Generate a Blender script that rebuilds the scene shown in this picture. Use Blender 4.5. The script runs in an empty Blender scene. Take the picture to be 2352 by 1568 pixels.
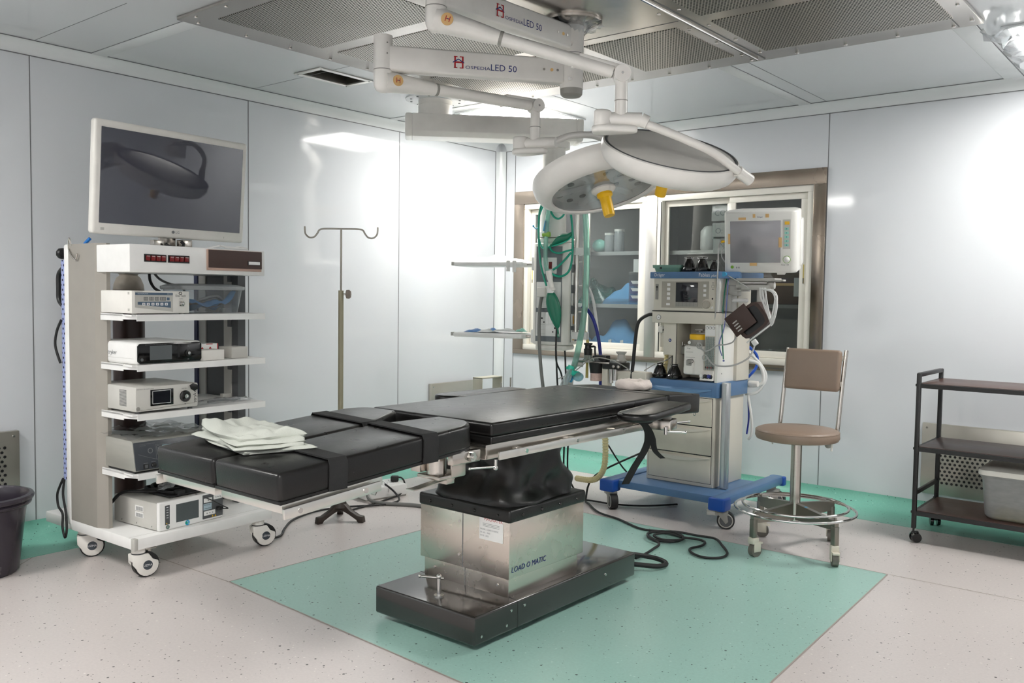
import bpy, bmesh, math, random
from mathutils import Matrix, Vector
random.seed(7)
S = bpy.context.scene
COL = S.collection
PI = math.pi

# ------------------------------------------------------------------ materials
def lin(c):
    c = c/255.0
    return c/12.92 if c <= .04045 else ((c+.055)/1.055)**2.4
def rgb(h): return (lin(h[0]), lin(h[1]), lin(h[2]), 1)
MATS = {}
def mat(name, col, rough=.45, metal=0., spec=.5, var=.04, scale=9., bump=0., bscale=60., coat=0., emit=None, estr=0., aniso=False, stretch=None):
    """principled material whose colour and roughness vary a little by procedural noise"""
    if name in MATS: return MATS[name]
    m = bpy.data.materials.new(name); m.use_nodes = True
    nt = m.node_tree; N = nt.nodes; L = nt.links
    b = N['Principled BSDF']
    tc = N.new('ShaderNodeTexCoord')
    mp = N.new('ShaderNodeMapping'); L.new(tc.outputs['Object'], mp.inputs[0])
    if stretch: mp.inputs['Scale'].default_value = stretch
    no = N.new('ShaderNodeTexNoise'); no.inputs['Scale'].default_value = scale; no.inputs['Detail'].default_value = 3
    L.new(mp.outputs[0], no.inputs['Vector'])
    mx = N.new('ShaderNodeMix'); mx.data_type = 'RGBA'
    c = rgb(col); d = tuple(max(0, x*(1-2.2*var)) for x in c[:3])+(1,)
    u = tuple(min(1, x*(1+2.2*var)) for x in c[:3])+(1,)
    mx.inputs[6].default_value = d; mx.inputs[7].default_value = u
    L.new(no.outputs['Fac'], mx.inputs[0]); L.new(mx.outputs[2], b.inputs['Base Color'])
    mr = N.new('ShaderNodeMapRange'); mr.inputs[3].default_value = max(.02, rough*.85); mr.inputs[4].default_value = min(1, rough*1.15)
    L.new(no.outputs['Fac'], mr.inputs[0]); L.new(mr.outputs[0], b.inputs['Roughness'])
    b.inputs['Metallic'].default_value = metal
    b.inputs['Specular IOR Level'].default_value = spec
    b.inputs['Coat Weight'].default_value = coat
    b.inputs['Coat Roughness'].default_value = .08
    if bump:
        n2 = N.new('ShaderNodeTexNoise'); n2.inputs['Scale'].default_value = bscale; n2.inputs['Detail'].default_value = 4
        L.new(mp.outputs[0], n2.inputs['Vector'])
        bp = N.new('ShaderNodeBump'); bp.inputs['Strength'].default_value = bump; bp.inputs['Distance'].default_value = .004
        L.new(n2.outputs['Fac'], bp.inputs['Height']); L.new(bp.outputs[0], b.inputs['Normal'])
    if emit:
        b.inputs['Emission Color'].default_value = rgb(emit); b.inputs['Emission Strength'].default_value = estr
    MATS[name] = m
    return m
def glassy(name, tint, haze=.06, rough=.02, refl=1.0, hazecol=(235, 238, 240)):
    """thin clear sheet: tinted see-through with a Fresnel reflection and a little haze"""
    if name in MATS: return MATS[name]
    m = bpy.data.materials.new(name); m.use_nodes = True
    nt = m.node_tree; N = nt.nodes; L = nt.links
    N.remove(N['Principled BSDF']); out = N['Material Output']
    tr = N.new('ShaderNodeBsdfTransparent'); tr.inputs[0].default_value = rgb(tint)
    gl = N.new('ShaderNodeBsdfGlossy'); gl.inputs['Roughness'].default_value = rough
    df = N.new('ShaderNodeBsdfDiffuse'); df.inputs[0].default_value = rgb(hazecol)
    tl = N.new('ShaderNodeBsdfTranslucent'); tl.inputs[0].default_value = rgb(hazecol)
    dm = N.new('ShaderNodeMixShader'); dm.inputs[0].default_value = .5; L.new(df.outputs[0], dm.inputs[1]); L.new(tl.outputs[0], dm.inputs[2])
    fr = N.new('ShaderNodeLayerWeight'); fr.inputs[0].default_value = .5
    pw = N.new('ShaderNodeMath'); pw.operation = 'POWER'; pw.inputs[1].default_value = 3.5; L.new(fr.outputs['Facing'], pw.inputs[0])
    mu = N.new('ShaderNodeMath'); mu.operation = 'MULTIPLY_ADD'; mu.inputs[1].default_value = .85*refl; mu.inputs[2].default_value = .045*refl
    mu.use_clamp = True; L.new(pw.outputs[0], mu.inputs[0])
    no = N.new('ShaderNodeTexNoise'); no.inputs['Scale'].default_value = 14
    mh = N.new('ShaderNodeMath'); mh.operation = 'MULTIPLY_ADD'; mh.inputs[1].default_value = haze*.4; mh.inputs[2].default_value = haze*.8
    L.new(no.outputs['Fac'], mh.inputs[0])
    a = N.new('ShaderNodeMixShader'); b = N.new('ShaderNodeMixShader')
    L.new(mh.outputs[0], a.inputs[0]); L.new(tr.outputs[0], a.inputs[1]); L.new(dm.outputs[0], a.inputs[2])
    L.new(mu.outputs[0], b.inputs[0]); L.new(a.outputs[0], b.inputs[1]); L.new(gl.outputs[0], b.inputs[2])
    L.new(b.outputs[0], out.inputs[0])
    MATS[name] = m
    return m
def speckle(name, col, dark, light, rough, dens=.06):
    """vinyl sheet: fine mottling with small scattered chips"""
    m = bpy.data.materials.new(name); m.use_nodes = True
    nt = m.node_tree; N = nt.nodes; L = nt.links; b = N['Principled BSDF']
    tc = N.new('ShaderNodeTexCoord')
    def chips(scale, thr, seed):
        v = N.new('ShaderNodeTexVoronoi'); v.inputs['Scale'].default_value = scale
        ma = N.new('ShaderNodeMapping'); ma.inputs['Location'].default_value = (seed, seed*2, seed)
        L.new(tc.outputs['Object'], ma.inputs[0]); L.new(ma.outputs[0], v.inputs['Vector'])
        s = N.new('ShaderNodeSeparateColor'); L.new(v.outputs['Color'], s.inputs[0])
        # chip radius differs per cell; only some cells hold a chip
        r = N.new('ShaderNodeMath'); r.operation = 'MULTIPLY'; r.inputs[1].default_value = .30
        L.new(s.outputs[1], r.inputs[0])
        c1 = N.new('ShaderNodeMath'); c1.operation = 'LESS_THAN'; L.new(v.outputs['Distance'], c1.inputs[0]); L.new(r.outputs[0], c1.inputs[1])
        c2 = N.new('ShaderNodeMath'); c2.operation = 'LESS_THAN'; L.new(s.outputs[0], c2.inputs[0]); c2.inputs[1].default_value = thr
        mu = N.new('ShaderNodeMath'); mu.operation = 'MULTIPLY'; L.new(c1.outputs[0], mu.inputs[0]); L.new(c2.outputs[0], mu.inputs[1])
        return mu.outputs[0]
    no = N.new('ShaderNodeTexNoise'); no.inputs['Scale'].default_value = 85; no.inputs['Detail'].default_value = 5
    n2 = N.new('ShaderNodeTexNoise'); n2.inputs['Scale'].default_value = 1.1; n2.inputs['Detail'].default_value = 2
    L.new(tc.outputs['Object'], no.inputs[0]); L.new(tc.outputs['Object'], n2.inputs[0])
    def mixc(fac, a, c):
        x = N.new('ShaderNodeMix'); x.data_type = 'RGBA'
        for s, v in ((0, fac), (6, a), (7, c)):
            if hasattr(v, 'node'): L.new(v, x.inputs[s])
            else: x.inputs[s].default_value = v
        return x.outputs[2]
    c = rgb(col)
    k = mixc(no.outputs['Fac'], tuple(x*.84 for x in c[:3])+(1,), tuple(min(1, x*1.15) for x in c[:3])+(1,))
    k2 = mixc(n2.outputs['Fac'], tuple(x*.93 for x in c[:3])+(1,), c)
    mm = N.new('ShaderNodeMix'); mm.data_type = 'RGBA'; mm.inputs[0].default_value = .35
    L.new(k, mm.inputs[6]); L.new(k2, mm.inputs[7])
    o = mixc(chips(60, .10, 3.1), mm.outputs[2], rgb(light))
    o = mixc(chips(52, dens*.9, 7.7), o, rgb(dark))
    o = mixc(chips(95, dens*1.1, 1.3), o, rgb(tuple(int(d*1.3) for d in dark)))
    L.new(o, b.inputs['Base Color'])
    b.inputs['Roughness'].default_value = rough; b.inputs['Specular IOR Level'].default_value = .45
    bp = N.new('ShaderNodeBump'); bp.inputs['Strength'].default_value = .05; bp.inputs['Distance'].default_value = .002
    L.new(no.outputs['Fac'], bp.inputs['Height']); L.new(bp.outputs[0], b.inputs['Normal'])
    MATS[name] = m
    return m
def perforated(name, col, hole, pitch, rad, rough=.3, along=(1, 1, 1), metal=1.):
    """sheet metal with staggered round holes"""
    m = bpy.data.materials.new(name); m.use_nodes = True
    nt = m.node_tree; N = nt.nodes; L = nt.links; b = N['Principled BSDF']
    tc = N.new('ShaderNodeTexCoord'); sp = N.new('ShaderNodeSeparateXYZ'); L.new(tc.outputs['Object'], sp.inputs[0])
    def mth(op, a, c=None):
        x = N.new('ShaderNodeMath'); x.operation = op
        for i, v in enumerate((a, c)):
            if v is None: continue
            if hasattr(v, 'node'): L.new(v, x.inputs[i])
            else: x.inputs[i].default_value = v
        return x.outputs[0]
    px = mth('DIVIDE', sp.outputs[along[0]], pitch); py = mth('DIVIDE', sp.outputs[along[1]], pitch*.866)
    row = mth('FLOOR', py); odd = mth('MODULO', mth('ABSOLUTE', row), 2.0)
    fx = mth('SUBTRACT', mth('FRACT', mth('ADD', px, mth('MULTIPLY', odd, .5))), .5)
    fy = mth('MULTIPLY', mth('SUBTRACT', mth('FRACT', py), .5), .866)
    d = mth('SQRT', mth('ADD', mth('MULTIPLY', fx, fx), mth('MULTIPLY', fy, fy)))
    h = mth('LESS_THAN', d, rad)
    no = N.new('ShaderNodeTexNoise'); no.inputs['Scale'].default_value = 3; L.new(tc.outputs['Object'], no.inputs[0])
    mr = N.new('ShaderNodeMapRange'); mr.inputs[3].default_value = rough*.7; mr.inputs[4].default_value = rough*1.5
    L.new(no.outputs['Fac'], mr.inputs[0])
    mx = N.new('ShaderNodeMix'); mx.data_type = 'RGBA'; mx.inputs[6].default_value = rgb(col); mx.inputs[7].default_value = rgb(hole)
    L.new(h, mx.inputs[0]); L.new(mx.outputs[2], b.inputs['Base Color'])
    mt = N.new('ShaderNodeMath'); mt.operation = 'MULTIPLY'; mt.inputs[1].default_value = metal
    L.new(mth('SUBTRACT', 1.0, h), mt.inputs[0]); L.new(mt.outputs[0], b.inputs['Metallic'])
    L.new(mth('MAXIMUM', mr.outputs[0], mth('MULTIPLY', h, .9)), b.inputs['Roughness'])
    bp = N.new('ShaderNodeBump'); bp.inputs['Strength'].default_value = .6; bp.inputs['Distance'].default_value = .003; bp.invert = True
    L.new(h, bp.inputs['Height']); L.new(bp.outputs[0], b.inputs['Normal'])
    MATS[name] = m
    return m

M_WALL = mat('wall_panel', (214, 217, 221), .075, spec=.5, var=.012, scale=1.2)
M_CEIL = mat('ceiling_panel', (207, 210, 212), .10, spec=.5, var=.012, scale=1.2)
M_TRIM = mat('white_aluminium_trim', (222, 225, 226), .25, var=.01)
M_SEAM = mat('seam_shadow_gap', (118, 120, 122), .7)
M_FLOOR = speckle('beige_speckled_vinyl', (210, 202, 199), (70, 68, 66), (228, 222, 217), .30, .10)
M_TEAL = speckle('teal_speckled_vinyl', (160, 199, 188), (52, 72, 68), (186, 216, 206), .28, .10)
M_TEALD = speckle('teal_cove_vinyl', (128, 190, 172), (24, 48, 46), (160, 208, 194), .28, .12)
M_WELD = mat('vinyl_weld_bead', (168, 156, 148), .5)
M_STEEL = mat('brushed_stainless', (196, 190, 183), .24, 1., var=.04, scale=6, stretch=(1, 1, 12))
M_STEELD = mat('dull_stainless', (150, 146, 138), .33, 1., var=.06, scale=5)
M_CHROME = mat('polished_steel', (205, 203, 200), .12, 1.)
M_STEELW = mat('bright_stainless', (222, 219, 214), .30, 1., var=.02)
M_STEELC = mat('stainless_reflection_tint', (224, 214, 204), .27, 1., var=.02)  # brown reflection of a door put into the steel colour as a warm tint
M_VENT = mat('vent_stainless', (192, 188, 178), .30, .85, var=.05, scale=4)
M_BRONZE = mat('stainless_window_surround', (168, 155, 142), .26, 1., var=.10, scale=4)
M_WHITE = mat('white_enamel', (238, 237, 235), .30)
M_IVORY = mat('ivory_enamel', (234, 231, 226), .32)
M_OFFW = mat('off_white_plastic', (232, 229, 223), .38)
M_GREY = mat('warm_grey_enamel', (154, 149, 141), .42)
M_GREYL = mat('light_grey_plastic', (190, 188, 182), .42)
M_GREYM = mat('mid_grey_plastic', (150, 148, 142), .45)
M_GREYD = mat('dark_grey_plastic', (84, 86, 88), .5)
M_SLATE = mat('slate_grey_panel', (112, 118, 123), .45)
M_BLACK = mat('black_plastic', (22, 22, 23), .38)
M_RUBBER = mat('black_rubber', (24, 24, 25), .55)
M_GLOSSB = mat('glossy_black_panel', (14, 14, 15), .10)
M_VINYL = mat('black_upholstery', (18, 17, 17), .29, spec=.42, var=.10, scale=18, bump=.12, bscale=260)
M_VINYLS = mat('black_bellows_fabric', (17, 17, 17), .34, spec=.5, bump=.15, bscale=120)
M_STRAP = mat('black_webbing', (19, 19, 20), .75, bump=.3, bscale=300)
M_BASEB = mat('black_gloss_base', (36, 33, 31), .17, spec=.6, coat=.5)
M_TAUPE = mat('taupe_upholstery', (140, 121, 106), .42, bump=.12, bscale=260)
M_BLUE = mat('blue_enamel', (86, 122, 164), .34)
M_BLUED = mat('deep_blue_bumper', (22, 78, 168), .38)
M_PUTTY = mat('putty_enamel', (214, 208, 193), .40)
M_PUTTYD = mat('putty_dark', (170, 164, 152), .42)
M_YEL = mat('yellow_plastic', (240, 188, 22), .35)
M_RED = mat('dark_red_rocker', (120, 14, 18), .3)
M_BROWN = mat('brown_vinyl', (66, 46, 40), .5)
M_BROWND = mat('dark_brown_laminate', (70, 47, 40), .35, var=.12, scale=4, stretch=(1, 8, 1))
M_PINKB = mat('rose_metal_trim', (190, 160, 146), .4)
M_SCREEN = mat('dark_display_glass', (30, 32, 38), .06, spec=.75)
M_LCD = mat('grey_display_glass', (84, 88, 90), .12, spec=.6)
M_LCDB = mat('pale_blue_display', (150, 185, 195), .3)
M_GREEN = mat('green_rubber', (12, 116, 88), .32)
M_TEALT = mat('teal_tubing', (20, 160, 132), .3)
M_TEALP = mat('pale_teal_tubing', (150, 214, 198), .3)
M_CYAN = mat('cyan_plastic', (60, 160, 205), .4)
M_CLOTHB = mat('blue_nonwoven', (92, 150, 202), .75, bump=.3, bscale=60)
M_LINEN = mat('pale_grey_linen', (190, 193, 185), .85, var=.03, bump=.35, bscale=240)
M_GAUZE = mat('white_gauze', (236, 234, 230), .9, bump=.6, bscale=90)
M_CREAMT = mat('cream_corrugated_tube', (222, 208, 156), .45)
M_HOSEW = mat('white_hose', (228, 228, 226), .4)
M_HOSEB = mat('blue_hose', (30, 84, 190), .4)
M_HOSEN = mat('navy_hose', (28, 42, 140), .4)
M_HOSEG = mat('grey_hose', (120, 120, 118), .5)
M_HOSEY = mat('yellow_hose', (214, 194, 110), .45)
M_OLIVE = mat('olive_grey_enamel', (158, 152, 128), .45)
M_BRNZ = mat('cast_brown_iron', (52, 42, 36), .5)
M_BUCKET = mat('aubergine_plastic', (48, 43, 52), .26)
M_MINT = mat('mint_plastic', (122, 164, 144), .4)
M_CARD = mat('brown_cardboard', (96, 70, 52), .8)
M_TXTB = mat('print_black', (30, 30, 32), .6)
M_TXTW = mat('print_white', (235, 236, 238), .6)
M_TXTG = mat('print_grey', (120, 122, 124), .6)
M_TXTN = mat('print_navy', (28, 44, 112), .6)
M_TXTR = mat('print_red', (176, 26, 34), .6)
M_LAV = mat('lavender_rail', (150, 160, 205), .5)
M_NAVY = mat('navy_rail', (44, 50, 84), .5)
M_TAPE = mat('masking_tape', (222, 182, 124), .7)
M_CYL = mat('gas_cylinder_brown', (52, 30, 26), .4, var=.35, scale=12)
M_CYLT = mat('gas_cylinder_shoulder', (150, 140, 128), .5, var=.2, scale=16)
def M_LIGHTS(k): return mat('light_diffuser_%d' % int(k*10), (250, 250, 250), .6, emit=(255, 253, 248), estr=k)
M_GLASS = glassy('cabinet_glass', (234, 238, 238), haze=.04, refl=1.1)
M_CLEAR = glassy('clear_plastic', (238, 241, 243), haze=.18, rough=.1)
M_FILM = glassy('plastic_film', (238, 240, 242), haze=.16, rough=.12, refl=1.6)
M_FROST = glassy('milky_plastic', (226, 229, 230), haze=.62, rough=.2)
M_TUBEC = glassy('clear_tube', (214, 226, 222), haze=.25, rough=.15)
M_PERF = perforated('perforated_stainless', (186, 182, 174), (38, 37, 34), .0165, .33, .3, (0, 1, 1))
M_PERFX = perforated('perforated_vent_x', (188, 184, 174), (26, 25, 24), .030, .30, .28, (0, 2, 1))
M_PERFY = perforated('perforated_vent_y', (168, 164, 154), (26, 25, 24), .030, .30, .28, (1, 2, 1))
M_SLOT = perforated('slotted_rail', (150, 160, 205), (30, 34, 60), .030, .22, .5, (1, 2, 1), metal=0.)

# ------------------------------------------------------------------ mesh builder
I4 = Matrix.Identity(4)
def T(x=0, y=0, z=0): return Matrix.Translation((x, y, z))
def RZ(d): return Matrix.Rotation(math.radians(d), 4, 'Z')
def RX(d): return Matrix.Rotation(math.radians(d), 4, 'X')
def RY(d): return Matrix.Rotation(math.radians(d), 4, 'Y')
def frame(o, x, z):
    """matrix with origin o, local x along x, local z near z"""
    x = Vector(x).normalized(); z = Vector(z); y = z.cross(x).normalized(); z = x.cross(y)
    m = Matrix((x, y, z)).transposed().to_4x4(); m.translation = Vector(o); return m
def zframe(o, z, hint=(1, 0, 0)):
    z = Vector(z).normalized(); h = Vector(hint)
    if abs(z.dot(h)) > .95: h = Vector((0, 1, 0))
    x = (h - z*h.dot(z)).normalized(); y = z.cross(x)
    m = Matrix((x, y, z)).transposed().to_4x4(); m.translation = Vector(o); return m
TXT = {}
def text_mesh(s):
    if s in TXT: return TXT[s]
    cu = bpy.data.curves.new('lettering', 'FONT'); cu.body = s; cu.size = 1; cu.resolution_u = 2
    ob = bpy.data.objects.new('lettering', cu); COL.objects.link(ob)
    dg = bpy.context.evaluated_depsgraph_get(); dg.update()
    me = ob.evaluated_get(dg).to_mesh()
    vs = [v.co.copy() for v in me.vertices]; fs = [tuple(p.vertices) for p in me.polygons]
    ob.evaluated_get(dg).to_mesh_clear()
    bpy.data.objects.remove(ob); bpy.data.curves.remove(cu)
    x0 = min(v.x for v in vs); x1 = max(v.x for v in vs); y0 = min(v.y for v in vs); y1 = max(v.y for v in vs)
    TXT[s] = ([Vector((v.x-x0, v.y-y0, 0)) for v in vs], fs, x1-x0, y1-y0)
    return TXT[s]
class MB:
    def __init__(s): s.v = []; s.f = []; s.m = []
    def add(s, vs, fs, M=None, mat=0):
        k = len(s.v)
        if M is not None: vs = [M @ Vector(v) for v in vs]
        s.v += [tuple(v) for v in vs]
        s.f += [tuple(i+k for i in f) for f in fs]; s.m += [mat]*len(fs)
        return s
    def addbm(s, bm, M=None, mat=0):
        bm.verts.index_update()
        s.add([v.co.copy() for v in bm.verts], [[v.index for v in f.verts] for f in bm.faces], M, mat); bm.free(); return s
    def box(s, x0, x1, y0, y1, z0, z1, r=0, mat=0, M=None, seg=2):
        if r <= 0:
            v = [(x, y, z) for x in (x0, x1) for y in (y0, y1) for z in (z0, z1)]
            f = [(0, 1, 3, 2), (4, 6, 7, 5), (0, 4, 5, 1), (2, 3, 7, 6), (0, 2, 6, 4), (1, 5, 7, 3)]
            return s.add(v, f, M, mat)
        bm = bmesh.new(); bmesh.ops.create_cube(bm, size=1)
        for v in bm.verts: v.co = Vector(((x0+x1)/2+v.co.x*(x1-x0), (y0+y1)/2+v.co.y*(y1-y0), (z0+z1)/2+v.co.z*(z1-z0)))
        r = min(r, .49*min(abs(x1-x0), abs(y1-y0), abs(z1-z0)))
        bmesh.ops.bevel(bm, geom=bm.edges[:], offset=r, segments=seg, affect='EDGES', profile=.5)
        return s.addbm(bm, M, mat)
    def prism(s, poly, z0, z1, r=0, mat=0, M=None, seg=2):
        """extrude a polygon (counter-clockwise, xy) from z0 to z1"""
        n = len(poly)
        v = [(p[0], p[1], z0) for p in poly]+[(p[0], p[1], z1) for p in poly]
        f = [tuple(range(n-1, -1, -1)), tuple(range(n, 2*n))]+[(i, (i+1) % n, n+(i+1) % n, n+i) for i in range(n)]
        if r <= 0: return s.add(v, f, M, mat)
        bm = bmesh.new(); bv = [bm.verts.new(p) for p in v]
        for q in f: bm.faces.new([bv[i] for i in q])
        bmesh.ops.recalc_face_normals(bm, faces=bm.faces[:])
        es = [e for e in bm.edges if e.calc_face_angle(0) > .6]
        bmesh.ops.bevel(bm, geom=es, offset=r, segments=seg, affect='EDGES', profile=.5)
        return s.addbm(bm, M, mat)
    def cyl(s, p, q, r, r2=None, n=20, mat=0, M=None, cap=True):
        p = Vector(p); q = Vector(q); r2 = r if r2 is None else r2
        F = zframe(p, q-p); h = (q-p).length
        v = [F @ Vector((r*math.cos(2*PI*i/n), r*math.sin(2*PI*i/n), 0)) for i in range(n)]
        v += [F @ Vector((r2*math.cos(2*PI*i/n), r2*math.sin(2*PI*i/n), h)) for i in range(n)]
        f = [(i, (i+1) % n, n+(i+1) % n, n+i) for i in range(n)]
        if cap: f += [tuple(range(n-1, -1, -1)), tuple(range(n, 2*n))]
        return s.add(v, f, M, mat)
    def lathe(s, prof, n=28, mat=0, M=None, a0=0, a1=2*PI, cap=True):
        """revolve (r, z) points about z"""
        full = abs(a1-a0-2*PI) < 1e-6; k = n if full else n+1
        v = []; f = []
        for (r, z) in prof:
            for i in range(k):
                a = a0+(a1-a0)*i/n; v.append((r*math.cos(a), r*math.sin(a), z))
        for j in range(len(prof)-1):
            for i in range(n):
                i2 = (i+1) % k
                f.append((j*k+i, j*k+i2, (j+1)*k+i2, (j+1)*k+i))
        if full and cap:
            if prof[0][0] > 1e-5: f.append(tuple(range(k-1, -1, -1)))
            if prof[-1][0] > 1e-5: f.append(tuple((len(prof)-1)*k+i for i in range(k)))
        return s.add(v, f, M, mat)
    def tube(s, pts, r, n=8, mat=0, M=None, smooth=6, closed=False, rip=0, cap=True, flat=None):
        pts = [Vector(p) for p in pts]
        if smooth > 1 and len(pts) > 2:
            o = []; m = len(pts); rng = m if closed else m-1
            for i in range(rng):
                g = lambda j: pts[j % m] if closed else pts[min(max(j, 0), m-1)]
                a, b, c, d = g(i-1), g(i), g(i+1), g(i+2)
                for k in range(smooth):
                    t = k/smooth
                    o.append(.5*((2*b)+(c-a)*t+(2*a-5*b+4*c-d)*t*t+(3*b-a-3*c+d)*t**3))
            if not closed: o.append(pts[-1])
            pts = o
        m = len(pts); v = []; f = []
        up = Vector((.123, .456, .88)).normalized(); prev = None
        for i, p in enumerate(pts):
            if closed: t = pts[(i+1) % m]-pts[i-1]
            else: t = pts[min(i+1, m-1)]-pts[max(i-1, 0)]
            t = t.normalized() if t.length > 1e-9 else Vector((0, 0, 1))
            if prev is None:
                x = up.cross(t).normalized()
            else:
                x = (prev-t*prev.dot(t)).normalized()
            prev = x; y = t.cross(x)
            rr = r(i/(m-1)) if callable(r) else r
            if rip: rr *= 1+rip*(1 if i % 2 else -1)
            for k in range(n):
                a = 2*PI*k/n; v.append(p+(x*math.cos(a)+y*math.sin(a))*rr)
        rng = m if closed else m-1
        for i in range(rng):
            i2 = (i+1) % m
            for k in range(n):
                k2 = (k+1) % n; f.append((i*n+k, i*n+k2, i2*n+k2, i2*n+k))
        if not closed and cap:
            f.append(tuple(range(n-1, -1, -1))); f.append(tuple((m-1)*n+k for k in range(n)))
        return s.add(v, f, M, mat)
    def ribbon(s, pts, w, th, mat=0, M=None, side=(1, 0, 0), smooth=5):
        """flat band along pts, width along `side`"""
        pts = [Vector(p) for p in pts]; sd = Vector(side).normalized()
        if smooth > 1 and len(pts) > 2:
            o = []
            for i in range(len(pts)-1):
                a = pts[max(i-1, 0)]; b = pts[i]; c = pts[i+1]; d = pts[min(i+2, len(pts)-1)]
                for k in range(smooth):
                    t = k/smooth; o.append(.5*((2*b)+(c-a)*t+(2*a-5*b+4*c-d)*t*t+(3*b-a-3*c+d)*t**3))
            pts = o+[pts[-1]]
        v = []; f = []; m = len(pts)
        for i, p in enumerate(pts):
            t = (pts[min(i+1, m-1)]-pts[max(i-1, 0)]).normalized(); nn = sd.cross(t).normalized()
            for a, b in ((-1, -1), (1, -1), (1, 1), (-1, 1)): v.append(p+sd*(a*w/2)+nn*(b*th/2))
        for i in range(m-1):
            for k in range(4): f.append((i*4+k, i*4+(k+1) % 4, i*4+4+(k+1) % 4, i*4+4+k))
        f += [(3, 2, 1, 0), (m*4-4, m*4-3, m*4-2, m*4-1)]
        return s.add(v, f, M, mat)
    def ball(s, c, r, mat=0, M=None, n=14, sc=(1, 1, 1)):
        bm = bmesh.new(); bmesh.ops.create_uvsphere(bm, u_segments=n, v_segments=max(6, n//2+1), radius=r)
        for v in bm.verts: v.co = Vector((v.co.x*sc[0]+c[0], v.co.y*sc[1]+c[1], v.co.z*sc[2]+c[2]))
        return s.addbm(bm, M, mat)
    def torus(s, R, r, M=None, mat=0, n=40, k=10):
        return s.tube([(R*math.cos(2*PI*i/n), R*math.sin(2*PI*i/n), 0) for i in range(n)], r, k, mat, M, smooth=1, closed=True)
    def text(s, t, h, M, mat=0, center=False, xs=1., shear=0.):
        """flat lettering in the xy plane of M; h = cap height of the string's box"""
        vs, fs, w, hh = text_mesh(t); k = h/hh
        ox = -w*k*xs/2 if center else 0
        return s.add([(v.x*k*xs+ox+v.y*k*shear, v.y*k-(h/2 if center else 0), 0) for v in vs], fs, M, mat)
    def rect(s, x0, x1, y0, y1, M, mat=0, z=0):
        return s.add([(x0, y0, z), (x1, y0, z), (x1, y1, z), (x0, y1, z)], [(0, 1, 2, 3)], M, mat)
    def build(s, name, mats, parent=None, smooth=True, ang=38, wn=False, subd=0):
        me = bpy.data.meshes.new(name); me.from_pydata(s.v, [], s.f)
        if not isinstance(mats, (list, tuple)): mats = [mats]
        for m in mats: me.materials.append(m)
        me.polygons.foreach_set('material_index', s.m)
        if smooth:
            me.polygons.foreach_set('use_smooth', [True]*len(s.f))
            me.update(); me.set_sharp_from_angle(angle=math.radians(ang))
        me.update()
        o = bpy.data.objects.new(name, me); COL.objects.link(o)
        if parent: o.parent = parent
        if subd:
            q = o.modifiers.new('soften', 'SUBSURF'); q.levels = subd; q.render_levels = subd
        if wn:
            q = o.modifiers.new('wn', 'WEIGHTED_NORMAL'); q.keep_sharp = True
        return o
FR = Matrix(((1, 0, 0, 0), (0, 0, -1, 0), (0, 1, 0, 0), (0, 0, 0, 1)))   # lettering plane -> upright, facing -y
def face(x, y, z): return T(x, y, z) @ FR
def thing(name, label, cat, loc=(0, 0, 0), rz=0, group=None):
    o = bpy.data.objects.new(name, None); COL.objects.link(o); o.empty_display_size = .1
    o.location = loc; o.rotation_euler = (0, 0, math.radians(rz)); o['label'] = label; o['category'] = cat
    if group: o['group'] = group
    return o
def tag(o, label, cat, group=None, loc=None, rz=None, kind=None):
    o['label'] = label; o['category'] = cat
    if group: o['group'] = group
    if kind: o['kind'] = kind
    if loc: o.location = loc
    if rz is not None: o.rotation_euler = (0, 0, math.radians(rz))
    return o
def struct(o, label=None, cat=None):
    o['kind'] = 'structure'
    if label: o['label'] = label
    if cat: o['category'] = cat
    return o
def dup(root, loc, rz, label=None, group=None):
    r = root.copy(); COL.objects.link(r); r.location = loc; r.rotation_euler = (0, 0, math.radians(rz))
    if label: r['label'] = label
    if group: r['group'] = group
    for ch in list(root.children):
        c = ch.copy(); COL.objects.link(c); c.parent = r
        for g in list(ch.children):
            d = g.copy(); COL.objects.link(d); d.parent = c
    return r
def copy_part(o, parent, M):
    c = o.copy(); COL.objects.link(c); c.parent = parent; c.matrix_local = M
    for g in list(o.children):
        d = g.copy(); COL.objects.link(d); d.parent = c
    return c
def screw(b, x, y, z, r=.006, mat=0, ax=(0, -1, 0)):
    a = Vector(ax); b.cyl(Vector((x, y, z)), Vector((x, y, z))+a*.003, r, r*.8, 10, mat)
# ------------------------------------------------------------------ the room
WL, WB, WR, WF, ZC = -5.40, 6.36, 1.30, -1.40, 2.848
TL, TB = -4.957, 5.917            # floor edge of the teal border on the two walls in view

def holed(b, ax, c, x0, x1, y0, y1, holes, th, mat=0):
    """a slab in the plane `ax`=c with rectangular holes (cells of a grid)"""
    xs = sorted({x0, x1}|{h[0] for h in holes}|{h[1] for h in holes}); ys = sorted({y0, y1}|{h[2] for h in holes}|{h[3] for h in holes})
    for i in range(len(xs)-1):
        for j in range(len(ys)-1):
            mx, my = (xs[i]+xs[i+1])/2, (ys[j]+ys[j+1])/2
            if any(h[0] < mx < h[1] and h[2] < my < h[3] for h in holes): continue
            if ax == 'y': b.box(xs[i], xs[i+1], c, c+th, ys[j], ys[j+1], mat=mat)
            else: b.box(xs[i], xs[i+1], ys[j], ys[j+1], c, c+th, mat=mat)

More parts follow.
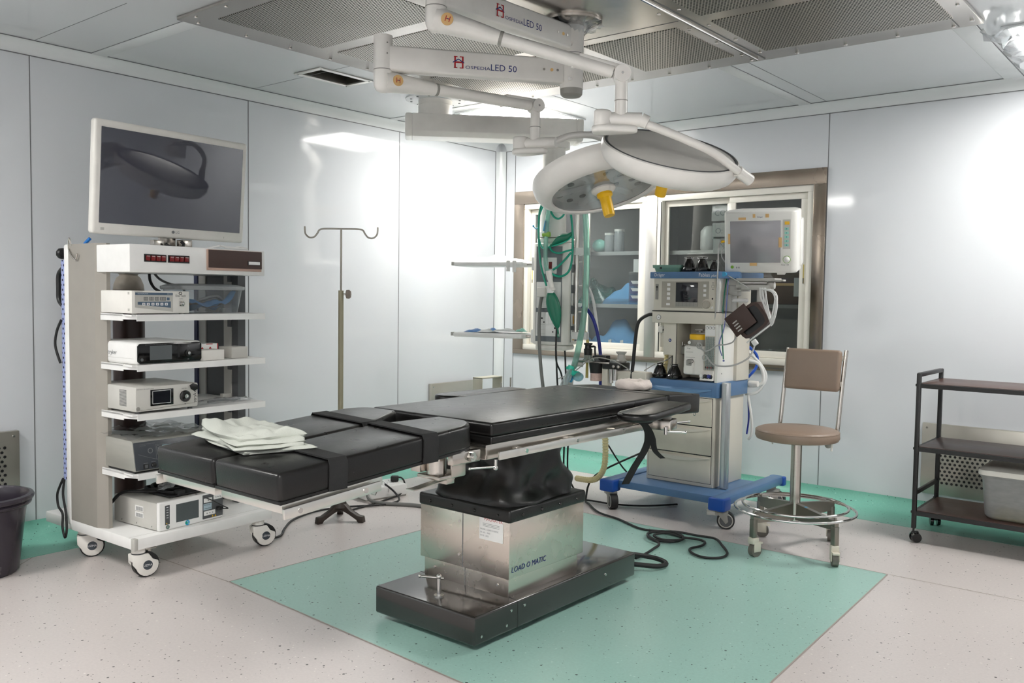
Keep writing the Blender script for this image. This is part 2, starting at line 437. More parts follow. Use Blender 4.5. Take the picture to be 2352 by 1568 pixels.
b = MB(); b.box(WL-.1, WR+.1, WF-.1, WB+.5, -.1, 0)
for (p, q) in (((-4.99, 2.02), (-3.35, .22)), ((-4.6, 2.42), (-3.83, 2.452)), ((-1.36, 4.82), (.4, 4.86))):
    p = Vector((*p, .0006)); q = Vector((*q, .0006)); d = (q-p).normalized(); n = Vector((-d.y, d.x, 0))*.003
    b.add([p+n, p-n, q-n, q+n], [(0, 1, 2, 3)], mat=1)
struct(b.build('floor', [M_FLOOR, M_WELD], smooth=False), 'beige speckled vinyl floor of the operating room', 'floor')
b = MB()
poly = [(-3.822, 2.453), (-2.175, 2.375), (-1.235, 2.33), (-1.30, 3.172), (-1.368, 4.815), (-3.79, 4.808)]
b.prism(poly, 0, .0016)
for i in range(len(poly)):
    p = Vector((*poly[i], .0022)); q = Vector((*poly[(i+1) % len(poly)], .0022)); d = (q-p).normalized(); n = Vector((-d.y, d.x, 0))*.0035
    b.add([p+n, p-n, q-n, q+n], [(0, 1, 2, 3)], mat=1)
struct(b.build('floor_inlay', [M_TEAL, M_WELD], smooth=False), 'teal speckled vinyl rectangle set into the beige floor under the operating table', 'floor')

def cove(prof, a, c, axis):
    """sweep a wall-foot profile [(d from wall, z)] along the wall"""
    b = MB(); v = []; n = len(prof)
    for t in (a, c):
        for d, z in prof: v.append((WL+d, t, z) if axis == 'y' else (t, WB-d, z))
    f = [(i, i+1, n+i+1, n+i) if axis == 'x' else (i, n+i, n+i+1, i+1) for i in range(n-1)]
    return b.add(v, f)
arc = [(.002, .09)]+[(.09-.088*math.cos(t), .09-.0885*math.sin(t)) for t in [i*PI/2/8 for i in range(9)]]
prof = arc+[(.20, .0017), (.443, .0017), (.443, 0)]
struct(cove(prof, WF, WB, 'y').build('baseboard_left', M_TEALD, smooth=True, ang=60), 'teal coved vinyl skirting along the wall behind the equipment tower', 'baseboard')
struct(cove(prof, WL, WR, 'x').build('baseboard_back', M_TEALD, smooth=True, ang=60), 'teal coved vinyl skirting along the wall under the glazed cabinet', 'baseboard')

b = MB(); b.box(WL-.1, WL, WF, WB, 0, ZC)
for y in (2.1825, 3.627, 5.068): b.box(WL, WL+.0012, y-.003, y+.003, .09, 2.78, mat=1)
struct(b.build('wall_left', [M_WALL, M_SEAM], smooth=False), 'glossy grey-white panelled wall behind the equipment tower', 'wall')
CX0, CX1, CZ0, CZ1 = -5.10, -2.41, .947, 2.278
b = MB(); holed(b, 'y', WB, WL-.1, WR+.1, 0, ZC, [(CX0, CX1, CZ0, CZ1)], .1)
for x, z0, z1 in ((-2.317, .09, 2.78), (-3.782, 2.393, 2.78), (-3.782, .09, .90), (-5.218, .09, 2.78), (-.86, .09, 2.78), (.6, .09, 2.78)):
    b.box(x-.003, x+.003, WB-.0012, WB, z0, z1, mat=1)
struct(b.build('wall_back', [M_WALL, M_SEAM], smooth=False), 'glossy grey-white panelled wall that holds the glazed cabinet', 'wall')
b = MB(); b.box(WR, WR+.1, WF, WB, 0, ZC); struct(b.build('wall_right', M_WALL, smooth=False), 'grey-white panelled wall on the right side of the room', 'wall')
b = MB(); b.box(WL-.1, WR+.1, WF-.1, WF, 0, ZC); struct(b.build('wall_front', M_WALL, smooth=False), 'grey-white panelled wall behind the viewer', 'wall')
b = MB(); holed(b, 'z', ZC, WL-.1, WR+.1, WF-.1, WB+.1, [(-4.71, -4.515, 3.56, 3.93)], .1)
for y in (2.1825, 3.627, 5.068): b.box(WL+.07, -4.27, y-.002, y+.002, ZC-.001, ZC, mat=1)
for x in (-3.782, -2.317, -.86): b.box(x-.002, x+.002, 4.94, WB-.07, ZC-.001, ZC, mat=1)
struct(b.build('ceiling', [M_CEIL, M_SEAM], smooth=False), 'glossy grey-white panelled ceiling', 'ceiling')

# rounded trims: ceiling coves, corner, ceiling strips
R0 = .0706
def ceilcove(a, c, axis):
    b = MB(); pr = [(0, ZC-R0)]+[(R0-R0*math.cos(t)*1, ZC-R0+R0*math.sin(t)) for t in [i*PI/2/8 for i in range(9)]]
    v = []; n = len(pr)
    for t in (a, c):
        for d, z in pr: v.append((WL+d+.0015, t, z-.0015) if axis == 'y' else (t, WB-d-.0015, z-.0015))
    b.add(v, [(i, i+1, n+i+1, n+i) for i in range(n-1)])
    e = .0025
    if axis == 'y':
        b.box(WL, WL+.004, a, c, ZC-R0-e*2, ZC-R0, mat=1); b.box(WL+R0, WL+R0+2*e, a, c, ZC-.004, ZC, mat=1)
    else:
        b.box(a, c, WB-.004, WB, ZC-R0-e*2, ZC-R0, mat=1); b.box(a, c, WB-R0-2*e, WB-R0, ZC-.004, ZC, mat=1)
    return b
struct(ceilcove(WF, WB-R0, 'y').build('trim_1', [M_TRIM, M_SEAM], ang=60), 'white aluminium ceiling cove above the equipment tower wall', 'trim')
struct(ceilcove(WL+R0, WR, 'x').build('trim_2', [M_TRIM, M_SEAM], ang=60), 'white aluminium ceiling cove above the cabinet wall', 'trim')
b = MB(); n = 9
pts = [(WL+R0-R0*math.cos(t)+.0015, WB-R0+R0*math.sin(t)-.0015) for t in [i*PI/2/8 for i in range(9)]]
b.add([(*p, .09) for p in pts]+[(*p, ZC-R0) for p in pts], [(i, i+1, n+i+1, n+i) for i in range(n-1)])
b.box(WL, WL+.004, WB-R0-.005, WB-R0, .09, ZC-R0, mat=1); b.box(WL+R0, WL+R0+.005, WB-.004, WB, .09, ZC-R0, mat=1)
struct(b.build('trim_3', [M_TRIM, M_SEAM], ang=60), 'white rounded trim standing in the corner of the room', 'trim')
def strip(nm, x0, x1, y0, y1, lab):
    b = MB(); b.box(x0, x1, y0, y1, ZC-.006, ZC, r=.002)
    if x1-x0 > y1-y0:
        for y in (y0-.003, y1): b.box(x0, x1, y, y+.003, ZC-.002, ZC, mat=1)
    else:
        for x in (x0-.003, x1): b.box(x, x+.003, y0, y1, ZC-.002, ZC, mat=1)
    struct(b.build(nm, [M_TRIM, M_SEAM]), lab, 'trim')
strip('trim_4', WL+R0, -4.26, 2.505, 2.595, 'white ceiling strip from the tower wall to the air diffuser corner')
strip('trim_5', -2.515, -2.43, 4.93, WB-R0, 'white ceiling strip from the air diffuser to the cabinet wall')
strip('trim_6', -1.20, -1.09, 4.93, WB-R0, 'white ceiling strip beside the lit panel wrapped in plastic')
strip('trim_7', WL+R0, -4.25, 4.895, 4.965, 'white ceiling strip between the tower wall and the bright light panel')

# ------------------------------------------------------------------ ceiling things
t = thing('ceiling_diffuser', 'large stainless air diffuser with perforated panels on the ceiling above the table', 'air diffuser', (-2.65, 3.685, 2.828))
X0, X1, Y0, Y1 = -1.61, 1.61, -1.245, 1.245
b = MB(); b.box(X0, X1, Y0, Y1, 0, .02, r=.003)
for p in (-1.61+.035, 1.61-.035):
    for k in range(9): b.cyl((p, Y0+.1+k*.287, -.004), (p, Y0+.1+k*.287, 0), .009, .011, 10, 1)
for p in (Y0+.035, Y1-.035):
    for k in range(12): b.cyl((X0+.12+k*.27, p, -.004), (X0+.12+k*.27, p, 0), .009, .011, 10, 1)
b.tube([(.46, Y0+.05, -.003), (.44, Y1-.05, -.003)], .007, 8, 1); b.box(.475, .483, Y0+.03, Y1-.03, -.001, 0, mat=2)
for x in (.40, .51):
    for k in range(8): b.cyl((x, Y0+.15+k*.31, -.004), (x, Y0+.15+k*.31, 0), .009, .011, 10, 1)
b.box(-.40, .42, .298, .302, -.001, 0, mat=2); b.box(1.50, 1.503, Y0+.02, Y1-.02, -.001, 0, mat=2)
b.build('frame', [M_STEEL, M_CHROME, M_SEAM], t)
for ci, (x0, x1) in enumerate(((-1.42, -.45), (-.22, .36), (.55, 1.51))):
    for ri, (y0, y1) in enumerate(((-1.125, -.465), (-.355, .285), (.395, 1.06))):
        if ci == 1 and ri == 1: continue
        b = MB(); b.box(x0, x1, y0, y1, -.002, .001); b.build('perforated_panel', M_PERF, t, smooth=False)

def light_panel(name, label, cx, cy, w, d, k):
    t = thing(name, label, 'ceiling light', (cx, cy, ZC), 0)
    b = MB(); e = .03
    for x0, x1, y0, y1 in ((-w/2-e, w/2+e, -d/2-e, -d/2), (-w/2-e, w/2+e, d/2, d/2+e), (-w/2-e, -w/2, -d/2, d/2), (w/2, w/2+e, -d/2, d/2)):
        b.box(x0, x1, y0, y1, -.012, 0, r=.002)
    b.build('frame', M_TRIM, t)
    b = MB(); b.box(-w/2, w/2, -d/2, d/2, -.006, -.001); b.build('diffuser', M_LIGHTS(k), t, smooth=False)
    return t
light_panel('ceiling_light', 'bright square ceiling light panel behind the supply pendant beam', -4.40, 5.42, .62, .74, 6.8)
light_panel('ceiling_light', 'bright ceiling light panel with torn plastic wrap, top edge by the cabinet wall', -.66, 5.50, .62, .74, 7.4)
light_panel('ceiling_light', 'square ceiling light panel over the doorway side of the room', -.62, .02, .62, .74, 15.0)
light_panel('ceiling_light', 'square ceiling light panel over the tower side of the room', -4.45, .02, .62, .74, 7.0)
# crumpled plastic hanging round the second panel
b = MB(); rnd = random.Random(3); n = 22; v = []
for i in range(n+1):
    y = 4.98+i*.043; w = .10+.05*rnd.random()
    for j in range(5):
        v.append((-1.07+j*w/3.4+rnd.uniform(-.012, .012), y+rnd.uniform(-.01, .01), ZC-.012-.05*math.sin(j/4*PI)*rnd.random()-(.05*rnd.random() if i < 5 else 0)))
b.add(v, [(i*5+j, i*5+j+1, (i+1)*5+j+1, (i+1)*5+j) for i in range(n) for j in range(4)])
tag(b.build('plastic_wrap', M_FILM, ang=25), 'crumpled clear plastic film taped along the edge of the ceiling light panel', 'plastic film')

t = thing('ceiling_lamp_trough', 'small steel-framed ceiling recess with an unlit fluorescent tube', 'ceiling lamp', (-4.613, 3.745, ZC))
b = MB(); a, c, e = .0975, .185, .035
for x0, x1, y0, y1 in ((-a-e, a+e, -c-e, -c), (-a-e, a+e, c, c+e), (-a-e, -a, -c, c), (a, a+e, -c, c)): b.box(x0, x1, y0, y1, -.008, 0, r=.002)
for x, y in ((-.115, -.2), (.115, -.2), (-.115, .2), (.115, .2)): b.cyl((x, y, -.011), (x, y, -.008), .006, .008, 10, 1)
b.build('frame', [M_STEELW, M_CHROME], t)
b = MB(); b.box(-a, -a+.004, -c, c, 0, .09); b.box(a-.004, a, -c, c, 0, .09); b.box(-a, a, -c, -c+.004, 0, .09); b.box(-a, a, c-.004, c, 0, .09); b.box(-a, a, -c, c, .088, .092)
b.build('trough', M_STEELD, t, smooth=False)
b = MB(); b.cyl((.03, -.16, .03), (.03, .16, .03), .012, n=14); b.cyl((.03, .15, .03), (.03, .17, .03), .014, n=14, mat=1); b.cyl((.03, -.17, .03), (.03, -.15, .03), .014, n=14, mat=1); b.build('tube_lamp', [M_FROST, M_CHROME], t)

# low wall return-air grilles
def wall_vent(label, w, h, loc, rz, perf, holes):
    t = thing('wall_vent', label, 'air vent', loc, rz)
    b = MB(); b.box(0, w, -.035, 0, 0, h, r=.004)
    for x in (.03, w-.03):
        for z in (.03, h-.03): screw(b, x, -.035, z, .008, 1)
    b.build('housing', [M_VENT, M_CHROME], t)
    b = MB(); x0, x1, z0, z1 = holes; rows = int((z1-z0)/.026); cols = int((x1-x0)/.03)
    n = 10
    for r in range(rows):
        for c in range(cols):
            cx = x0+.015+c*.03+(.015 if r % 2 else 0); cz = z0+.013+r*.026
            b.add([(cx+.0088*math.cos(2*PI*k/n), -.0358, cz+.0088*math.sin(2*PI*k/n)) for k in range(n)], [tuple(range(n))])
    b.build('perforation', M_BLACK, t, smooth=False)
wall_vent('perforated stainless wall vent low behind the black shelf trolley', 1.1, .475, (-1.61, WB, .152), 0, None, (.09, .85, .07, .40))
wall_vent('perforated stainless wall vent low behind the dark bucket', 1.1, .46, (WL, .985, .172), 90, None, (.27, 1.03, .07, .40))
wall_vent('perforated stainless wall vent low in the room corner beyond the table', .58, .50, (WL, 5.43, .165), 90, None, (.10, .50, .05, .40))
# ------------------------------------------------------------------ operating table
OT = (-2.615, 3.2, 0)
table = thing('operating_table', 'black padded operating table on a steel column in the middle of the teal rectangle', 'operating table', OT)
OF = T(-OT[0], -OT[1], -OT[2])
class W(MB):
    """builder in world coordinates for the parts of the table"""
    def build(s, name, mats, parent, **k):
        o0 = OT if parent is table or parent.get('_t') else (0, 0, 0)
        s.v = [(x-OT[0], y-OT[1], z-OT[2]) for x, y, z in s.v]
        return MB.build(s, name, mats, parent, **k)
b = W(); b.box(-2.905, -2.312, 2.598, 3.822, .03, .151, r=.010, seg=3); b.box(-2.313, -2.3112, 2.872, 2.876, .034, .147, mat=1); b.box(-2.9, -2.317, 2.872, 2.876, .1505, .1516, mat=1)
for y, z in ((2.64, .062), (2.80, .062), (2.83, .118), (2.92, .118), (3.55, .10)): b.cyl((-2.312, y, z), (-2.3095, y, z), .006, n=10, mat=2)
tb = b.build('base', [M_BASEB, M_BLACK, M_CHROME], table)
for x in (-2.80, -2.42):
    for y in (2.72, 3.70):
        b = W(); b.lathe([(.035, .0), (.035, .022), (.02, .032)], 16, M=T(x, y, 0)); b.build('foot', M_RUBBER, table)
b = W(); b.cyl((-2.594, 2.683, .151), (-2.594, 2.683, .159), .022, n=18); b.cyl((-2.594, 2.683, .155), (-2.594, 2.683, .236), .0095, n=14); b.ball((-2.594, 2.683, .238), .012); b.cyl((-2.665, 2.64, .236), (-2.575, 2.694, .232), .0055, n=10); b.ball((-2.667, 2.639, .236), .0075)
b.build('floor_lock_handle', M_CHROME, table)
b = W(); b.box(-2.866, -2.358, 2.866, 3.375, .149, .30, r=.004)
for z in (.195,):
    for x in (-2.80, -2.42): b.cyl((x, 2.863, z), (x, 2.866, z), .006, n=10, mat=1)
b.box(-2.612, -2.609, 2.8652, 2.867, .151, .30, mat=2)
b.build('column_base', [M_STEELC, M_CHROME, M_SEAM], table)
b = W(); b.box(-2.880, -2.345, 2.852, 3.402, .235, .52, r=.004)
b.box(-2.616, -2.612, 2.8512, 2.853, .235, .50, mat=2)
for z in (.29, .44): b.cyl((-2.635, 2.849, z), (-2.635, 2.852, z), .006, n=10, mat=1)
MS = frame((-2.3438, 2.868, .262), (0, 1, 0), (1, 0, 0))
b.text('LOAD O MATIC', .024, MS, 3, xs=1.0, shear=.18)
ML = face(-2.515, 2.8508, .385)
b.rect(0, .135, 0, .105, ML, 4); ML2 = face(-2.515, 2.8502, .385)
b.text('MAGNATEK', .014, ML2 @ T(.028, .085, 0), 5)
for k in range(3): b.rect(.02, .115, .071-k*.006, .0725-k*.006, ML2, 6)
for k, s in enumerate(('MODEL : LOAD O MATIC', 'SR. NO. : 3060', 'DATE : 2022')): b.text(s, .0065, ML2 @ T(.006, .042-k*.014, 0), 6)
b.build('column_sleeve', [M_STEELC, M_CHROME, M_SEAM, M_TXTN, M_WHITE, M_TXTR, M_TXTG], table)
b = W(); b.box(-2.888, -2.338, 2.845, 3.410, .478, .535, r=.012, seg=3)
for k in range(4):
    b.cyl((-2.81+k*.135, 2.844, .505), (-2.81+k*.135, 2.840, .505), .008, .006, 10, 1); b.cyl((-2.337, 2.93+k*.135, .505), (-2.333, 2.93+k*.135, .505), .008, .006, 10, 1)
b.build('bellows_rim', [M_VINYLS, M_GLOSSB], table)
# gathered bellows: rings that bulge and crease
b = W(); rnd = random.Random(11); NS, NR = 96, 26; v = []
def rr(a, hx, hy, p=5):
    c, s = math.cos(a), math.sin(a); k = (abs(c/hx)**p+abs(s/hy)**p)**(-1/p); return c*k, s*k
ph = [rnd.uniform(0, 6.28) for _ in range(8)]
for j in range(NR+1):
    t = j/NR; z = .525+t*.285
    if t < .12: q = 1-.02*t/.12
    else: q = .98-.16*math.sin(min(1, (t-.12)/.45)*PI/2)+(.05*max(0, (t-.55)/.45))
    hx, hy = .262*q, .272*q*(1+.12*max(0, t-.4))
    for i in range(NS):
        a = 2*PI*i/NS; x, y = rr(a, hx, hy, 5-2.2*t)
        f = .016*math.sin(4*a+ph[0]+5*t)+.009*math.sin(7*a+ph[1]-6*t)+.004*math.sin(12*a+ph[2]+7*t)+.014*math.sin(2*a+ph[3]+9*t)
        f *= math.sin(min(1, t*1.15)*PI)**.7
        slump = -.040*math.sin(t*PI)*(.5+.5*math.sin(4*a+ph[4]))
        v.append((-2.613+x*(1+f/.2), 3.127+.01*t+y*(1+f/.2)+.05*t*t, z+slump))
b.add(v, [(j*NS+i, j*NS+(i+1) % NS, (j+1)*NS+(i+1) % NS, (j+1)*NS+i) for j in range(NR) for i in range(NS)])
b.build('bellows', M_VINYLS, table, ang=180)
b = W(); b.box(-2.965, -2.265, 2.60, 4.02, .795, .855, r=.004); b.box(-2.86, -2.37, 2.68, 3.72, .772, .80, r=.004)
b.box(-2.285, -2.255, 2.40, 2.56, .80, .848, r=.006); b.box(-2.975, -2.945, 2.40, 2.56, .80, .848, r=.006)
b.cyl((-2.254, 2.497, .826), (-2.238, 2.497, .826), .019, n=6, mat=1); b.cyl((-2.24, 2.497, .826), (-2.230, 2.497, .826), .010, n=12, mat=1)
b.build('table_frame', [M_STEEL, M_CHROME], table)
for sx in (1, -1):
    x = -2.615+sx*.392
    b = W(); b.box(x-.006, x+.006, 2.63, 3.86, .797, .830, r=.003)
    for y in (2.80, 3.16, 3.54):
        b.cyl((x-sx*.045, y, .815), (x, y, .815), .011, n=12); b.cyl((x+sx*.006, y, .814), (x+sx*.0085, y, .814), .009, n=12, mat=1)
    b.build('side_rail', [M_STEELW, M_CHROME], table)
b = W(); b.box(-2.966, -2.262, 2.632, 4.025, .852, .886, r=.010, seg=3); b.box(-2.970, -2.258, 2.628, 4.030, .884, .940, r=.014, seg=3)
b.build('body_pad', M_VINYL, table)
b = W(); MH = T(-2.615, 4.045, .940) @ RX(-3.6); b.box(-.352, .352, 0, .345, -.105, 0, r=.010, seg=3, M=MH)
b.tube([(.330+.008*math.cos(k), .330, -.112+.008*math.sin(k)) for k in [i*2*PI/10 for i in range(10)]], .002, 6, 1, MH, closed=True)
b.build('head_pad', [M_VINYL, M_CHROME], table)
# leg pads, hinged at the body end and dropped slightly
LT = math.degrees(math.atan(.0689)); MLG = T(0, 1.62, .887) @ RX(LT)
def legpad(x0, x1, inner_left):
    pts = [];  L_ = .955
    xo, xi = (x1, x0) if inner_left else (x0, x1)
    sg = 1 if inner_left else -1
    out = [(xi, 0), (xo, 0), (xo, L_-.13)]
    out += [(xo-sg*.13*(1-math.cos(t)), L_-.13+.13*math.sin(t)) for t in [PI/2*k/8 for k in range(1, 9)]]
    out += [(xi+sg*.125, L_), (xi+sg*.006, .695)]
    if not inner_left: out = out[::-1]
    b = W(); b.prism(out, -.096, 0, r=.016, M=MLG, seg=3)
    b.prism([(x*.996-.0105 if 0 else x, y) for x, y in out], -.100, -.088, r=.003, M=MLG)
    return b
lp = legpad(-2.990, -2.6225, False).build('leg_pad', M_VINYL, table)
rp = legpad(-2.6175, -2.255, True).build('leg_pad', M_VINYL, table)
def strap(x0, x1, y, skew, w=.075):
    b = W(); e = .004; zz = -.100
    P = [(x0-e, y+skew, zz), (x0-e, y+skew, -.012), (x0+.008, y+skew, e), ((x0+x1)/2, y+skew/2, e), (x1-.008, y, e), (x1+e, y-.004, -.012), (x1+e, y-.012, zz)]
    b.ribbon([MLG @ Vector(p) for p in P], w, .005, side=(0, 1, 0), smooth=1)
    return b.build('leg_strap', M_STRAP, table)
strap(-2.6175, -2.255, .235, .03); strap(-2.6175, -2.255, .665, .045); strap(-2.990, -2.6225, .70, .03); strap(-2.990, -2.6225, .27, .02)
for x0, x1 in ((-2.975, -2.64), (-2.60, -2.265)):
    b = W(); b.box(x0, x1, .012, .43, -.130, -.099, r=.002, M=MLG); b.box(x0+.06, x1-.06, .40, .90, -.118, -.099, r=.002, M=MLG); b.build('leg_plate', M_STEELW, table)
for x, sg in ((-2.243, 1), (-3.002, -1)):
    b = W(); b.box(x-.006, x+.006, .0, .40, -.142, -.108, r=.003, M=MLG)
    for y in (.06, .33): b.cyl((x+sg*.006, y, -.125), (x+sg*.0085, y, -.125), .009, n=12, M=MLG, mat=1)
    b.build('leg_rail', [M_STEELW, M_CHROME], table)
b = W(); b.cyl((-2.365, 2.425, .757), (-2.365, 2.425, .845), .040, n=22); b.box(-2.42, -2.300, 2.375, 2.520, .742, .756, r=.003); b.box(-2.306, -2.298, 2.44, 2.520, .745, .835, r=.002); b.box(-2.44, -2.39, 2.36, 2.40, .765, .845, r=.003)
b.box(-2.40, -2.352, 2.47, 2.515, .705, .745, r=.003); b.build('leg_hinge', M_STEEL, table)
b = W(); b.ribbon([(-2.376, 2.52, .722), (-2.376, 2.475, .722), (-2.378, 2.40, .716), (-2.38, 2.33, .709), (-2.382, 2.30, .709)], .042, .004, side=(1, 0, 0)); b.build('release_pedal', M_STEEL, table)
b = W(); b.box(-2.925, -2.885, 2.600, 2.606, .60, .84, r=.001); b.add([(-2.925, 2.606, .60), (-2.885, 2.606, .60), (-2.875, 2.572, .565), (-2.915, 2.572, .565), (-2.925, 2.600, .60), (-2.885, 2.600, .60), (-2.875, 2.568, .569), (-2.915, 2.568, .569)], [(0, 1, 2, 3), (7, 6, 5, 4), (0, 3, 7, 4), (1, 5, 6, 2), (3, 2, 6, 7)]); b.build('down_bracket', M_STEELW, table)
b = W(); b.cyl((-2.232, 2.622, .765), (-2.232, 2.622, .800), .007, n=12); b.ball((-2.232, 2.622, .766), .010); b.cyl((-2.232, 2.47, .785), (-2.232, 2.625, .770), .0042, n=10); b.ball((-2.232, 2.47, .785), .006); b.build('rail_lock_lever', M_CHROME, table)
# arm boards
def armboard(M, mirror, with_strap):
    g = -1 if mirror else 1
    w, L_ = .188, .61; pts = []
    for k in range(13): a = PI+PI*k/12; pts.append((w/2*math.cos(a), .10+.10*math.sin(a)))
    pts += [(w/2-.005, L_-.15), (w/2-.012, L_-.02), (w/2-.022, L_), (-w/2+.022, L_), (-w/2+.012, L_-.02), (-w/2+.005, L_-.15)]
    b = W(); b.prism(pts, -.035, 0, r=.013, M=M, seg=3)
    # dished top
    top = [(x*.86, .02+(y-.02)*.965+.006) for x, y in pts]; n = len(top); cx = 0; v = [(x, y, .0012) for x, y in top]+[(x*.5, .04+(y-.04)*.9, -.004) for x, y in top]
    b.add(v, [(i, (i+1) % n, n+(i+1) % n, n+i) for i in range(n)]+[tuple(range(n, 2*n))], M)
    pad = b.build('arm_board', M_VINYL, table)
    b = W(); b.cyl((.0, L_-.13, -.075), (0, L_-.13, -.033), .021, n=18, M=M); b.build('post', M_GREYL, pad)
    b = W(); b.box(-g*.13, g*.04, L_-.19, L_-.09, -.125, -.072, r=.008, M=M) if g > 0 else b.box(-.04, .13, L_-.19, L_-.09, -.125, -.072, r=.008, M=M)
    b.cyl((g*.02, L_-.20, -.14), (g*.02, L_-.20, -.105), .010, n=12, M=M, mat=1); b.cyl((g*.02, L_-.20, -.128), (g*.085, L_-.10, -.138), .0055, n=10, M=M, mat=1); b.ball((g*.085, L_-.10, -.138), .008, 1, M)
    b.cyl((g*.03, L_-.09, -.095), (g*.06, L_+.02, -.10), .005, n=10, M=M, mat=1); b.ball((g*.06, L_+.02, -.10), .0075, 1, M)
    b.build('clamp', [M_STEEL, M_CHROME], pad)
    if with_strap:
        b = W()
        b.ribbon([(-2.205, 3.56, .885), (-2.185, 3.60, .862), (-2.175, 3.66, .83), (-2.178, 3.70, .77), (-2.20, 3.70, .70), (-2.24, 3.68, .62), (-2.28, 3.66, .53)], .040, .003, side=(.55, .83, 0))
        b.ribbon([(-2.176, 3.66, .84), (-2.172, 3.70, .80), (-2.17, 3.725, .76), (-2.168, 3.745, .70), (-2.155, 3.80, .655)], .030, .003, side=(.55, .83, 0))
        b.ribbon([(-2.18, 3.60, .872), (-2.165, 3.68, .860), (-2.17, 3.74, .872), (-2.19, 3.75, .89)], .05, .003, side=(0, .3, 1))
        b.build('wrist_strap', M_STRAP, pad)
armboard(T(-2.085, 3.365, .920) @ RZ(8.6), False, True)
armboard(T(-3.175, 3.27, .922) @ RZ(-4), True, False)

# folded drape and head ring lying on the table
b = MB(); rnd = random.Random(5)
CR = {0: ((.95, 1, .55, 1.5, 1), (.62, .8, -.5, 1.2, 1), (.30, -.2, .9, .9, 0), (1.25, 1, .5, 1.3, 1)), 1: ((.6, .9, .3, 1.2, 0),), 2: ((.5, 1, -.4, 1.3, 0), (.9, 1, .3, 1.0, 1)), 3: ((.7, .7, .6, 1.4, 0), (.35, 1, -.2, 1.2, 0))}
def cloth_slab(b, pts, z0, z1, seed, amp=.006, nx=44, ny=34):
    """a pillow-edged folded cloth layer on the quad pts (4 corners)"""
    r = random.Random(seed); p = [r.uniform(0, 6.28) for _ in range(8)]; v = []
    for top in (1, 0):
        for j in range(ny+1):
            for i in range(nx+1):
                s, t = i/nx, j/ny
                x = (1-t)*((1-s)*pts[0][0]+s*pts[1][0])+t*((1-s)*pts[3][0]+s*pts[2][0]); y = (1-t)*((1-s)*pts[0][1]+s*pts[1][1])+t*((1-s)*pts[3][1]+s*pts[2][1])
                Ls = math.hypot(pts[1][0]-pts[0][0], pts[1][1]-pts[0][1]); Lt = math.hypot(pts[3][0]-pts[0][0], pts[3][1]-pts[0][1])
                e = min(1, min(s*Ls, (1-s)*Ls, t*Lt, (1-t)*Lt)/(.030 if seed == 4 else .013)); e = math.sqrt(max(0, 1-(1-e)**2))
                w = amp*(math.sin(5*s+p[0]+3*t)+.6*math.sin(8*t+p[1]-4*s)+.5*math.sin(13*s+7*t+p[2])+.3*math.sin(23*t+p[3]+9*s))
                for (c0, c1, c2, d0, q0) in CR[seed % 4]: w -= d0*amp*math.exp(-((s*c1+t*c2-c0)/.05)**2)*(.3+.7*s if q0 else 1)
                zm = (z0+z1)/2; h = (z1-z0)/2
                x += .012*math.sin(6*t+p[4])*(1-.6*e); y += .014*math.sin(5*s+p[5])*(1-.6*e)
                v.append((x, y, zm+(h*e+w*.8*e if top else -h*e+.3*w*e)))
    n = (nx+1)*(ny+1); f = []
    for j in range(ny):
        for i in range(nx):
            q = (j*(nx+1)+i, j*(nx+1)+i+1, (j+1)*(nx+1)+i+1, (j+1)*(nx+1)+i); f.append(q); f.append(tuple(n+k for k in q[::-1]))
    b.add(v, f)
DR = [(-2.965, 1.775), (-2.575, 1.69), (-2.435, 1.885), (-2.845, 1.945)]
def shr(q, dx, dy, k): 
    cx = sum(a for a, _ in q)/4; cy = sum(c for _, c in q)/4; return [(cx+(x-cx)*k+dx-cxo, cy+(y-cy)*k+dy-cyo) for x, y in q]
cxo, cyo = -2.73, 1.84
cloth_slab(b, shr(DR, .012, .002, 1.0), 0, .017, 1, .003); cloth_slab(b, shr(DR, .002, -.012, .99), .012, .028, 2, .004)
cloth_slab(b, shr(DR, -.010, .010, .97), .023, .040, 3, .005); cloth_slab(b, shr(DR, -.024, .008, .95), .030, .068, 4, .010)
o = b.build('folded_drape', M_LINEN, ang=70); tag(o, 'pale grey folded cloth drape lying on the black leg pads', 'folded cloth', loc=(cxo, cyo, .904)); o.rotation_euler = (math.radians(LT), 0, 0)
b = MB(); n = 40; v = []
for i in range(n):
    a = 2*PI*i/n
    for k in range(12):
        c = 2*PI*k/12; r = .030*(1+.10*math.sin(a*7+k)+.07*math.sin(13*a+2*k)); v.append(((.073+r*math.cos(c))*math.cos(a), (.073+r*math.cos(c))*math.sin(a), .027+.9*r*math.sin(c)))
b.add(v, [(i*12+k, ((i+1) % n)*12+k, ((i+1) % n)*12+(k+1) % 12, i*12+(k+1) % 12) for i in range(n) for k in range(12)])
M_RING = mat('gauze_with_pink_stain', (238, 226, 218), .9, var=.06, scale=14, bump=.6, bscale=90)
tag(b.build('head_ring', M_RING, ang=80), 'white gauze-wrapped head ring with pink stains on the far end of the table', 'head ring', loc=(-2.590, 4.225, .929))

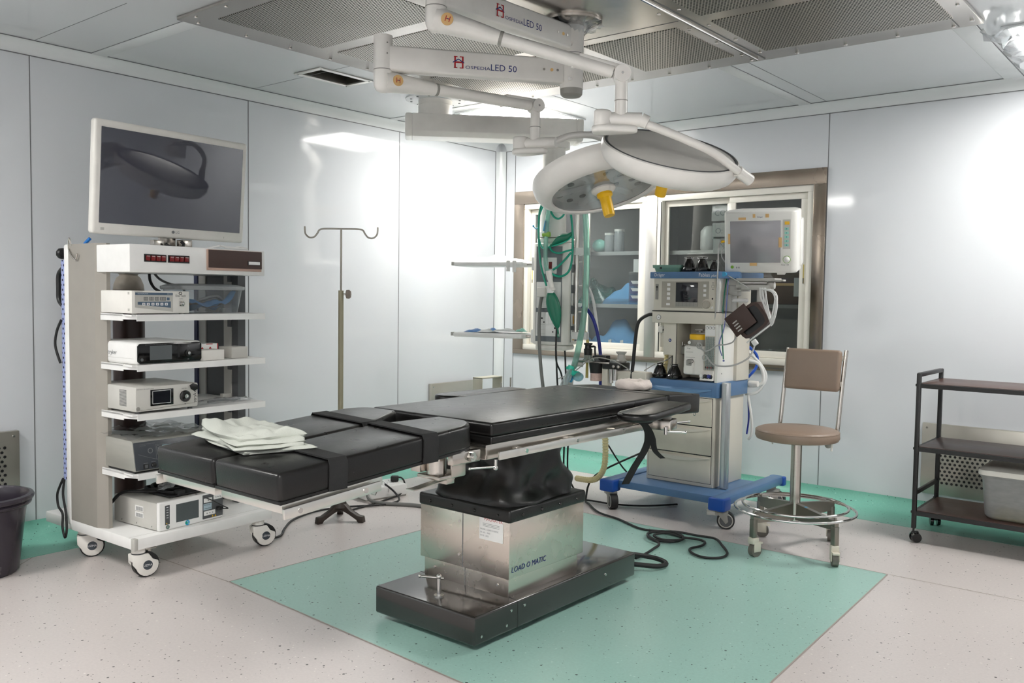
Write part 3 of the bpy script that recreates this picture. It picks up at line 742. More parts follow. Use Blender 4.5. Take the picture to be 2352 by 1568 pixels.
# ------------------------------------------------------------------ surgical light
LX = (-2.655, 3.672, ZC)
sl = thing('surgical_light', 'white twin-headed surgical light hanging from the ceiling above the operating table', 'surgical light', LX)
class WL_(MB):
    def build(s, name, mats, parent, **k):
        s.v = [(x-LX[0], y-LX[1], z-LX[2]) for x, y, z in s.v]; return MB.build(s, name, mats, parent, **k)
V = Vector
cx, cy = LX[0], LX[1]
b = WL_(); b.lathe([(.15, 2.8275), (.15, 2.815), (.13, 2.805), (.062, 2.80)], 32, M=T(cx, cy, 0)); b.build('ceiling_flange', M_STEEL, sl)
b = WL_(); r0 = random.Random(9); pr = []
for i in range(48):
    a = 2*PI*i/48
    for k, (r, z) in enumerate(((.064, 2.77), (.085, 2.795), (.12, 2.806), (.155, 2.812))): pr.append((cx+(r+r0.uniform(-.012, .012)*(k > 0))*math.cos(a), cy+(r+r0.uniform(-.012, .012)*(k > 0))*math.sin(a), z+r0.uniform(-.012, .008)))
b.add(pr, [(i*4+k, ((i+1) % 48)*4+k, ((i+1) % 48)*4+k+1, i*4+k+1) for i in range(48) for k in range(3)]); b.build('plastic_wrap', M_FILM, sl, ang=20)
b = WL_(); b.cyl((cx, cy, 2.665), (cx, cy, 2.81), .058, n=32); b.cyl((cx, cy, 2.660), (cx, cy, 2.6665), .0565, n=32, mat=1); b.cyl((cx, cy, 2.49), (cx, cy, 2.662), .058, n=32); b.cyl((cx, cy, 2.635), (cx, cy, 2.638), .0586, n=32, mat=1)
b.lathe([(.0, 2.452), (.045, 2.453), (.055, 2.462), (.0575, 2.492)], 32, 2, T(cx, cy, 0))
for z, a in ((2.70, -62), (2.60, -62), (2.53, -62)):
    d = V((math.cos(math.radians(a)), math.sin(math.radians(a)), 0)); b.cyl(V((cx, cy, z))+d*.055, V((cx, cy, z))+d*.0615, .010, n=12, mat=3)
b.build('column', [M_IVORY, M_GREYD, M_GREYM, M_CHROME], sl)
LOGO = [M_IVORY, M_TXTN, M_TXTR, M_GREYM, M_TAPE, M_CHROME]
def logo(b, M, h):
    """red H with a blue roof stroke, then the printed name"""
    b.text('H', h*1.0, M, 2, xs=.95, shear=0); b.rect(-h*.03, h*.28, 0, h*.07, M, 2); b.rect(h*.47, h*.78, 0, h*.07, M, 2); b.rect(-h*.03, h*.28, h*.93, h, M, 2); b.rect(h*.47, h*.78, h*.93, h, M, 2)
    for p, q in (((-.12*h, .42*h), (.37*h, .72*h)), ((.37*h, .72*h), (.86*h, .42*h))):
        b.add([(p[0], p[1], .0006), (q[0], q[1], .0006), (q[0], q[1]+.09*h, .0006), (p[0], p[1]+.09*h, .0006)], [(0, 1, 2, 3)], M, 1)
    b.text('OSPEDIA', h*.27, M @ T(h*.98, 0, 0), 1, xs=1.45); b.text('LED 50', h*.55, M @ T(h*3.2, 0, 0), 1)
def arm(e, z, hh, hw, name, logo_at):
    e = V((e[0], e[1], 0)); c = V((cx, cy, 0)); u = (c-e).normalized(); n = V((-u.y, u.x, 0)); L_ = (c-e).length
    if n.y > 0: n = -n                       # the lettered face looks at the door side
    M = frame((e.x, e.y, z), u, (0, 0, 1))
    b = WL_(); b.box(.0, L_-.045, -hw, hw, -hh, hh, r=.012, M=M, seg=3)
    Mf = frame(V((e.x, e.y, z))+n*(hw+.0012)+u*logo_at-V((0, 0, hh*.45)), u, n)
    logo(b, Mf, hh*.95)
    for k, (dx, r, m_) in enumerate(((.085, .008, 4), (.125, .006, 5), (.055, .006, 5))):
        p = V((cx, cy, z))-u*(dx+.03)+n*(hw+.0005); b.cyl(p, p+n*.003, r, n=12, mat=m_)
    pl = [(.055*math.cos(a)*1.3, .05*math.sin(a)) for a in [2*PI*k/24 for k in range(24)]]
    return b.build(name, LOGO, sl)
E1, Z1 = (-3.222, 2.912), 2.571; E2, Z2 = (-2.703, 2.742), 2.735
arm(E1, Z1, .060, .035, 'horizontal_arm', .34); arm(E2, Z2, .060, .035, 'horizontal_arm', .34)
def elbow_arm(E, ztop, zl, tip, name):
    e = V((E[0], E[1], zl)); tp = V(tip); u = (tp-e).normalized(); n = V((-u.y, u.x, 0)).normalized()
    if n.y > 0: n = -n
    b = WL_(); b.cyl((E[0], E[1], zl+.04), (E[0], E[1], ztop), .045, n=24); b.lathe([(.0448, .05), (.0455, .0), (.043, -.025), (.034, -.045), (.015, -.056), (0, -.058)], 24, M=T(E[0], E[1], zl))
    b.cyl((E[0], E[1], zl+.048), (E[0], E[1], zl+.052), .0458, n=24, mat=3)
    for dz in (.01, .06): b.cyl(V((E[0], E[1], ztop-.03-dz))+n*.043, V((E[0], E[1], ztop-.03-dz))+n*.047, .004, n=8, mat=3)
    b.build('elbow', LOGO, sl)
    b = WL_(); M = frame(e, u, (0, 0, 1)); L_ = (tp-e).length
    prof = [(-.01, .058), (.10, .056), (.26, .033), (.30, .030)]
    b.tube([(x, 0, 0) for x, _ in ((.0, 0), (.06, 0), (.14, 0), (.22, 0), (.285, 0))], lambda t: .055-.024*t, 18, 0, M, smooth=1)
    b.cyl((.283, 0, 0), (.298, 0, 0), .0315, n=18, mat=3, M=M)
    b.tube([(.298, 0, 0), (L_-.04, 0, 0)], .029, 18, 0, M, smooth=1)
    b.box(L_-.20, L_+.0, -.020, .020, .005, .036, r=.008, M=M)
    b.cyl(tp+n*.036, tp-n*.036, .036, n=24); b.cyl(tp+n*.036, tp+n*.0375, .006, n=10, mat=5)
    p = e+n*.05+u*.055; b.cyl(p, p+n*.006, .026, n=22, mat=4); Mh = frame(p+n*.0075-V((0, 0, .012))-u*.011, u, n); b.text('H', .024, Mh, 2); b.rect(.006, .016, .011, .014, Mh, 1, z=.0004)
    b.cyl(e+u*(L_-.22)-V((0, 0, .034)), e+u*(L_-.22)-V((0, 0, .026)), .008, n=10)
    b.build(name, LOGO, sl)
T1 = (-2.965, 3.775, 2.462); T2 = (-2.085, 3.250, 2.398)
elbow_arm(E1, Z1+.107, Z1-.105, T1, 'spring_arm'); elbow_arm(E2, Z2+.09, Z2-.115, T2, 'spring_arm')
def head(c, n, tipv, kz, path, hx, sc):
    n = V(n).normalized(); M = zframe(c, n, hx) @ Matrix.Scale(sc, 4)
    kn = V((tipv[0], tipv[1], kz))
    # yoke: drop tube, cardan knuckle with its cover, curved bow
    b = WL_(); b.cyl(V(tipv)-V((0, 0, .0)), kn+V((0, 0, .0)), .026, .028, 20); b.cyl(V(tipv)-V((0, 0, .11)), V(tipv)-V((0, 0, .113)), .0292, n=20, mat=3)
    b.build('drop_tube', LOGO, sl)
    d = (V(path[0])-kn); d.z = 0; d.normalize()
    b = WL_(); b.cyl(kn-d*.05, kn+d*.09, .034, .030, 22); b.cyl(kn+d*.086, V(path[0])+d*.02, .030, .028, 22)
    Mk = frame(kn-d*.02-V((0, 0, .004)), d, (0, 0, 1))
    b.prism([(-.085, -.055), (-.03, -.06), (.085, -.025), (.095, 0), (.085, .025), (-.03, .06), (-.085, .055), (-.105, .03), (-.105, -.03)], -.052, -.022, r=.012, M=Mk, seg=3)
    b.prism([(-.095, -.045), (-.055, -.052), (-.02, -.030), (-.02, .030), (-.055, .052), (-.095, .045)], -.03, .045, r=.014, M=Mk, seg=3)
    b.build('knuckle', LOGO, sl)
    b = WL_(); b.tube(path, .0185, 14, 0, smooth=8); e = V(path[-1]); q = (e-V(path[-2])).normalized(); b.cyl(e-q*.07, e+q*.012, .026, n=20); b.cyl(e+q*.012, e+q*.0145, .024, n=20, mat=3)
    b.build('bow', LOGO, sl)
    hd = WL_()
    hd.lathe([(0, .004), (.20, .003), (.318, -.004), (.322, -.010), (.330, -.010), (.334, -.002), (.342, -.006), (.347, -.030), (.343, -.058), (.325, -.090), (.300, -.108), (.285, -.114), (.268, -.112), (.262, -.104)], 64, 0, M, cap=False)
    h = hd.build('lamp_head', LOGO, sl)
    b = WL_(); b.tube([(.326*math.cos(2*PI*i/64), .326*math.sin(2*PI*i/64), -.0045) for i in range(64)], .0055, 6, 0, M, smooth=1, closed=True); b.box(.0, .03, .345, .349, -.03, -.02, M=M); b.build('rim_gasket', M_GREYD, h)
    b = WL_(); b.lathe([(.264, -.103), (.05, -.1005), (0, -.100)], 48, 0, M, cap=False); b.build('lens', M_LENS, h, smooth=True)
    b = WL_(); b.lathe([(.266, -.100), (.263, -.060), (0, -.060)], 40, 0, M, cap=False)
    for ring, cnt in ((.10, 6), (.165, 10), (.228, 14)):
        for k in range(cnt):
            a = 2*PI*(k+.3*ring*10)/cnt; b.cyl((ring*math.cos(a), ring*math.sin(a), -.066), (ring*math.cos(a), ring*math.sin(a), -.0605), .017, n=14, M=M, mat=1)
    for k in range(6):
        a = PI/6+k*PI/3; b.box(.06, .258, -.02, .02, -.078, -.0615, r=.004, M=M @ RZ(math.degrees(a)), mat=2)
    b.build('led_array', [M_LEDP, M_GREYD, M_WHITE], h)
    b = WL_(); b.lathe([(.062, -.100), (.062, -.108), (.045, -.124), (.040, -.126), (0, -.126)], 24, 0, M); b.lathe([(.040, -.124), (.040, -.138), (.030, -.150), (.029, -.235), (.026, -.245), (.0, -.246)], 18, 1, M)
    b.build('handle', [M_OFFW, M_YEL], h)
M_LEDP = mat('led_reflector_plate', (226, 226, 223), .35)
M_LENS = glassy('lamp_lens', (232, 236, 238), haze=.22, rough=.08, refl=1.3)
c1 = V((-2.65, 3.927, 2.112)); n1 = V((-.329, .073, .941))
head(c1, n1, T1, 2.262, [(-2.865, 3.80, 2.262), (-2.83, 3.93, 2.315), (-2.77, 4.10, 2.325), (-2.69, 4.27, 2.24), (-2.625, 4.31, 2.085)], (1, 0, 0), 1.055)
c2 = V((-2.046, 3.620, 2.128)); n2 = V((.377, -.238, .895))
head(c2, n2, T2, 2.205, [(-2.005, 3.30, 2.192), (-1.90, 3.405, 2.142), (-1.80, 3.54, 2.082), (-1.75, 3.65, 2.022), (-1.718, 3.735, 1.98)], (1, 0, 0), .93)
# ------------------------------------------------------------------ equipment tower (its front faces the operating table)
KX, KY, KR = -4.16, 2.14, 92.7
KM = T(KX, KY, 0) @ RZ(KR)
def kw(u, v, z): return tuple(KM @ Vector((u, v, z)))
tower = thing('equipment_tower', 'tall white equipment trolley with shelves and big white casters by the left wall', 'equipment trolley', (KX, KY, 0), KR)
b = MB(); b.box(0, .835, 0, .905, .155, .213, r=.006); b.box(-.002, .02, -.002, .03, .154, .214, r=.004, mat=1); b.box(.0, .835, .05, .052, .2125, .2135, mat=1)
b.build('base_plate', [M_WHITE, M_GREYL], tower)
# side uprights
b = MB(); b.prism([(0, .352), (.030, .292), (.050, .292), (.050, .62), (0, .62)], .213, 1.682, mat=0); up1 = b.build('upright', M_GREY, tower, smooth=False)
b = MB(); b.box(-.002, .052, .612, .668, .18, 1.682, r=.012, seg=3); b.build('edge_strip', M_WHITE, up1)
b = MB(); b.box(.004, .034, .668, .704, .42, 1.60); b.build('slotted_rail', M_SLOT, up1, smooth=False)
b = MB(); b.cyl((.015, .676, 1.635), (.015, .705, 1.635), .006, n=10); b.lathe([(0, .0), (.022, .002), (.030, .012), (.030, .022), (.018, .034), (0, .036)], 9, 1, T(.015, .70, 1.635) @ RX(-90)); b.build('clamp_knob', [M_CHROME, M_BLACK], up1)
b = MB(); b.tube([(.02, .66, 1.56), (.02, .715, 1.555), (.02, .762, 1.52), (.02, .766, 1.45), (.02, .762, 1.39), (.02, .715, 1.355), (.02, .66, 1.35)], .013, 10); b.build('push_handle', M_BLACK, up1)
b = MB(); b.tube([(.0, .585, 1.672), (-.004, .590, 1.70), (-.002, .605, 1.712), (-.002, .610, 1.66), (-.012, .56, 1.62), (-.012, .52, 1.60), (-.012, .50, 1.63)], .004, 8); b.build('hook', M_STEEL, up1)
b = MB(); b.prism([(.800, .262), (.848, .262), (.848, .66), (.800, .66)], .213, 1.60, mat=0)
b.box(.792, .802, .318, .39, .213, 1.60, mat=1); b.box(.792, .802, .572, .640, .213, 1.60, mat=1); b.box(.796, .802, .260, .318, .213, 1.6, mat=2)
for z in (1.30, 1.05, .80, .50, 1.56): b.box(.785, .80, .315, .345, z-.06, z-.02, mat=2)
up2 = b.build('upright', [M_GREYD, M_GREYL, M_GREYD], tower, smooth=False)
b = MB(); b.box(.782, .800, .640, .672, .40, 1.60); b.build('slotted_rail', M_NAVY, up2, smooth=False)
# shelves
for z in (1.296, 1.046, .800, .502):
    b = MB(); b.box(.014, .808, .03, .60, z+.020, z+.028); b.box(.040, .808, .026, .032, z-.004, z+.029); b.box(.014, .018, .115, .60, z-.004, z+.031)
    b.add([(.014, .115, z+.028), (.044, .028, z+.028), (.044, .028, z+.004), (.014, .115, z+.004)], [(0, 1, 2, 3)]); b.box(.802, .808, .03, .60, z-.002, z+.029)
    b.box(.735, .800, .32, .345, z+.028, z+.052, mat=1)
    b.build('shelf', [M_WHITE, M_GREYL], tower, smooth=False)
# switch box on top
b = MB(); b.box(.006, .806, .03, .60, 1.535, 1.672, r=.003); hb = b.build('switch_box', M_WHITE, tower)
for u0, u1 in ((.081, .200), (.211, .331)):
    b = MB(); b.box(u0, u1, .025, .031, 1.587, 1.625)
    w = (u1-u0-.008)/4
    for k in range(4):
        x = u0+.004+k*w; b.box(x+.002, x+w-.002, .019, .026, 1.593, 1.619, r=.003, mat=1); b.rect(x+.005, x+w-.005, .021, .023, face(0, .0185, 1.593), 2)
    b.build('rocker_switches', [M_BLACK, M_RED, M_WHITE], hb)
b = MB(); b.box(.434, .779, .020, .031, 1.556, 1.666, r=.002, mat=1); b.box(.440, .776, .014, .021, 1.570, 1.664, mat=0); b.box(.682, .763, .011, .015, 1.590, 1.612, mat=2); b.box(.686, .759, .009, .012, 1.593, 1.609, mat=3); b.build('drawer_front', [M_BROWN, M_PINKB, M_BLACK, M_WHITE], hb)
# casters
def caster(u, v, ang, brake):
    M = T(u, v, 0) @ RZ(ang)
    b = MB(); b.cyl((0, 0, .128), (0, 0, .156), .034, n=24, M=M); b.cyl((0, 0, .122), (0, 0, .126), .0345, n=24, M=M, mat=1)
    sh = [(-.040, .122), (.040, .122), (.062, .090)]+[(.035+.056*math.cos(a), .063+.056*math.sin(a)) for a in [math.radians(d) for d in range(15, -171, -18)]]+[(-.038, .075)]
    Mv = M @ Matrix(((1, 0, 0, 0), (0, 0, -1, 0), (0, 1, 0, 0), (0, 0, 0, 1)))
    for s in (-.034, .020): b.prism(sh[::-1], s, s+.014, r=.005, M=Mv)
    b.box(-.038, .045, -.02, .02, .085, .122, r=.005, M=M)
    c = b.build('caster', [M_OFFW, M_GREYD], tower)
    b = MB(); b.cyl((.035, -.0195, .063), (.035, .0195, .063), .063, n=32, M=M); b.build('wheel', M_RUBBER, c)
    b = MB(); Mt = M @ T(.035, -.0348, .063) @ FR
    b.cyl((.035, -.0345, .063), (.035, -.0335, .063), .024, n=24, M=M); b.text('UZMA', .011, M @ T(.035, -.0352, .063) @ FR, 1, center=True)
    b.build('hub_cap', [M_SLATEB, M_TXTW], c)
    if brake:
        b = MB(); b.box(.03, .085, -.022, .022, .140, .146, r=.002, M=M); b.box(.045, .06, -.006, .006, .12, .142, M=M); b.build('brake_pedal', M_STEEL, c)
M_SLATEB = mat('slate_hub', (58, 66, 74), .4)
caster(.065, .605, 65-92, False); caster(.055, .060, 82-92, True); caster(.775, .050, -92+75, False); caster(.77, .83, 0, False)

M_GALV = mat('galvanised_case', (178, 176, 168), .42, .45, var=.06, scale=5, stretch=(1, 1, 8))
M_SLATEBL = mat('blue_grey_panel', (78, 98, 118), .45)
M_GREYL2 = mat('silver_grey_enamel', (198, 196, 190), .36)
M_SLATEF = mat('charcoal_front', (58, 62, 68), .32)
M_TAPEB = mat('pale_blue_label', (170, 190, 200), .6)
M_HOSEB2 = mat('bright_blue_hose', (20, 120, 205), .4)
# ---- television on its post
TVM = (-4.600, 2.625, 0)
tv = thing('television', 'big white-framed television standing on top of the equipment tower', 'television', kw(.49, .42, 1.672), 93.65)
P = RX(4.3); Mt = T(0, 0, .368) @ P
b = MB(); b.box(-.468, .468, -.022, .030, -.305, .283, r=.016, seg=3, M=Mt); b.box(-.33, .33, .03, .06, -.20, .18, r=.02, M=Mt)
Mf = Mt @ T(0, -.0235, 0) @ FR
b.text('LG', .014, Mf @ T(.012, -.276, 0), 1); b.cyl((-.004, -.0225, -.269), (-.004, -.0240, -.269), .0085, n=16, M=Mt, mat=1); b.rect(-.425, -.405, -.284, -.270, Mf, 2); b.rect(.325, .329, -.284, -.274, Mf, 2)
scr = b.build('housing', [M_OFFW, M_TXTG, M_GREYL], tv)
M_TVS = mat('television_screen', (66, 67, 78), .02, spec=.85, var=.01)
b = MB(); b.box(-.434, .434, -.0262, -.018, -.247, .244, M=Mt); b.build('screen', M_TVS, tv, smooth=False)
b = MB(); b.box(-.05, .05, .055, .075, .0, .40, r=.003); b.box(-.10, .10, -.02, .12, 0, .012, r=.003); b.box(-.12, -.06, .0, .04, .012, .05, r=.003); b.box(.05, .12, .0, .05, .012, .06, r=.004); b.build('stand', [M_STEEL, M_BLACK], tv)
b = MB(); b.tube([(-.06, -.015, .03), (-.04, -.03, .015), (.02, -.032, .012), (.05, -.02, .03), (.04, -.01, .05)], .009, 8); b.build('cable_loop', M_RUBBER, tv)
tag(MB().tube([(0, 0, 0), (.05, -.03, .015), (.10, .02, .02), (.16, -.02, .012), (.22, .02, .02), (.25, -.015, .010), (.20, -.035, .008), (.10, -.02, .01)], .005, 8).build('power_cable', M_HOSEW), 'loose white cable bundled under the television on the switch box', 'cable', loc=kw(.53, .17, 1.676), rz=92)

# ---- devices on the shelves (origin at the front left foot, front faces -y)
def device(name, label, cat, u, v, z, rz=0): return thing(name, label, cat, kw(u, v, z), KR+rz)
# insufflator
d = device('insufflator', 'beige insufflator with blue button panel on the top shelf of the tower', 'medical device', .016, .032, 1.324)
w, dp, h = .318, .36, .119
b = MB(); b.box(0, w, 0, dp, .006, h, r=.004); 
for z in (.018, .100): b.box(-.001, .0, .02, .035, z, z+.012, mat=1)
for x in (.03, .29): b.cyl((x, .03, 0), (x, .03, .008), .012, n=12, mat=1)
for x in (.03, .29): b.cyl((x, .33, 0), (x, .33, .008), .012, n=12, mat=1)
F = face(0, -.0012, 0)
b.text('CO2 INSUFFLATOR', .0035, F @ T(.014, h-.006, 0), 2); b.build('case', [M_OFFW, M_GREYL, M_TXTB], d)
b = MB(); F = face(0, -.0016, 0)
b.add([(.016, .112, 0), (.222, .110, 0), (.222, .014, 0), (.016, .036, 0)], [(3, 2, 1, 0)], F, 0); F2 = face(0, -.0022, 0)
b.rect(.017, .221, .098, .110, F2, 1); b.text('CO2 INSUFFLATOR', .0045, face(0, -.0026, 0) @ T(.03, .102, 0), 2); b.text('ENDO-30 L', .004, face(0, -.0026, 0) @ T(.19, .102, 0), 2)
b.add([(.03, .064, 0), (.21, .066, 0), (.21, .034, 0), (.03, .050, 0)], [(3, 2, 1, 0)], F2, 1)
for k, (x, ww) in enumerate(((.062, .023), (.092, .023), (.122, .022), (.150, .033))):
    b.rect(x, x+ww, .071, .088, F2, 4)
    for j in range(2 if ww < .03 else 3): b.text('8', .013, face(0, -.0026, 0) @ T(x+.0025+j*.010, .073, 0), 0)
b.rect(.188, .203, .072, .086, F2, 1)
for k in range(6):
    x = .054+k*.0245; b.rect(x, x+.016, .046, .059, face(0, -.0026, 0), 2); b.rect(x+.004, x+.012, .050, .055, face(0, -.003, 0), 3)
b.build('control_panel', [M_GREYL, M_SLATEBL, M_TXTW, M_TXTG, M_GREYD], d, smooth=False)
b = MB(); F = face(0, -.0014, 0); b.text('EnerTech', .011, F @ T(.238, .090, 0), 0, xs=.95); b.tube([(.265+.008*math.cos(a)*1, -.0012, .112+.006*math.sin(a)-.004) for a in [2*PI*k/14 for k in range(14)]], .0014, 5, 0, smooth=1, closed=True)
b.text('OUTPUT', .004, F @ T(.258, .078, 0), 0); b.lathe([(.011, 0), (.010, .014), (.006, .016), (0, .016)], 14, 1, T(.272, 0, .055) @ RX(90)); b.box(.259, .285, -.004, 0, .042, .069, r=.002, mat=1); b.build('gas_outlet', [M_TXTB, M_CHROME], d)

# light source / camera console with the black curved front
d = device('camera_console', 'white console with glossy black rounded front on the second shelf of the tower', 'medical device', .034, .030, 1.074)
w, dp, h = .370, .42, .112
b = MB(); b.box(0, w, .0, dp, .0, h, r=.018, seg=4)
b.text('stryker', .030, frame((-.0012, .27, .038), (0, -1, 0), (-1, 0, 0)), 1); b.box(-.0006, .002, .02, dp-.02, .030, .0312, mat=2)
b.build('case', [M_WHITE, M_TXTG, M_GREYL], d)
b = MB(); b.prism([(x, z) for x, z in ((.006, .018), (.018, .006), (w-.018, .006), (w-.006, .018), (w-.006, h-.018), (w-.018, h-.006), (.018, h-.006), (.006, h-.018))], 0, .008, r=.002, M=face(0, .001, 0)); F = face(0, -.0075, 0)
b.rect(.070, .192, .022, .094, F, 1); b.text('1688  4K CAMERA SYSTEM WITH ADVANCED IMAGING', .0034, F @ T(.045, .098, 0), 2)
b.lathe([(.018, 0), (.018, .004), (.010, .006), (.009, .003), (0, .003)], 20, 3, T(.285, -.007, .050) @ RX(90)); b.lathe([(.008, 0), (.008, .008), (0, .008)], 14, 4, T(.285, -.009, .050) @ RX(90))
b.rect(.281, .289, .080, .083, F, 2); b.rect(.281, .289, .088, .092, F, 2); b.rect(.280, .290, .016, .021, F, 5); b.cyl((.028, -.0072, .026), (.028, -.008, .026), .008, n=14, mat=5); b.rect(.225, .236, .03, .10, F, 6)
b.build('front_panel', [M_GLOSSB, M_LCD, M_TXTG, M_BLACK, M_CHROME, M_GREYD, M_BLACK], d)

# light source with the side grille
d = device('light_source', 'silver light source box with small square screen on the third shelf of the tower', 'medical device', .031, .030, .834)
w, dp, h = .349, .40, .130
b = MB(); b.box(0, w, 0, dp, .006, h, r=.006)
for x in (.03, .32):
    for y in (.03, .37): b.cyl((x, y, -.006), (x, y, .008), .012, n=10, mat=1)
for k in range(14): b.box(-.001, .001, .085, .150, .030+k*.006, .0325+k*.006, mat=1)
F = face(0, -.0012, 0); b.text('PRECISION  LED LIGHT SOURCE', .0045, F @ T(.006, h-.014, 0), 1)
b.text('stryker', .024, F @ T(w-.005, .028, 0) @ RZ(90), 2); b.tube([(.006, -.001, .012), (.10, -.001, .016), (.25, -.001, .024), (w-.02, -.001, .026)], .001, 5, 3)
b.cyl((.012, .0, .022), (.012, -.002, .022), .010, n=16, mat=3); b.build('case', [M_GREYL2, M_GREYD, M_TXTB, M_GREYM], d)
b = MB(); b.box(.078, .205, -.0035, .001, .030, .112, r=.002); b.rect(.088, .190, .040, .106, face(0, -.0037, 0), 1); b.rect(.090, .188, .042, .104, face(0, -.0041, 0), 2); b.build('display', [M_GLOSSB, M_WHITE, M_SCREEN], d)
b = MB(); b.lathe([(.030, 0), (.030, .008), (.024, .012), (.018, .008), (0, .007)], 26, 0, T(.272, 0, .066) @ RX(90)); b.lathe([(.012, .006), (.011, .018), (.006, .018), (0, .012)], 18, 1, T(.272, 0, .066) @ RX(90)); b.text('LIGHT CABLE', .004, face(0, -.0012, 0) @ T(.252, .104, 0), 0)
b.prism([(0, 0), (.02, -.012), (.045, .0), (.035, .022), (.012, .03), (-.008, .02)], 0, .006, r=.002, M=face(.305, -.001, .100) , mat=0); b.add([(.268, -.002, .027), (.276, -.002, .027), (.272, -.002, .022)], [(0, 2, 1)], mat=0)
b.build('lens_port', [M_BLACK, M_CHROME], d)

# electrosurgical unit with sloped dark front
d = device('surgical_generator', 'grey metal generator with sloping dark front panel on the lowest shelf of the tower', 'medical device', .024, .028, .531)
w, dp, h = .43, .42, .165
Ms = Matrix(((1, 0, 0, 0), (0, 0, 1, 0), (0, 1, 0, 0), (0, 0, 0, 1)))
b = MB(); b.prism([(.0, .012), (.42, .012), (.42, .165), (.034, .163), (.026, .155)], 0, w, r=.003, M=Matrix(((0, 0, 1, 0), (1, 0, 0, 0), (0, 1, 0, 0), (0, 0, 0, 1))))
b.box(.01, w-.01, .02, .40, 0, .014, mat=1); b.build('case', [M_GALV, M_BLACK], d)
b = MB(); A = frame((0.002, -.001, .016), (1, 0, 0), (0, -1, .18)); b.prism([(0, 0), (w-.004, 0), (w-.004, .140), (0, .140)], 0, .006, r=.002, M=A); Fp = A @ T(0, 0, .0066)
b.text('ULTRASONIC SURGICAL SYSTEM', .004, Fp @ T(.03, .126, 0), 1); b.text('GENERATOR', .004, Fp @ T(.03, .119, 0), 1)
for R_, q in ((.013, .98), (.011, 1)): b.tube([Fp @ Vector((.085+R_*math.cos(t), .092+R_*math.sin(t), 0)) for t in [2*PI*k/20 for k in range(20)]], .0009, 5, 1, smooth=1, closed=True)
b.tube([Fp @ Vector((.128+.008*math.cos(t), .09+(.016 if math.sin(t) > 0 else -.016)+.008*math.sin(t), 0)) for t in [2*PI*k/24 for k in range(24)]], .0009, 5, 1, smooth=1, closed=True)
b.tube([Fp @ Vector(p) for p in ((.115, .045, 0), (.115, .118, 0), (.25, .118, 0), (.25, .040, 0), (.115, .045, 0))], .0008, 5, 1, smooth=1); b.rect(.152, .20, .072, .112, Fp, 2)
b.rect(.128-.003, .128+.003, .100, .103, Fp, 1); b.rect(.128-.003, .128+.003, .078, .081, Fp, 1)
b.tube([Fp @ Vector((.02+k*.02, .08-.05*math.sin(k*.16), 0)) for k in range(11)], .0008, 5, 1)
b.box(.040, .068, .004, .028, 0, .010, r=.002, M=A, mat=3); b.rect(.046, .062, .008, .024, A @ T(0, 0, .0105), 4); b.lathe([(.013, .006), (.012, .014), (.009, .016), (0, .016)], 18, 3, A @ T(.095, .018, 0)); b.rect(.042, .066, .031, .0335, Fp, 1); b.rect(.083, .108, .034, .0365, Fp, 1)
b.build('front_panel', [M_SLATEF, M_TXTG, M_LCDB, M_BLACK, M_GREYD], d)

# lowest generator on the base plate
d = device('electrosurgical_unit', 'grey electrosurgical unit with white front and round logo on the tower base plate', 'medical device', .150, .040, .214, 3.2)
w, dp, h = .395, .38, .145
b = MB(); b.box(0, w, .012, dp, .004, h, r=.004)
for k in range(3): b.cyl((-.001, .05+.13*k, .02), (.0, .05+.13*k, .02), .004, n=8, mat=1)
for q in (.052, .086): b.box(-.0012, 0, .12, .19, q, q+.028, mat=2)
for q in (.056, .09):
    for k in range(12): b.box(-.0018, -.0011, .125+k*.005, .1272+k*.005, q-.002, q+.018, mat=3)
b.build('case', [M_GREYL2, M_CHROME, M_WHITE, M_TXTG], d)
b = MB(); b.box(0, w, -.012, .014, 0, h+.004, r=.008, seg=3); Mfp = face(0, -.0126, 0); Mf2 = face(0, -.0132, 0)
b.rect(.100, .238, .030, .125, Mfp, 1); b.rect(.034, .062, .030, .130, Mfp, 2)
for k in range(5): b.rect(.042, .054, .064+k*.0135, .067+k*.0135, Mf2, 3)
b.cyl((.048, -.0122, .018), (.048, -.016, .018), .011, n=16, mat=4); b.tube([(.048+.007*math.cos(t), -.0165, .018+.007*math.sin(t)) for t in [2*PI*k/14 for k in range(14)]], .001, 5, 2, smooth=1, closed=True)
b.cyl((.168, -.012, .010+.006), (.168, -.0128, .016), .014, n=24, mat=5); b.cyl((.162, -.0126, .016), (.162, -.0134, .016), .007, n=14, mat=6); b.text('R', .014, Mf2 @ T(.1635, .009, 0), 3)
b.add([(.040, .034, 0), (.048, .034, 0), (.044, .041, 0)], [(0, 1, 2)], Mf2, 7)
b.build('front_panel', [M_WHITE, M_LCD, M_GREYD, M_TXTW, M_CHROME, M_CYAN, M_TEALT, M_YEL], d)
b = MB(); b.box(.262, .392, -.0145, -.008, .012, .142, r=.003); Mf3 = face(0, -.0152, 0)
for x, z, ww, n in ((.268, .100, .052, 1), (.330, .108, .054, 3), (.268, .030, .072, 3)):
    b.box(x, x+ww, -.018, -.013, z, z+.024, r=.004, mat=1)
    for k in range(n): b.cyl((x+ww*(k+1)/(n+1), -.0178, z+.012), (x+ww*(k+1)/(n+1), -.0186, z+.012), .003, n=8, mat=0)
b.text('Monopolar', .009, Mf3 @ T(.268, .082, 0), 2); b.text('Neutral', .009, Mf3 @ T(.274, .064, 0), 2); b.rect(.266, .318, .060, .094, face(0, -.0149, 0), 3)
for x in (.318, .336): b.add([(x, .016, 0), (x+.012, .016, 0), (x+.006, .027, 0)], [(0, 1, 2)], Mf3, 4)
b.box(.345, .372, -.045, -.014, .050, .068, r=.004, mat=5); b.tube([(.36, -.045, .058), (.39, -.06, .055), (.36, -.05, .075), (.29, -.035, .12), (.24, .02, .152)], .003, 6, 5)
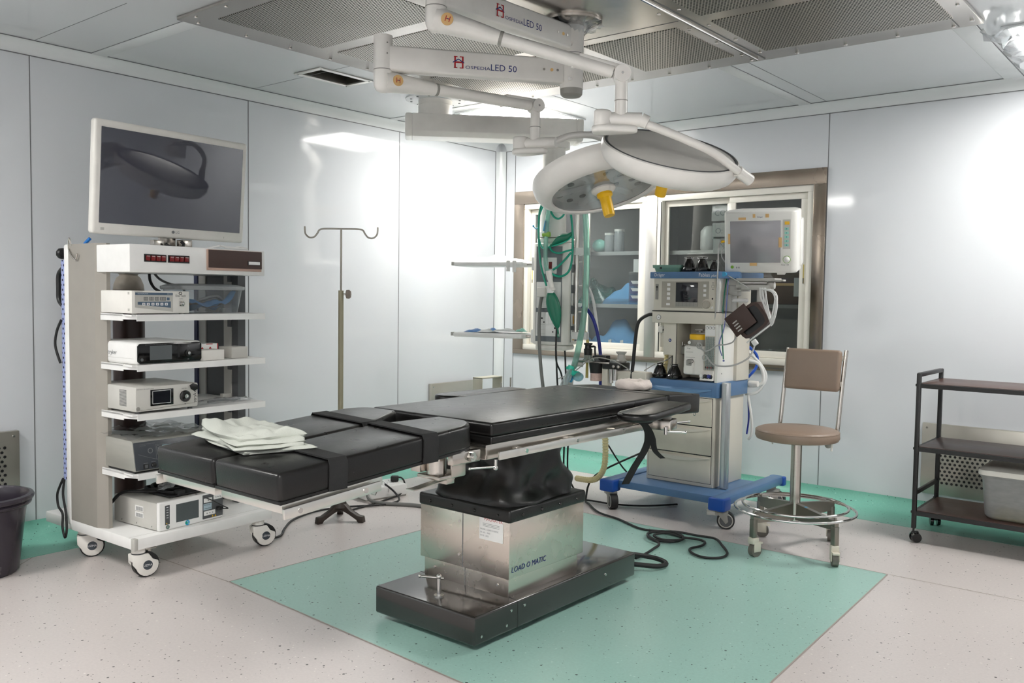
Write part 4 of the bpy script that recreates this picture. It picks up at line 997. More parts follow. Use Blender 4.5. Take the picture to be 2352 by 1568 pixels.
b.build('socket_panel', [M_GREYD, M_WHITE, M_TXTB, M_TAPEB, M_YEL, M_BLACK], d)

# loose things on and behind the tower
b = MB(); rnd = random.Random(4); n = 14; v = []
for j in range(n+1):
    for i in range(n+1):
        s, t = i/n, j/n; v.append((-.02+.47*s+rnd.uniform(-.008, .008), -.01+.42*t+rnd.uniform(-.008, .008), .004+.013*abs(math.sin(9*s+5*t))+rnd.uniform(0, .010)-(.02 if i == 0 or j == 0 else 0)*0))
b.add(v, [(j*(n+1)+i, j*(n+1)+i+1, (j+1)*(n+1)+i+1, (j+1)*(n+1)+i) for j in range(n) for i in range(n)])
tag(b.build('plastic_sheet', M_FILM, ang=20), 'wrinkled clear plastic sheet draped on the grey metal generator', 'plastic sheet', loc=kw(.024, .028, .697), rz=KR)
b = MB(); rnd = random.Random(8); v = []; n, k2 = 22, 12
for i in range(n+1):
    t = i/n; c = Vector((.20+.34*t, .02+.05*math.sin(3*t), .375+.024*math.sin(PI*t)))
    for k in range(k2):
        a = 2*PI*k/k2; R = (.048+.012*math.sin(7*t+2*k)+rnd.uniform(-.009, .009))*math.sin(PI*min(.97, max(.06, t)))**.5
        v.append((c.x+rnd.uniform(-.006, .006), c.y+R*1.5*math.cos(a), max(.002, c.z-.36+.018+R*.62*math.sin(a))))
b.add(v, [(i*k2+k, i*k2+(k+1) % k2, (i+1)*k2+(k+1) % k2, (i+1)*k2+k) for i in range(n) for k in range(k2)])
tag(b.build('plastic_bag', M_FILM, ang=15), 'crinkled clear plastic bag heaped on the lowest electrosurgical unit', 'plastic bag', loc=kw(.02, .10, .384), rz=KR+2)
b = MB(); b.tube([(-.01, .38, -.05), (.0, .30, .012), (.06, .22, .02), (.16, .15, .012), (.26, .16, .018), (.24, .27, .014), (.14, .29, .02), (.10, .20, .026), (.20, .12, .026), (.30, .18, .026), (.25, .28, .03), (.15, .26, .03), (.12, .14, .02), (.16, .05, .016)], .0085, 8)
b.box(.10, .36, .03, .30, .002, .010, r=.004); b.box(.14, .19, .02, .06, .010, .035, r=.008)
tag(b.build('foot_switch_cable', M_RUBBER), 'coiled black cable and mat on the lowest electrosurgical unit', 'cable', loc=kw(.15, .05, .3625), rz=KR+3)
tub = thing('storage_tub', 'clear lidded tub of tubing and blue cloth beside the insufflator', 'plastic tub', kw(.585, .285, 1.325), KR)
b = MB()
def rrect(hx, hy, r, n=6):
    p = []
    for cx_, cy_, a0 in ((hx-r, hy-r, 0), (-hx+r, hy-r, 90), (-hx+r, -hy+r, 180), (hx-r, -hy+r, 270)):
        for k in range(n+1): a = math.radians(a0+90*k/n); p.append((cx_+r*math.cos(a), cy_+r*math.sin(a)))
    return p
def vessel(b, lv, mat=0):
    """stack of rounded rectangles (hx, hy, r, z) as an open shell"""
    v = []; n = None
    for hx, hy, r, z in lv:
        p = rrect(hx, hy, r); n = len(p); v += [(x, y, z) for x, y in p]
    f = [(j*n+i, j*n+(i+1) % n, (j+1)*n+(i+1) % n, (j+1)*n+i) for j in range(len(lv)-1) for i in range(n)]+[tuple(range(n-1, -1, -1))]
    b.add(v, f, None, mat)
vessel(b, [(.165, .11, .04, .001), (.178, .118, .045, .06), (.188, .128, .05, .128)]); b.build('body', M_CLEAR, tub, ang=60)
b = MB(); vessel(b, [(.196, .136, .05, .126), (.200, .140, .05, .132), (.200, .140, .05, .146), (.175, .115, .05, .156), (.12, .08, .04, .160)]); p = rrect(.12, .08, .04); b.add([(x, y, .160) for x, y in p], [tuple(range(len(p)))]); b.build('lid', M_FROST, tub, ang=50)
b = MB(); rnd = random.Random(2)
for k in range(3): b.tube([(-.11+.02*k, .05-.03*k, .02+.02*k), (-.05, -.05+.02*k, .07-.01*k), (.05, -.06+.02*k, .09-.015*k), (.12, .0, .05), (.06, .06, .03+.02*k), (-.04, .05, .05)], .007, 8)
tag(b.build('tubing_coil', M_HOSEG), 'grey coiled tubing inside the clear lidded tub on the tower', 'tubing', loc=kw(.585, .285, 1.327), rz=KR)
b = MB(); v = []; n = 12
for j in range(n+1):
    for i in range(n+1): s, t = i/n, j/n; v.append((-.13+.28*s, -.09+.17*t, .022+.030*abs(math.sin(6*s+1))+.02*math.sin(5*t)+(.075*max(0, s-.75)*4*(1-t))+rnd.uniform(-.004, .004)))
b.add(v, [(j*(n+1)+i, j*(n+1)+i+1, (j+1)*(n+1)+i+1, (j+1)*(n+1)+i) for j in range(n) for i in range(n)])
tag(b.build('blue_cloth', M_CLOTHB, ang=40), 'crumpled blue cloth at the bottom of the clear lidded tub', 'cloth', loc=kw(.585, .285, 1.327), rz=KR)
def carton(name, label, u, v, z, w, d, h, m, arrows=False, rz=0):
    b = MB(); b.box(0, w, 0, d, 0, h, r=.002)
    if arrows:
        F = face(0, -.0012, 0); b.rect(0, .006, 0, h, F, 1); b.rect(w-.006, w, 0, h, F, 1); b.rect(.05, .09, h-.004, h, F, 1)
        for x in (.025, .075):
            b.rect(x-.004, x+.004, .03, .05, F @ T(0, 0, 0), 1); b.add([(x-.014, .048, 0), (x+.014, .048, 0), (x, .066, 0)], [(0, 1, 2)], F, 1)
    tag(b.build(name, [m, M_TXTR]), label, 'box', loc=kw(u, v, z), rz=KR+rz)
carton('carton', 'low white carton beside the black-fronted console', .418, .06, 1.075, .145, .10, .055, M_OFFW)
carton('carton', 'white carton with red arrows standing behind the low white carton', .475, .17, 1.075, .125, .07, .082, M_WHITE, True)
carton('carton', 'plain grey carton at the end of the second tower shelf', .640, .10, 1.075, .105, .12, .062, M_GREYL2)
b = MB(); rnd = random.Random(12); n, k2 = 16, 8; v = []
for i in range(n+1):
    for k in range(k2+1): s, t = i/n, k/k2; v.append((.40*s, .11*t*(1-.3*s), .003+.022*math.sin(PI*t)*math.sin(PI*s)**.6+rnd.uniform(0, .006)))
b.add(v, [(i*(k2+1)+k, (i+1)*(k2+1)+k, (i+1)*(k2+1)+k+1, i*(k2+1)+k+1) for i in range(n) for k in range(k2)])
pk = thing('sterile_packet', 'clear sterile packet holding a dark instrument beside the silver light source', 'packet', kw(.40, .10, .829), KR)
b.build('pouch', M_FILM, pk, ang=20); b = MB(); b.tube([(.12, .05, .010), (.20, .055, .013), (.28, .05, .010), (.33, .055, .012)], .007, 8); b.tube([(.33, .055, .012), (.37, .05, .014)], .009, 8, 1); b.build('instrument', [M_GREYD, M_CHROME], pk)
cyl = thing('gas_cylinder', 'dark brown gas cylinder with painted grey shoulder standing behind the tower shelves', 'gas cylinder', kw(.425, .775, .213), KR)
b = MB(); b.lathe([(.085, 0), (.086, .01), (.086, 1.215), (.084, 1.235)], 32); b.build('body', M_CYL, cyl)
b = MB(); b.lathe([(.0845, 1.233), (.080, 1.265), (.066, 1.300), (.050, 1.315), (.050, 1.322), (.055, 1.324), (.055, 1.35), (.03, 1.36), (.0, 1.36)], 32, cap=False)
for k, ch in enumerate('UBI'):
    a = math.radians(-148+k*27); c = Vector((.0775*math.cos(a), .0775*math.sin(a), 1.262)); b.text(ch, .042, frame(c-Vector((-math.sin(a), math.cos(a), 0))*.014, (-math.sin(a), math.cos(a), 0), (math.cos(a), math.sin(a), .55)), 1)
b.build('shoulder', [M_CYLT, M_SLATEB], cyl)
for nm, lb, pts, r, m in (
    ('gas_hose', 'blue gas hose hanging behind the shelves beside the gas cylinder', [(.12, .62, 1.72), (.10, .66, 1.66), (.12, .70, 1.5), (.115, .70, 1.3), (.12, .66, 1.0), (.16, .62, .78), (.20, .60, .70), (.16, .58, .66), (.08, .58, .70)], .009, M_HOSEB2),
    ('power_cable', 'black power cable hanging inside the tower near the gas cylinder', [(.06, .58, 1.60), (.04, .56, 1.45), (.04, .55, 1.34), (.07, .60, 1.25), (.16, .62, 1.17), (.15, .62, 1.05)], .009, M_RUBBER),
    ('power_cable', 'looped black power cable hanging down the back edge of the tower', [(.0, .70, .425), (-.01, .72, .38), (-.012, .745, .33), (-.012, .735, .27), (-.012, .69, .235), (-.03, .655, .17), (-.03, .63, .12), (-.03, .61, .17), (-.012, .655, .25), (-.008, .69, .34), (.0, .69, .42)], .0065, M_RUBBER),
    ('power_cable', 'black cable bowed out from the slotted rail high on the tower', [(.0, .70, 1.28), (-.01, .73, 1.22), (-.012, .745, 1.14), (-.008, .70, 1.05)], .007, M_RUBBER),
    ('grey_cable', 'grey cable running down under the switch box to the right upright', [(.38, .45, 1.55), (.45, .50, 1.51), (.56, .58, 1.485), (.66, .62, 1.47), (.72, .65, 1.42)], .007, M_HOSEG),
    ('power_cable', 'black cable curving down from the switch box behind the clear tub', [(.33, .40, 1.55), (.37, .46, 1.50), (.43, .52, 1.46), (.5, .58, 1.44)], .008, M_RUBBER)):
    o = MB().tube(pts, r, 8).build(nm, m); tag(o, lb, 'cable', loc=(KX, KY, 0), rz=KR)
M_PUTTYC = mat('putty_panel', (216, 210, 197), .38, var=.015)
M_WHITEP = mat('white_painted_panel', (236, 235, 230), .34, var=.015)
M_BLUEL = mat('light_blue_handle', (112, 150, 190), .34)
M_ALU = mat('satin_aluminium', (196, 198, 200), .3, .85)
M_TXTN2 = mat('navy_knob', (24, 40, 130), .35)
M_PINKL = mat('soda_lime_pink', (206, 178, 168), .7, var=.12, scale=90)
M_BULB = glassy('pale_blue_bulb', (170, 214, 224), haze=.3, rough=.1)
M_MSCR = mat('monitor_screen_glare', (146, 144, 149), .14, spec=.9, var=.02)  # glare on the glass is painted in as a lighter grey base colour
M_GREENL = mat('lime_green_mark', (126, 180, 50), .4)
M_HOSEG2 = mat('pale_grey_cable', (176, 176, 174), .45)
M_HOSEV = mat('violet_lead', (110, 120, 180), .45)
M_MASK = mat('glossy_black_rubber', (15, 15, 16), .14, coat=.3)
# ------------------------------------------------------------------ anaesthesia machine (front faces -y)
AX, AY = -2.862, 5.27
am = thing('anaesthesia_machine', 'blue and putty anaesthesia machine with drawers on a wheeled base by the glazed cabinet', 'anaesthesia machine', (AX, AY, 0))
b = MB(); b.box(-.36, .36, -.20, .42, .145, .195, r=.006)
for s in (-1, 1): b.prism([(s*.36, -.255), (s*.452, -.255), (s*.452, .70), (s*.36, .70)][::s], .143, .205, r=.016)
base = b.build('base', M_BLUE, am)
for s in (-1, 1):
    for y0, y1 in ((-.268, -.165), (.66, .712)):
        b = MB(); b.box(s*.350 if s > 0 else -.463, .463 if s > 0 else -.350, y0, y1, .118 if y0 < 0 else .135, .200, r=.012, seg=3); b.build('bumper', M_BLUED, base)
def acaster(x, y, ang, brake):
    M = T(x, y, 0) @ RZ(ang)
    b = MB(); b.cyl((0, 0, .120), (0, 0, .145), .030, n=20, M=M); b.box(-.03, .055, -.030, .030, .085, .122, r=.008, M=M)
    for s in (-1, 1): b.prism([(-.022, .11), (.045, .11), (.055, .05), (.040, .035), (.028, .05)][::-1], s*.028-.003, s*.028+.003, r=.001, M=M @ Matrix(((1, 0, 0, 0), (0, 0, -1, 0), (0, 1, 0, 0), (0, 0, 0, 1))))
    c = b.build('caster', M_GREYM, base)
    b = MB(); b.cyl((.04, -.024, .055), (.04, .024, .055), .055, n=30, M=M)
    for s in (-1, 1): b.torus(.042, .004, M @ T(.04, s*.0235, .055) @ RX(90), 1, 30, 6); b.cyl((.04, s*.0235, .055), (.04, s*.0255, .055), .036, n=24, M=M, mat=2)
    b.build('wheel', [M_RUBBER, M_GREYL, M_GREYD], c)
    if brake:
        b = MB(); b.box(-.075, -.02, -.028, .028, .085, .125, r=.004, M=M)
        for k in range(4): b.box(-.079, -.074, -.026, .026, .088+k*.009, .092+k*.009, M=M)
        b.build('brake_pedal', M_GREYL, c)
acaster(-.405, -.205, -40, True); acaster(.40, -.20, 25, True); acaster(-.40, .62, 60, False); acaster(.40, .60, 10, False)
# drawer cabinet
b = MB(); b.box(-.252, .252, .0, .43, .196, .797, r=.004); b.rect(-.2395, .2355, .2185, .7875, face(0, -.0012, 0), 1); b.build('drawer_cabinet', [M_PUTTYC, M_BLACK], am)
def drawer(z0, z1, m, mh, w0=-.236, w1=.232):
    b = MB(); b.box(w0, w1, -.006, .004, z0, z1, r=.002); d = b.build('drawer', m, am)
    b = MB(); n = 14; v = []
    for k in range(n+1):
        s = k/n; x = w0+.006+(w1-w0-.012)*s; dz = .030*math.sin(PI*s)**.8
        v += [(x, -.006, z1-.006), (x, -.014-.016*math.sin(PI*s), z1-.010-.25*dz), (x, -.013-.014*math.sin(PI*s), z1-.013-dz), (x, -.0055, z1-.006-.55*dz)]
    b.add(v, [(k*4+i, k*4+4+i, k*4+5+i, k*4+1+i) for k in range(n) for i in range(3)]); b.build('pull_handle', mh, d)
drawer(.222, .402, M_PUTTY, M_PUTTYC); drawer(.409, .593, M_PUTTY, M_PUTTYC); drawer(.600, .784, M_PUTTY, M_PUTTYC)
b = MB(); b.prism([(-.264, -.004), (.262, -.004), (.275, .012), (.275, .44), (-.264, .44)], .792, .892, r=.004); wt = b.build('worktop', M_BLUE, am)
b = MB(); b.box(-.250, .155, .012, .36, .890, .8945, r=.001); b.build('work_mat', M_GREYD, wt)
drawer(.800, .852, M_BLUE, M_BLUEL)
b = MB(); b.box(.285, .335, .02, .055, .20, .895, r=.003); b.box(.300, .320, .012, .022, .21, .89); b.box(.275, .29, .05, .075, .20, .89); b.build('rail_post', M_ALU, am)
# middle: back wall, left pillar, right cheek, side panel
b = MB(); b.box(-.235, .285, .235, .43, .892, 1.575, r=.003); b.box(-.235, -.160, .12, .24, 1.10, 1.28); b.build('back_panel', M_PUTTYC, am)
b = MB(); b.box(.240, .262, .0, .43, .892, 1.575, r=.003)
for y, z in ((.06, .95), (.38, .95), (.06, 1.22)): b.cyl((.262, y, z), (.2635, y, z), .004, n=8, mat=1)
b.rect(0, .12, 0, .25, frame((.2632, .10, 1.30), (0, 1, 0), (1, 0, 0)), 2); Mx = frame((.2636, .105, 1.31), (0, 1, 0), (1, 0, 0))
for k in range(18): b.rect(.0, .09-.02*(k % 3), .005+k*.0125, .008+k*.0125, Mx, 3)
b.build('side_panel', [M_WHITEP, M_GREYD, M_WHITE, M_TXTG], am)
b = MB(); b.box(-.160, -.060, .03, .24, 1.055, 1.272, r=.004); b.box(-.085, -.058, .03, .24, .895, 1.06, r=.003); b.box(-.0605, -.0575, .028, .03, .90, 1.27, mat=1)
b.cyl((-.108, .030, 1.155), (-.108, .0285, 1.155), .011, n=18, mat=2); b.cyl((-.108, .0288, 1.155), (-.108, .028, 1.155), .007, n=3, mat=3)
b.box(-.070, .03, .10, .13, 1.06, 1.115, r=.003, mat=4); b.cyl((-.04, .09, 1.125), (.02, .09, 1.125), .006, n=10, mat=5); b.cyl((-.045, .09, 1.12), (-.045, .09, 1.145), .005, n=10, mat=5)
b.build('pillar', [M_PUTTYC, M_TXTB, M_TXTN, M_TXTW, M_GREYM, M_CHROME], am)
b = MB(); b.box(-.104, -.078, .05, .085, .895, 1.05, r=.003); b.build('black_post', M_BLACK, am)
b = MB(); b.box(-.232, .285, -.006, .43, 1.272, 1.350, r=.006); b.cyl((-.178, -.006, 1.31), (-.178, -.009, 1.31), .017, n=24, mat=1); b.cyl((-.178, -.0085, 1.31), (-.178, -.010, 1.31), .0145, n=24, mat=2); b.rect(-.184, -.172, 1.308, 1.311, face(0, -.0103, 0), 3)
b.box(-.232, .285, -.004, .43, 1.350, 1.355, mat=4); b.build('cross_bar', [M_PUTTYC, M_TXTG, M_WHITE, M_TXTB, M_BLACK], am)
# display block
b = MB(); b.prism([(-.226, 0), (.226, 0), (.268, .05), (.268, .43), (-.226, .43)], 1.355, 1.575, r=.006); F = face(0, -.0012, 0); F2 = face(0, -.0018, 0)
b.rect(-.163, .188, 1.376, 1.553, F, 1)
for k in range(4): b.rect(-.122, -.098, 1.522-k*.031, 1.541-k*.031, F2, 2)
b.rect(-.126, -.098, 1.392, 1.406, F2, 2)
for k in range(3): b.rect(.148, .168, 1.516-k*.031, 1.533-k*.031, F2, 2)
b.rect(-.212, -.188, 1.43, 1.535, F, 3); b.cyl((-.200, -.001, 1.515), (-.200, -.0022, 1.515), .007, n=14, mat=4); b.rect(-.2025, -.1975, 1.49, 1.512, face(0, -.002, 0), 4)
for k, z in enumerate((1.545, 1.537, 1.505, 1.500)): b.rect(.208, .223, z-.002, z, F, 4)
b.rect(.206, .224, 1.512, 1.530, F, 4); b.rect(.2075, .2225, 1.5135, 1.5285, F2, 0); b.cyl((.214, -.001, 1.44), (.214, -.002, 1.44), .006, n=14, mat=4); b.rect(.200, .221, 1.375, 1.391, F2, 2)
blk = b.build('display_block', [M_PUTTYC, M_PUTTYD, M_WHITE, M_GREYM, M_TXTB], am)
b = MB(); b.box(-.055, .107, -.004, .002, 1.416, 1.546, r=.002); b.box(-.055, .107, -.004, .002, 1.386, 1.4155, r=.001, mat=1)
for k in range(1, 6): b.rect(-.055+k*.027-.0006, -.055+k*.027+.0006, 1.387, 1.415, face(0, -.0045, 0), 2)
b.build('screen', [M_SCREEN, M_GREYM, M_GREYD], blk)
b = MB(); b.cyl((.176, -.001, 1.402), (.176, -.004, 1.402), .036, n=28); b.lathe([(.027, 0), (.026, .018), (.022, .022), (0, .022)], 24, 1, T(.176, -.003, 1.402) @ RX(90)); b.build('rotary_knob', [M_PUTTYC, M_PUTTYD], blk)
# top shelf with lettering
b = MB(); b.prism([(-.250, -.012), (.262, -.012), (.365, .065), (.372, .10), (.372, .43), (-.250, .43)], 1.573, 1.617, r=.004); F = face(0, -.0132, 0)
b.text('Dr\u00e4ger', .028, F @ T(-.214, 1.580, 0), 1, xs=.92); b.text('Fabius', .024, F @ T(.118, 1.583, 0), 1, xs=.95); b.text('plus', .022, F @ T(.207, 1.577, 0), 1, shear=.25, xs=.92)
b.build('top_shelf', [M_BLUE, M_TXTW], am)
# vaporiser
b = MB(); b.prism([(.020, -.012), (.165, -.012), (.165, .12), (.020, .12)], .935, 1.128, r=.012, seg=3); b.prism([(.03, -.03), (.095, -.03), (.11, 0), (.03, 0)], .94, 1.03, r=.008)
b.prism([(-.005+.03, -.025), (.10, -.03), (.10, 0), (.025, 0)], .94, .99, r=.01)
F = face(0, -.0132, 0); b.text('Dr\u00e4ger', .009, F @ T(.045, 1.105, 0), 1); b.rect(.035, .09, 1.084, 1.086, F, 2); b.rect(.035, .105, 1.050, 1.052, F, 2)
b.cyl((.148, -.013, 1.112), (.148, -.014, 1.112), .006, n=12, mat=2)
b.tube([(.062, -.035, 1.035), (.10, -.04, 1.04), (.105, -.042, 1.02), (.075, -.04, 1.012)], .002, 6, 1); b.box(.05, .09, -.034, -.02, .995, 1.035, r=.006, mat=3)
vp = b.build('vaporiser', [M_OFFW, M_TXTB, M_TXTG, M_GREYM], am)
b = MB(); b.lathe([(.062, 0), (.066, .02), (.060, .042), (.0, .042)], 28, 0, T(.100, .045, 1.128)); b.cyl((.065, -.018, 1.148), (.065, -.024, 1.148), .010, n=16, mat=1); b.build('dial_base', [M_GREYM, M_WHITE], vp)
b = MB(); b.lathe([(.060, 0), (.062, .012), (.061, .032), (.055, .036), (0, .036)], 28, 0, T(.100, .045, 1.168)); b.build('dial', M_YEL, vp)
b = MB(); b.box(.085, .155, .03, .06, 1.202, 1.215, r=.004); b.box(.10, .118, .035, .055, 1.215, 1.235, r=.003); b.box(.075, .135, .03, .06, 1.228, 1.240, r=.005); b.build('lock_lever', M_GREYM, vp)
# gauge and flow meter column
b = MB(); b.box(.166, .242, .0, .12, .965, 1.272, r=.003); F = face(0, -.0012, 0); b.rect(.170, .240, 1.198, 1.265, F, 1)
for k in range(3):
    x = .183+k*.023; b.cyl((x, -.001, 1.250), (x, -.004, 1.250), .0095, n=18, mat=2); b.cyl((x, -.0038, 1.250), (x, -.0045, 1.250), .0078, n=18, mat=3); b.add([(x-.001, -.0048, 1.250), (x+.001, -.0048, 1.250), (x+.004, -.0048, 1.256)], [(0, 1, 2)], mat=4)
col = b.build('gauge_column', [M_PUTTYC, M_WHITE, M_GREYD, M_WHITE, M_TXTR], am)
b = MB(); b.rect(.172, .238, .972, 1.192, face(0, -.0014, 0), 3)
for k in range(5):
    x = .179+k*.0132; b.cyl((x, -.004, .975), (x, -.004, 1.190), .0042, n=10)
    for j in range(13): b.rect(x+.0035, x+.008, .985+j*.0155, .9868+j*.0155, face(0, -.0018, 0), 1)
    b.cyl((x, -.0065, .985), (x, -.0065, .995), .0042, n=8, mat=2 if k % 2 else 1)
b.build('flow_tubes', [M_TUBEC, M_TXTB, M_RED, M_GREYL], col)
b = MB(); b.prism([(-.032, .905), (.004, .905), (.004, .968), (-.006, .968)], .150, .240, r=.002, M=Matrix(((0, 0, 1, 0), (1, 0, 0, 0), (0, 1, 0, 0), (0, 0, 0, 1))))
for k in range(3): b.lathe([(.0125, 0), (.0125, .022), (.010, .026), (0, .026)], 14, (1, 2, 3)[k], T(.166+k*.026, -.018, .930) @ RX(75)); b.cyl((.174+k*.026, -.015, .931), (.174+k*.026, -.03, .926), .013, n=14, mat=2)
b.build('flow_knobs', [M_OFFW, M_WHITE, M_BLACK, M_TXTN2], col)
# suction/hoses on the side, breathing bellows hanging left
o = MB().tube([(-.232, .05, 1.325), (-.285, .03, 1.322), (-.335, -.01, 1.27), (-.345, -.03, 1.15), (-.35, -.04, 1.02), (-.355, -.05, .90), (-.355, -.05, .82)], .012, 10).build('black_hose', M_RUBBER, am)
o = MB().tube([(-.175, .10, .905), (-.178, .10, .96), (-.173, .10, 1.02), (-.172, .10, 1.08), (-.168, .10, 1.14)], .015, 10, smooth=14, rip=.16).build('breathing_hose', M_CREAMT, am)
b = MB(); b.cyl((-.168, .10, 1.14), (-.168, .10, 1.185), .011, n=14); b.cyl((-.166, .10, 1.185), (-.162, .09, 1.24), .006, n=10, mat=1); b.box(-.225, -.185, .06, .09, 1.20, 1.25, r=.012, mat=2); b.tube([(-.165, .09, 1.26), (-.17, .08, 1.23), (-.19, .07, 1.22)], .006, 8, 1); b.build('hose_connector', [M_CYAN, M_BLACK, M_OFFW], am)
for nm, pts, r, m in (('white_hose', [(.25, .48, 1.08), (.34, .50, .99), (.37, .52, .90), (.32, .50, .80), (.24, .48, .78)], .010, M_HOSEW), ('white_hose', [(.25, .46, 1.02), (.32, .49, 1.0), (.355, .50, .94), (.35, .50, .86), (.25, .47, .835)], .012, M_HOSEW),
    ('blue_hose', [(.25, .50, 1.11), (.29, .54, 1.05), (.285, .55, .97), (.25, .50, .90)], .010, M_HOSEB), ('white_hose', [(.26, .48, .78), (.285, .50, .60), (.275, .52, .50), (.25, .53, .46)], .009, M_HOSEW), ('violet_hose', [(.25, .50, .78), (.262, .50, .62), (.25, .50, .5)], .006, M_HOSEN)):
    MB().tube(pts, r, 10).build(nm, m, am)
b = MB(); b.cyl((.255, .46, .86), (.34, .46, .86), .020, n=18); b.cyl((.255, .46, .86), (.275, .46, .86), .024, n=18, mat=1); b.build('side_valve', [M_OFFW, M_CHROME], am)
b = MB(); b.cyl((.262, .12, 1.285), (.30, .12, 1.285), .014, n=16); b.cyl((.262, .12, 1.285), (.270, .12, 1.285), .022, n=16); b.build('side_peg', M_STEELD, am)
# absorber arm and breathing head behind the table
ab = MB(); ab.box(-.50, -.235, -.06, .03, .862, .930, r=.010, seg=3); ab.box(-.46, -.36, -.05, .03, .82, .87, r=.006); ab.box(-.47, -.33, -.03, .02, .78, .86); ab = ab.build('absorber_arm', M_PUTTYC, am)
b = MB(); b.box(-.585, -.425, -.08, .04, .935, .985, r=.008); b.box(-.80, -.52, -.085, .045, .972, .983, r=.003, mat=1); b.box(-.70, -.62, -.03, .02, 1.00, 1.02, r=.004); b.box(-.665, -.565, -.06, .0, .985, 1.028, r=.006)
for x in (-.485, -.445): b.lathe([(.012, 0), (.011, .006), (0, .008)], 14, 1, T(x, -.08, .958) @ RX(90))
b.build('breathing_block', [M_BLACK, M_STEEL], ab)
b = MB(); b.lathe([(.036, 0), (.037, .012), (.031, .014), (.030, .045), (.0, .046)], 22, 1, T(-.745, -.02, .980)); b.lathe([(.030, .040), (.031, .085), (.024, .088), (.022, .112), (.030, .116), (.031, .128), (.0, .130)], 22, 0, T(-.745, -.02, .980))
b.tube([(-.715, -.02, 1.085), (-.68, -.03, 1.085), (-.672, -.04, 1.06), (-.665, -.04, 1.0)], .007, 8); b.build('relief_valve', [M_BLACK, M_TUBEC], ab)
for x in (-.645,):
    b = MB(); b.lathe([(.044, 0), (.044, .008), (.036, .010), (.034, .024), (.022, .030), (0, .031)], 22, 0, T(x, -.03, .985)); b.build('valve_dome', M_TUBEC, ab)
b = MB(); b.lathe([(.034, 0), (.040, .012), (.030, .018), (.026, .055), (.036, .066), (.038, .074), (.028, .074), (.02, .05), (0, .05)], 22, 0, T(-.475, .0, .985)); b.build('adjuster_cap', M_GREYL, ab)
b = MB(); b.cyl((-.65, -.05, .90), (-.65, -.05, .975), .045, .055, 20, 0); b.cyl((-.65, -.05, .845), (-.65, -.05, .90), .042, n=20, mat=1); b.box(-.60, -.545, -.06, .0, .80, .955, r=.01, mat=2); b.cyl((-.512, -.07, .84), (-.512, -.07, .938), .016, n=14, mat=3); b.cyl((-.48, -.07, .86), (-.48, -.07, .938), .014, n=14, mat=3); b.build('absorber_canister', [M_BLACK, M_PINKL, M_PUTTYC, M_CHROME], ab)
b = MB(); b.tube([(-.76, -.06, .955), (-.80, -.08, .955), (-.83, -.09, .92), (-.84, -.09, .86), (-.85, -.09, .80)], .020, 12); b.cyl((-.82, -.095, .91), (-.85, -.10, .83), .024, n=14, mat=1); b.build('elbow_connector', [M_GREYL, M_CYAN], ab)
b = MB(); b.ball((-.765, -.11, .868), .040, sc=(1.05, .9, .85)); b.build('reservoir_bulb', M_BULB, ab)
for pts, r in (([(-.95, -.10, .84), (-.80, -.12, .90), (-.68, -.12, .985), (-.60, -.11, 1.015), (-.48, -.10, 1.0), (-.40, -.08, .965), (-.355, -.06, .93)], .0038), ([(-.30, .02, .935), (-.23, .05, .985), (-.17, .08, 1.01), (-.13, .10, 1.04)], .0038)):
    MB().tube(pts, r, 6).build('sample_line', M_GREYM, ab)
# monitor bracket arm
b = MB(); b.box(.27, .36, .06, .12, 1.46, 1.53, r=.006); b.box(.35, .40, .02, .16, 1.49, 1.50, r=.002); b.cyl((.36, .05, 1.53), (.60, .08, 1.53), .022, n=18); b.cyl((.38, .04, 1.545), (.56, .06, 1.545), .014, n=14, mat=1); b.box(.36, .62, .03, .14, 1.555, 1.575, r=.004); b.box(.40, .58, .02, .12, 1.50, 1.53, r=.006); b.cyl((.50, .08, 1.42), (.50, .08, 1.55), .016, n=14)
b.box(.60, .68, .02, .06, 1.555, 1.566, r=.002, M=None); b.box(.27, .32, .05, .14, 1.36, 1.47, r=.004); b.box(.30, .42, .06, .10, 1.42, 1.445, r=.008, mat=2); b.build('monitor_arm', [M_GREYL, M_CHROME, M_WHITE], am)

# patient monitor on the arm
pm = thing('patient_monitor', 'white patient monitor with grey screen and yellow tape on the arm of the anaesthesia machine', 'monitor', (-2.372, 5.37, 1.575), 16)
P = T(0, 0, .235) @ RX(11)
b = MB(); b.prism([(-.228, -.01), (-.200, -.028), (.200, -.028), (.226, -.01), (.236, .12), (.20, .18), (-.15, .18), (-.222, .09)], -.200, .196, r=.014, M=P, seg=3); b.prism([(.10, .08), (.240, .07), (.243, .20), (.10, .21)], -.17, .13, r=.01, M=P)
b.box(.10, .15, .0, .08, -.215, -.195, r=.004, M=P); b.box(-.17, -.12, .0, .08, -.215, -.195, r=.004, M=P)
for z in (.05, .01): b.box(.222, .227, .03, .07, z-.012, z+.016, r=.003, M=P, mat=1)
for k in range(3): b.box(.220, .2255, .02, .045, -.13-.02*k, -.125-.02*k, M=P, mat=2)
b.build('housing', [M_WHITEP, M_WHITE, M_GREYD], pm)
F = P @ T(0, -.0293, 0) @ FR; F2 = P @ T(0, -.030, 0) @ FR
b = MB(); b.box(-.188, .126, -.0305, -.02, -.132, .135, r=.003, M=P, mat=0); b.build('screen', M_MSCR, pm)
b = MB(); b.rect(.138, .184, -.045, .140, F, 0); b.rect(.149, .178, .108, .128, F2, 1)
for k in range(5): b.rect(.148, .174, .073-k*.0255, .090-k*.0255, F2, 2); b.rect(.158, .164, .079-k*.0255, .084-k*.0255, F2 @ T(0, 0, .0005), 3)
b.cyl((-.176, -.029, -.160), (-.176, -.0305, -.160), .010, n=20, mat=4, M=P); b.text('Dr\u00e4ger', .011, F2 @ T(-.018, .152, 0), 3); b.text('Vista 120', .009, F2 @ T(.128, -.150, 0), 5)
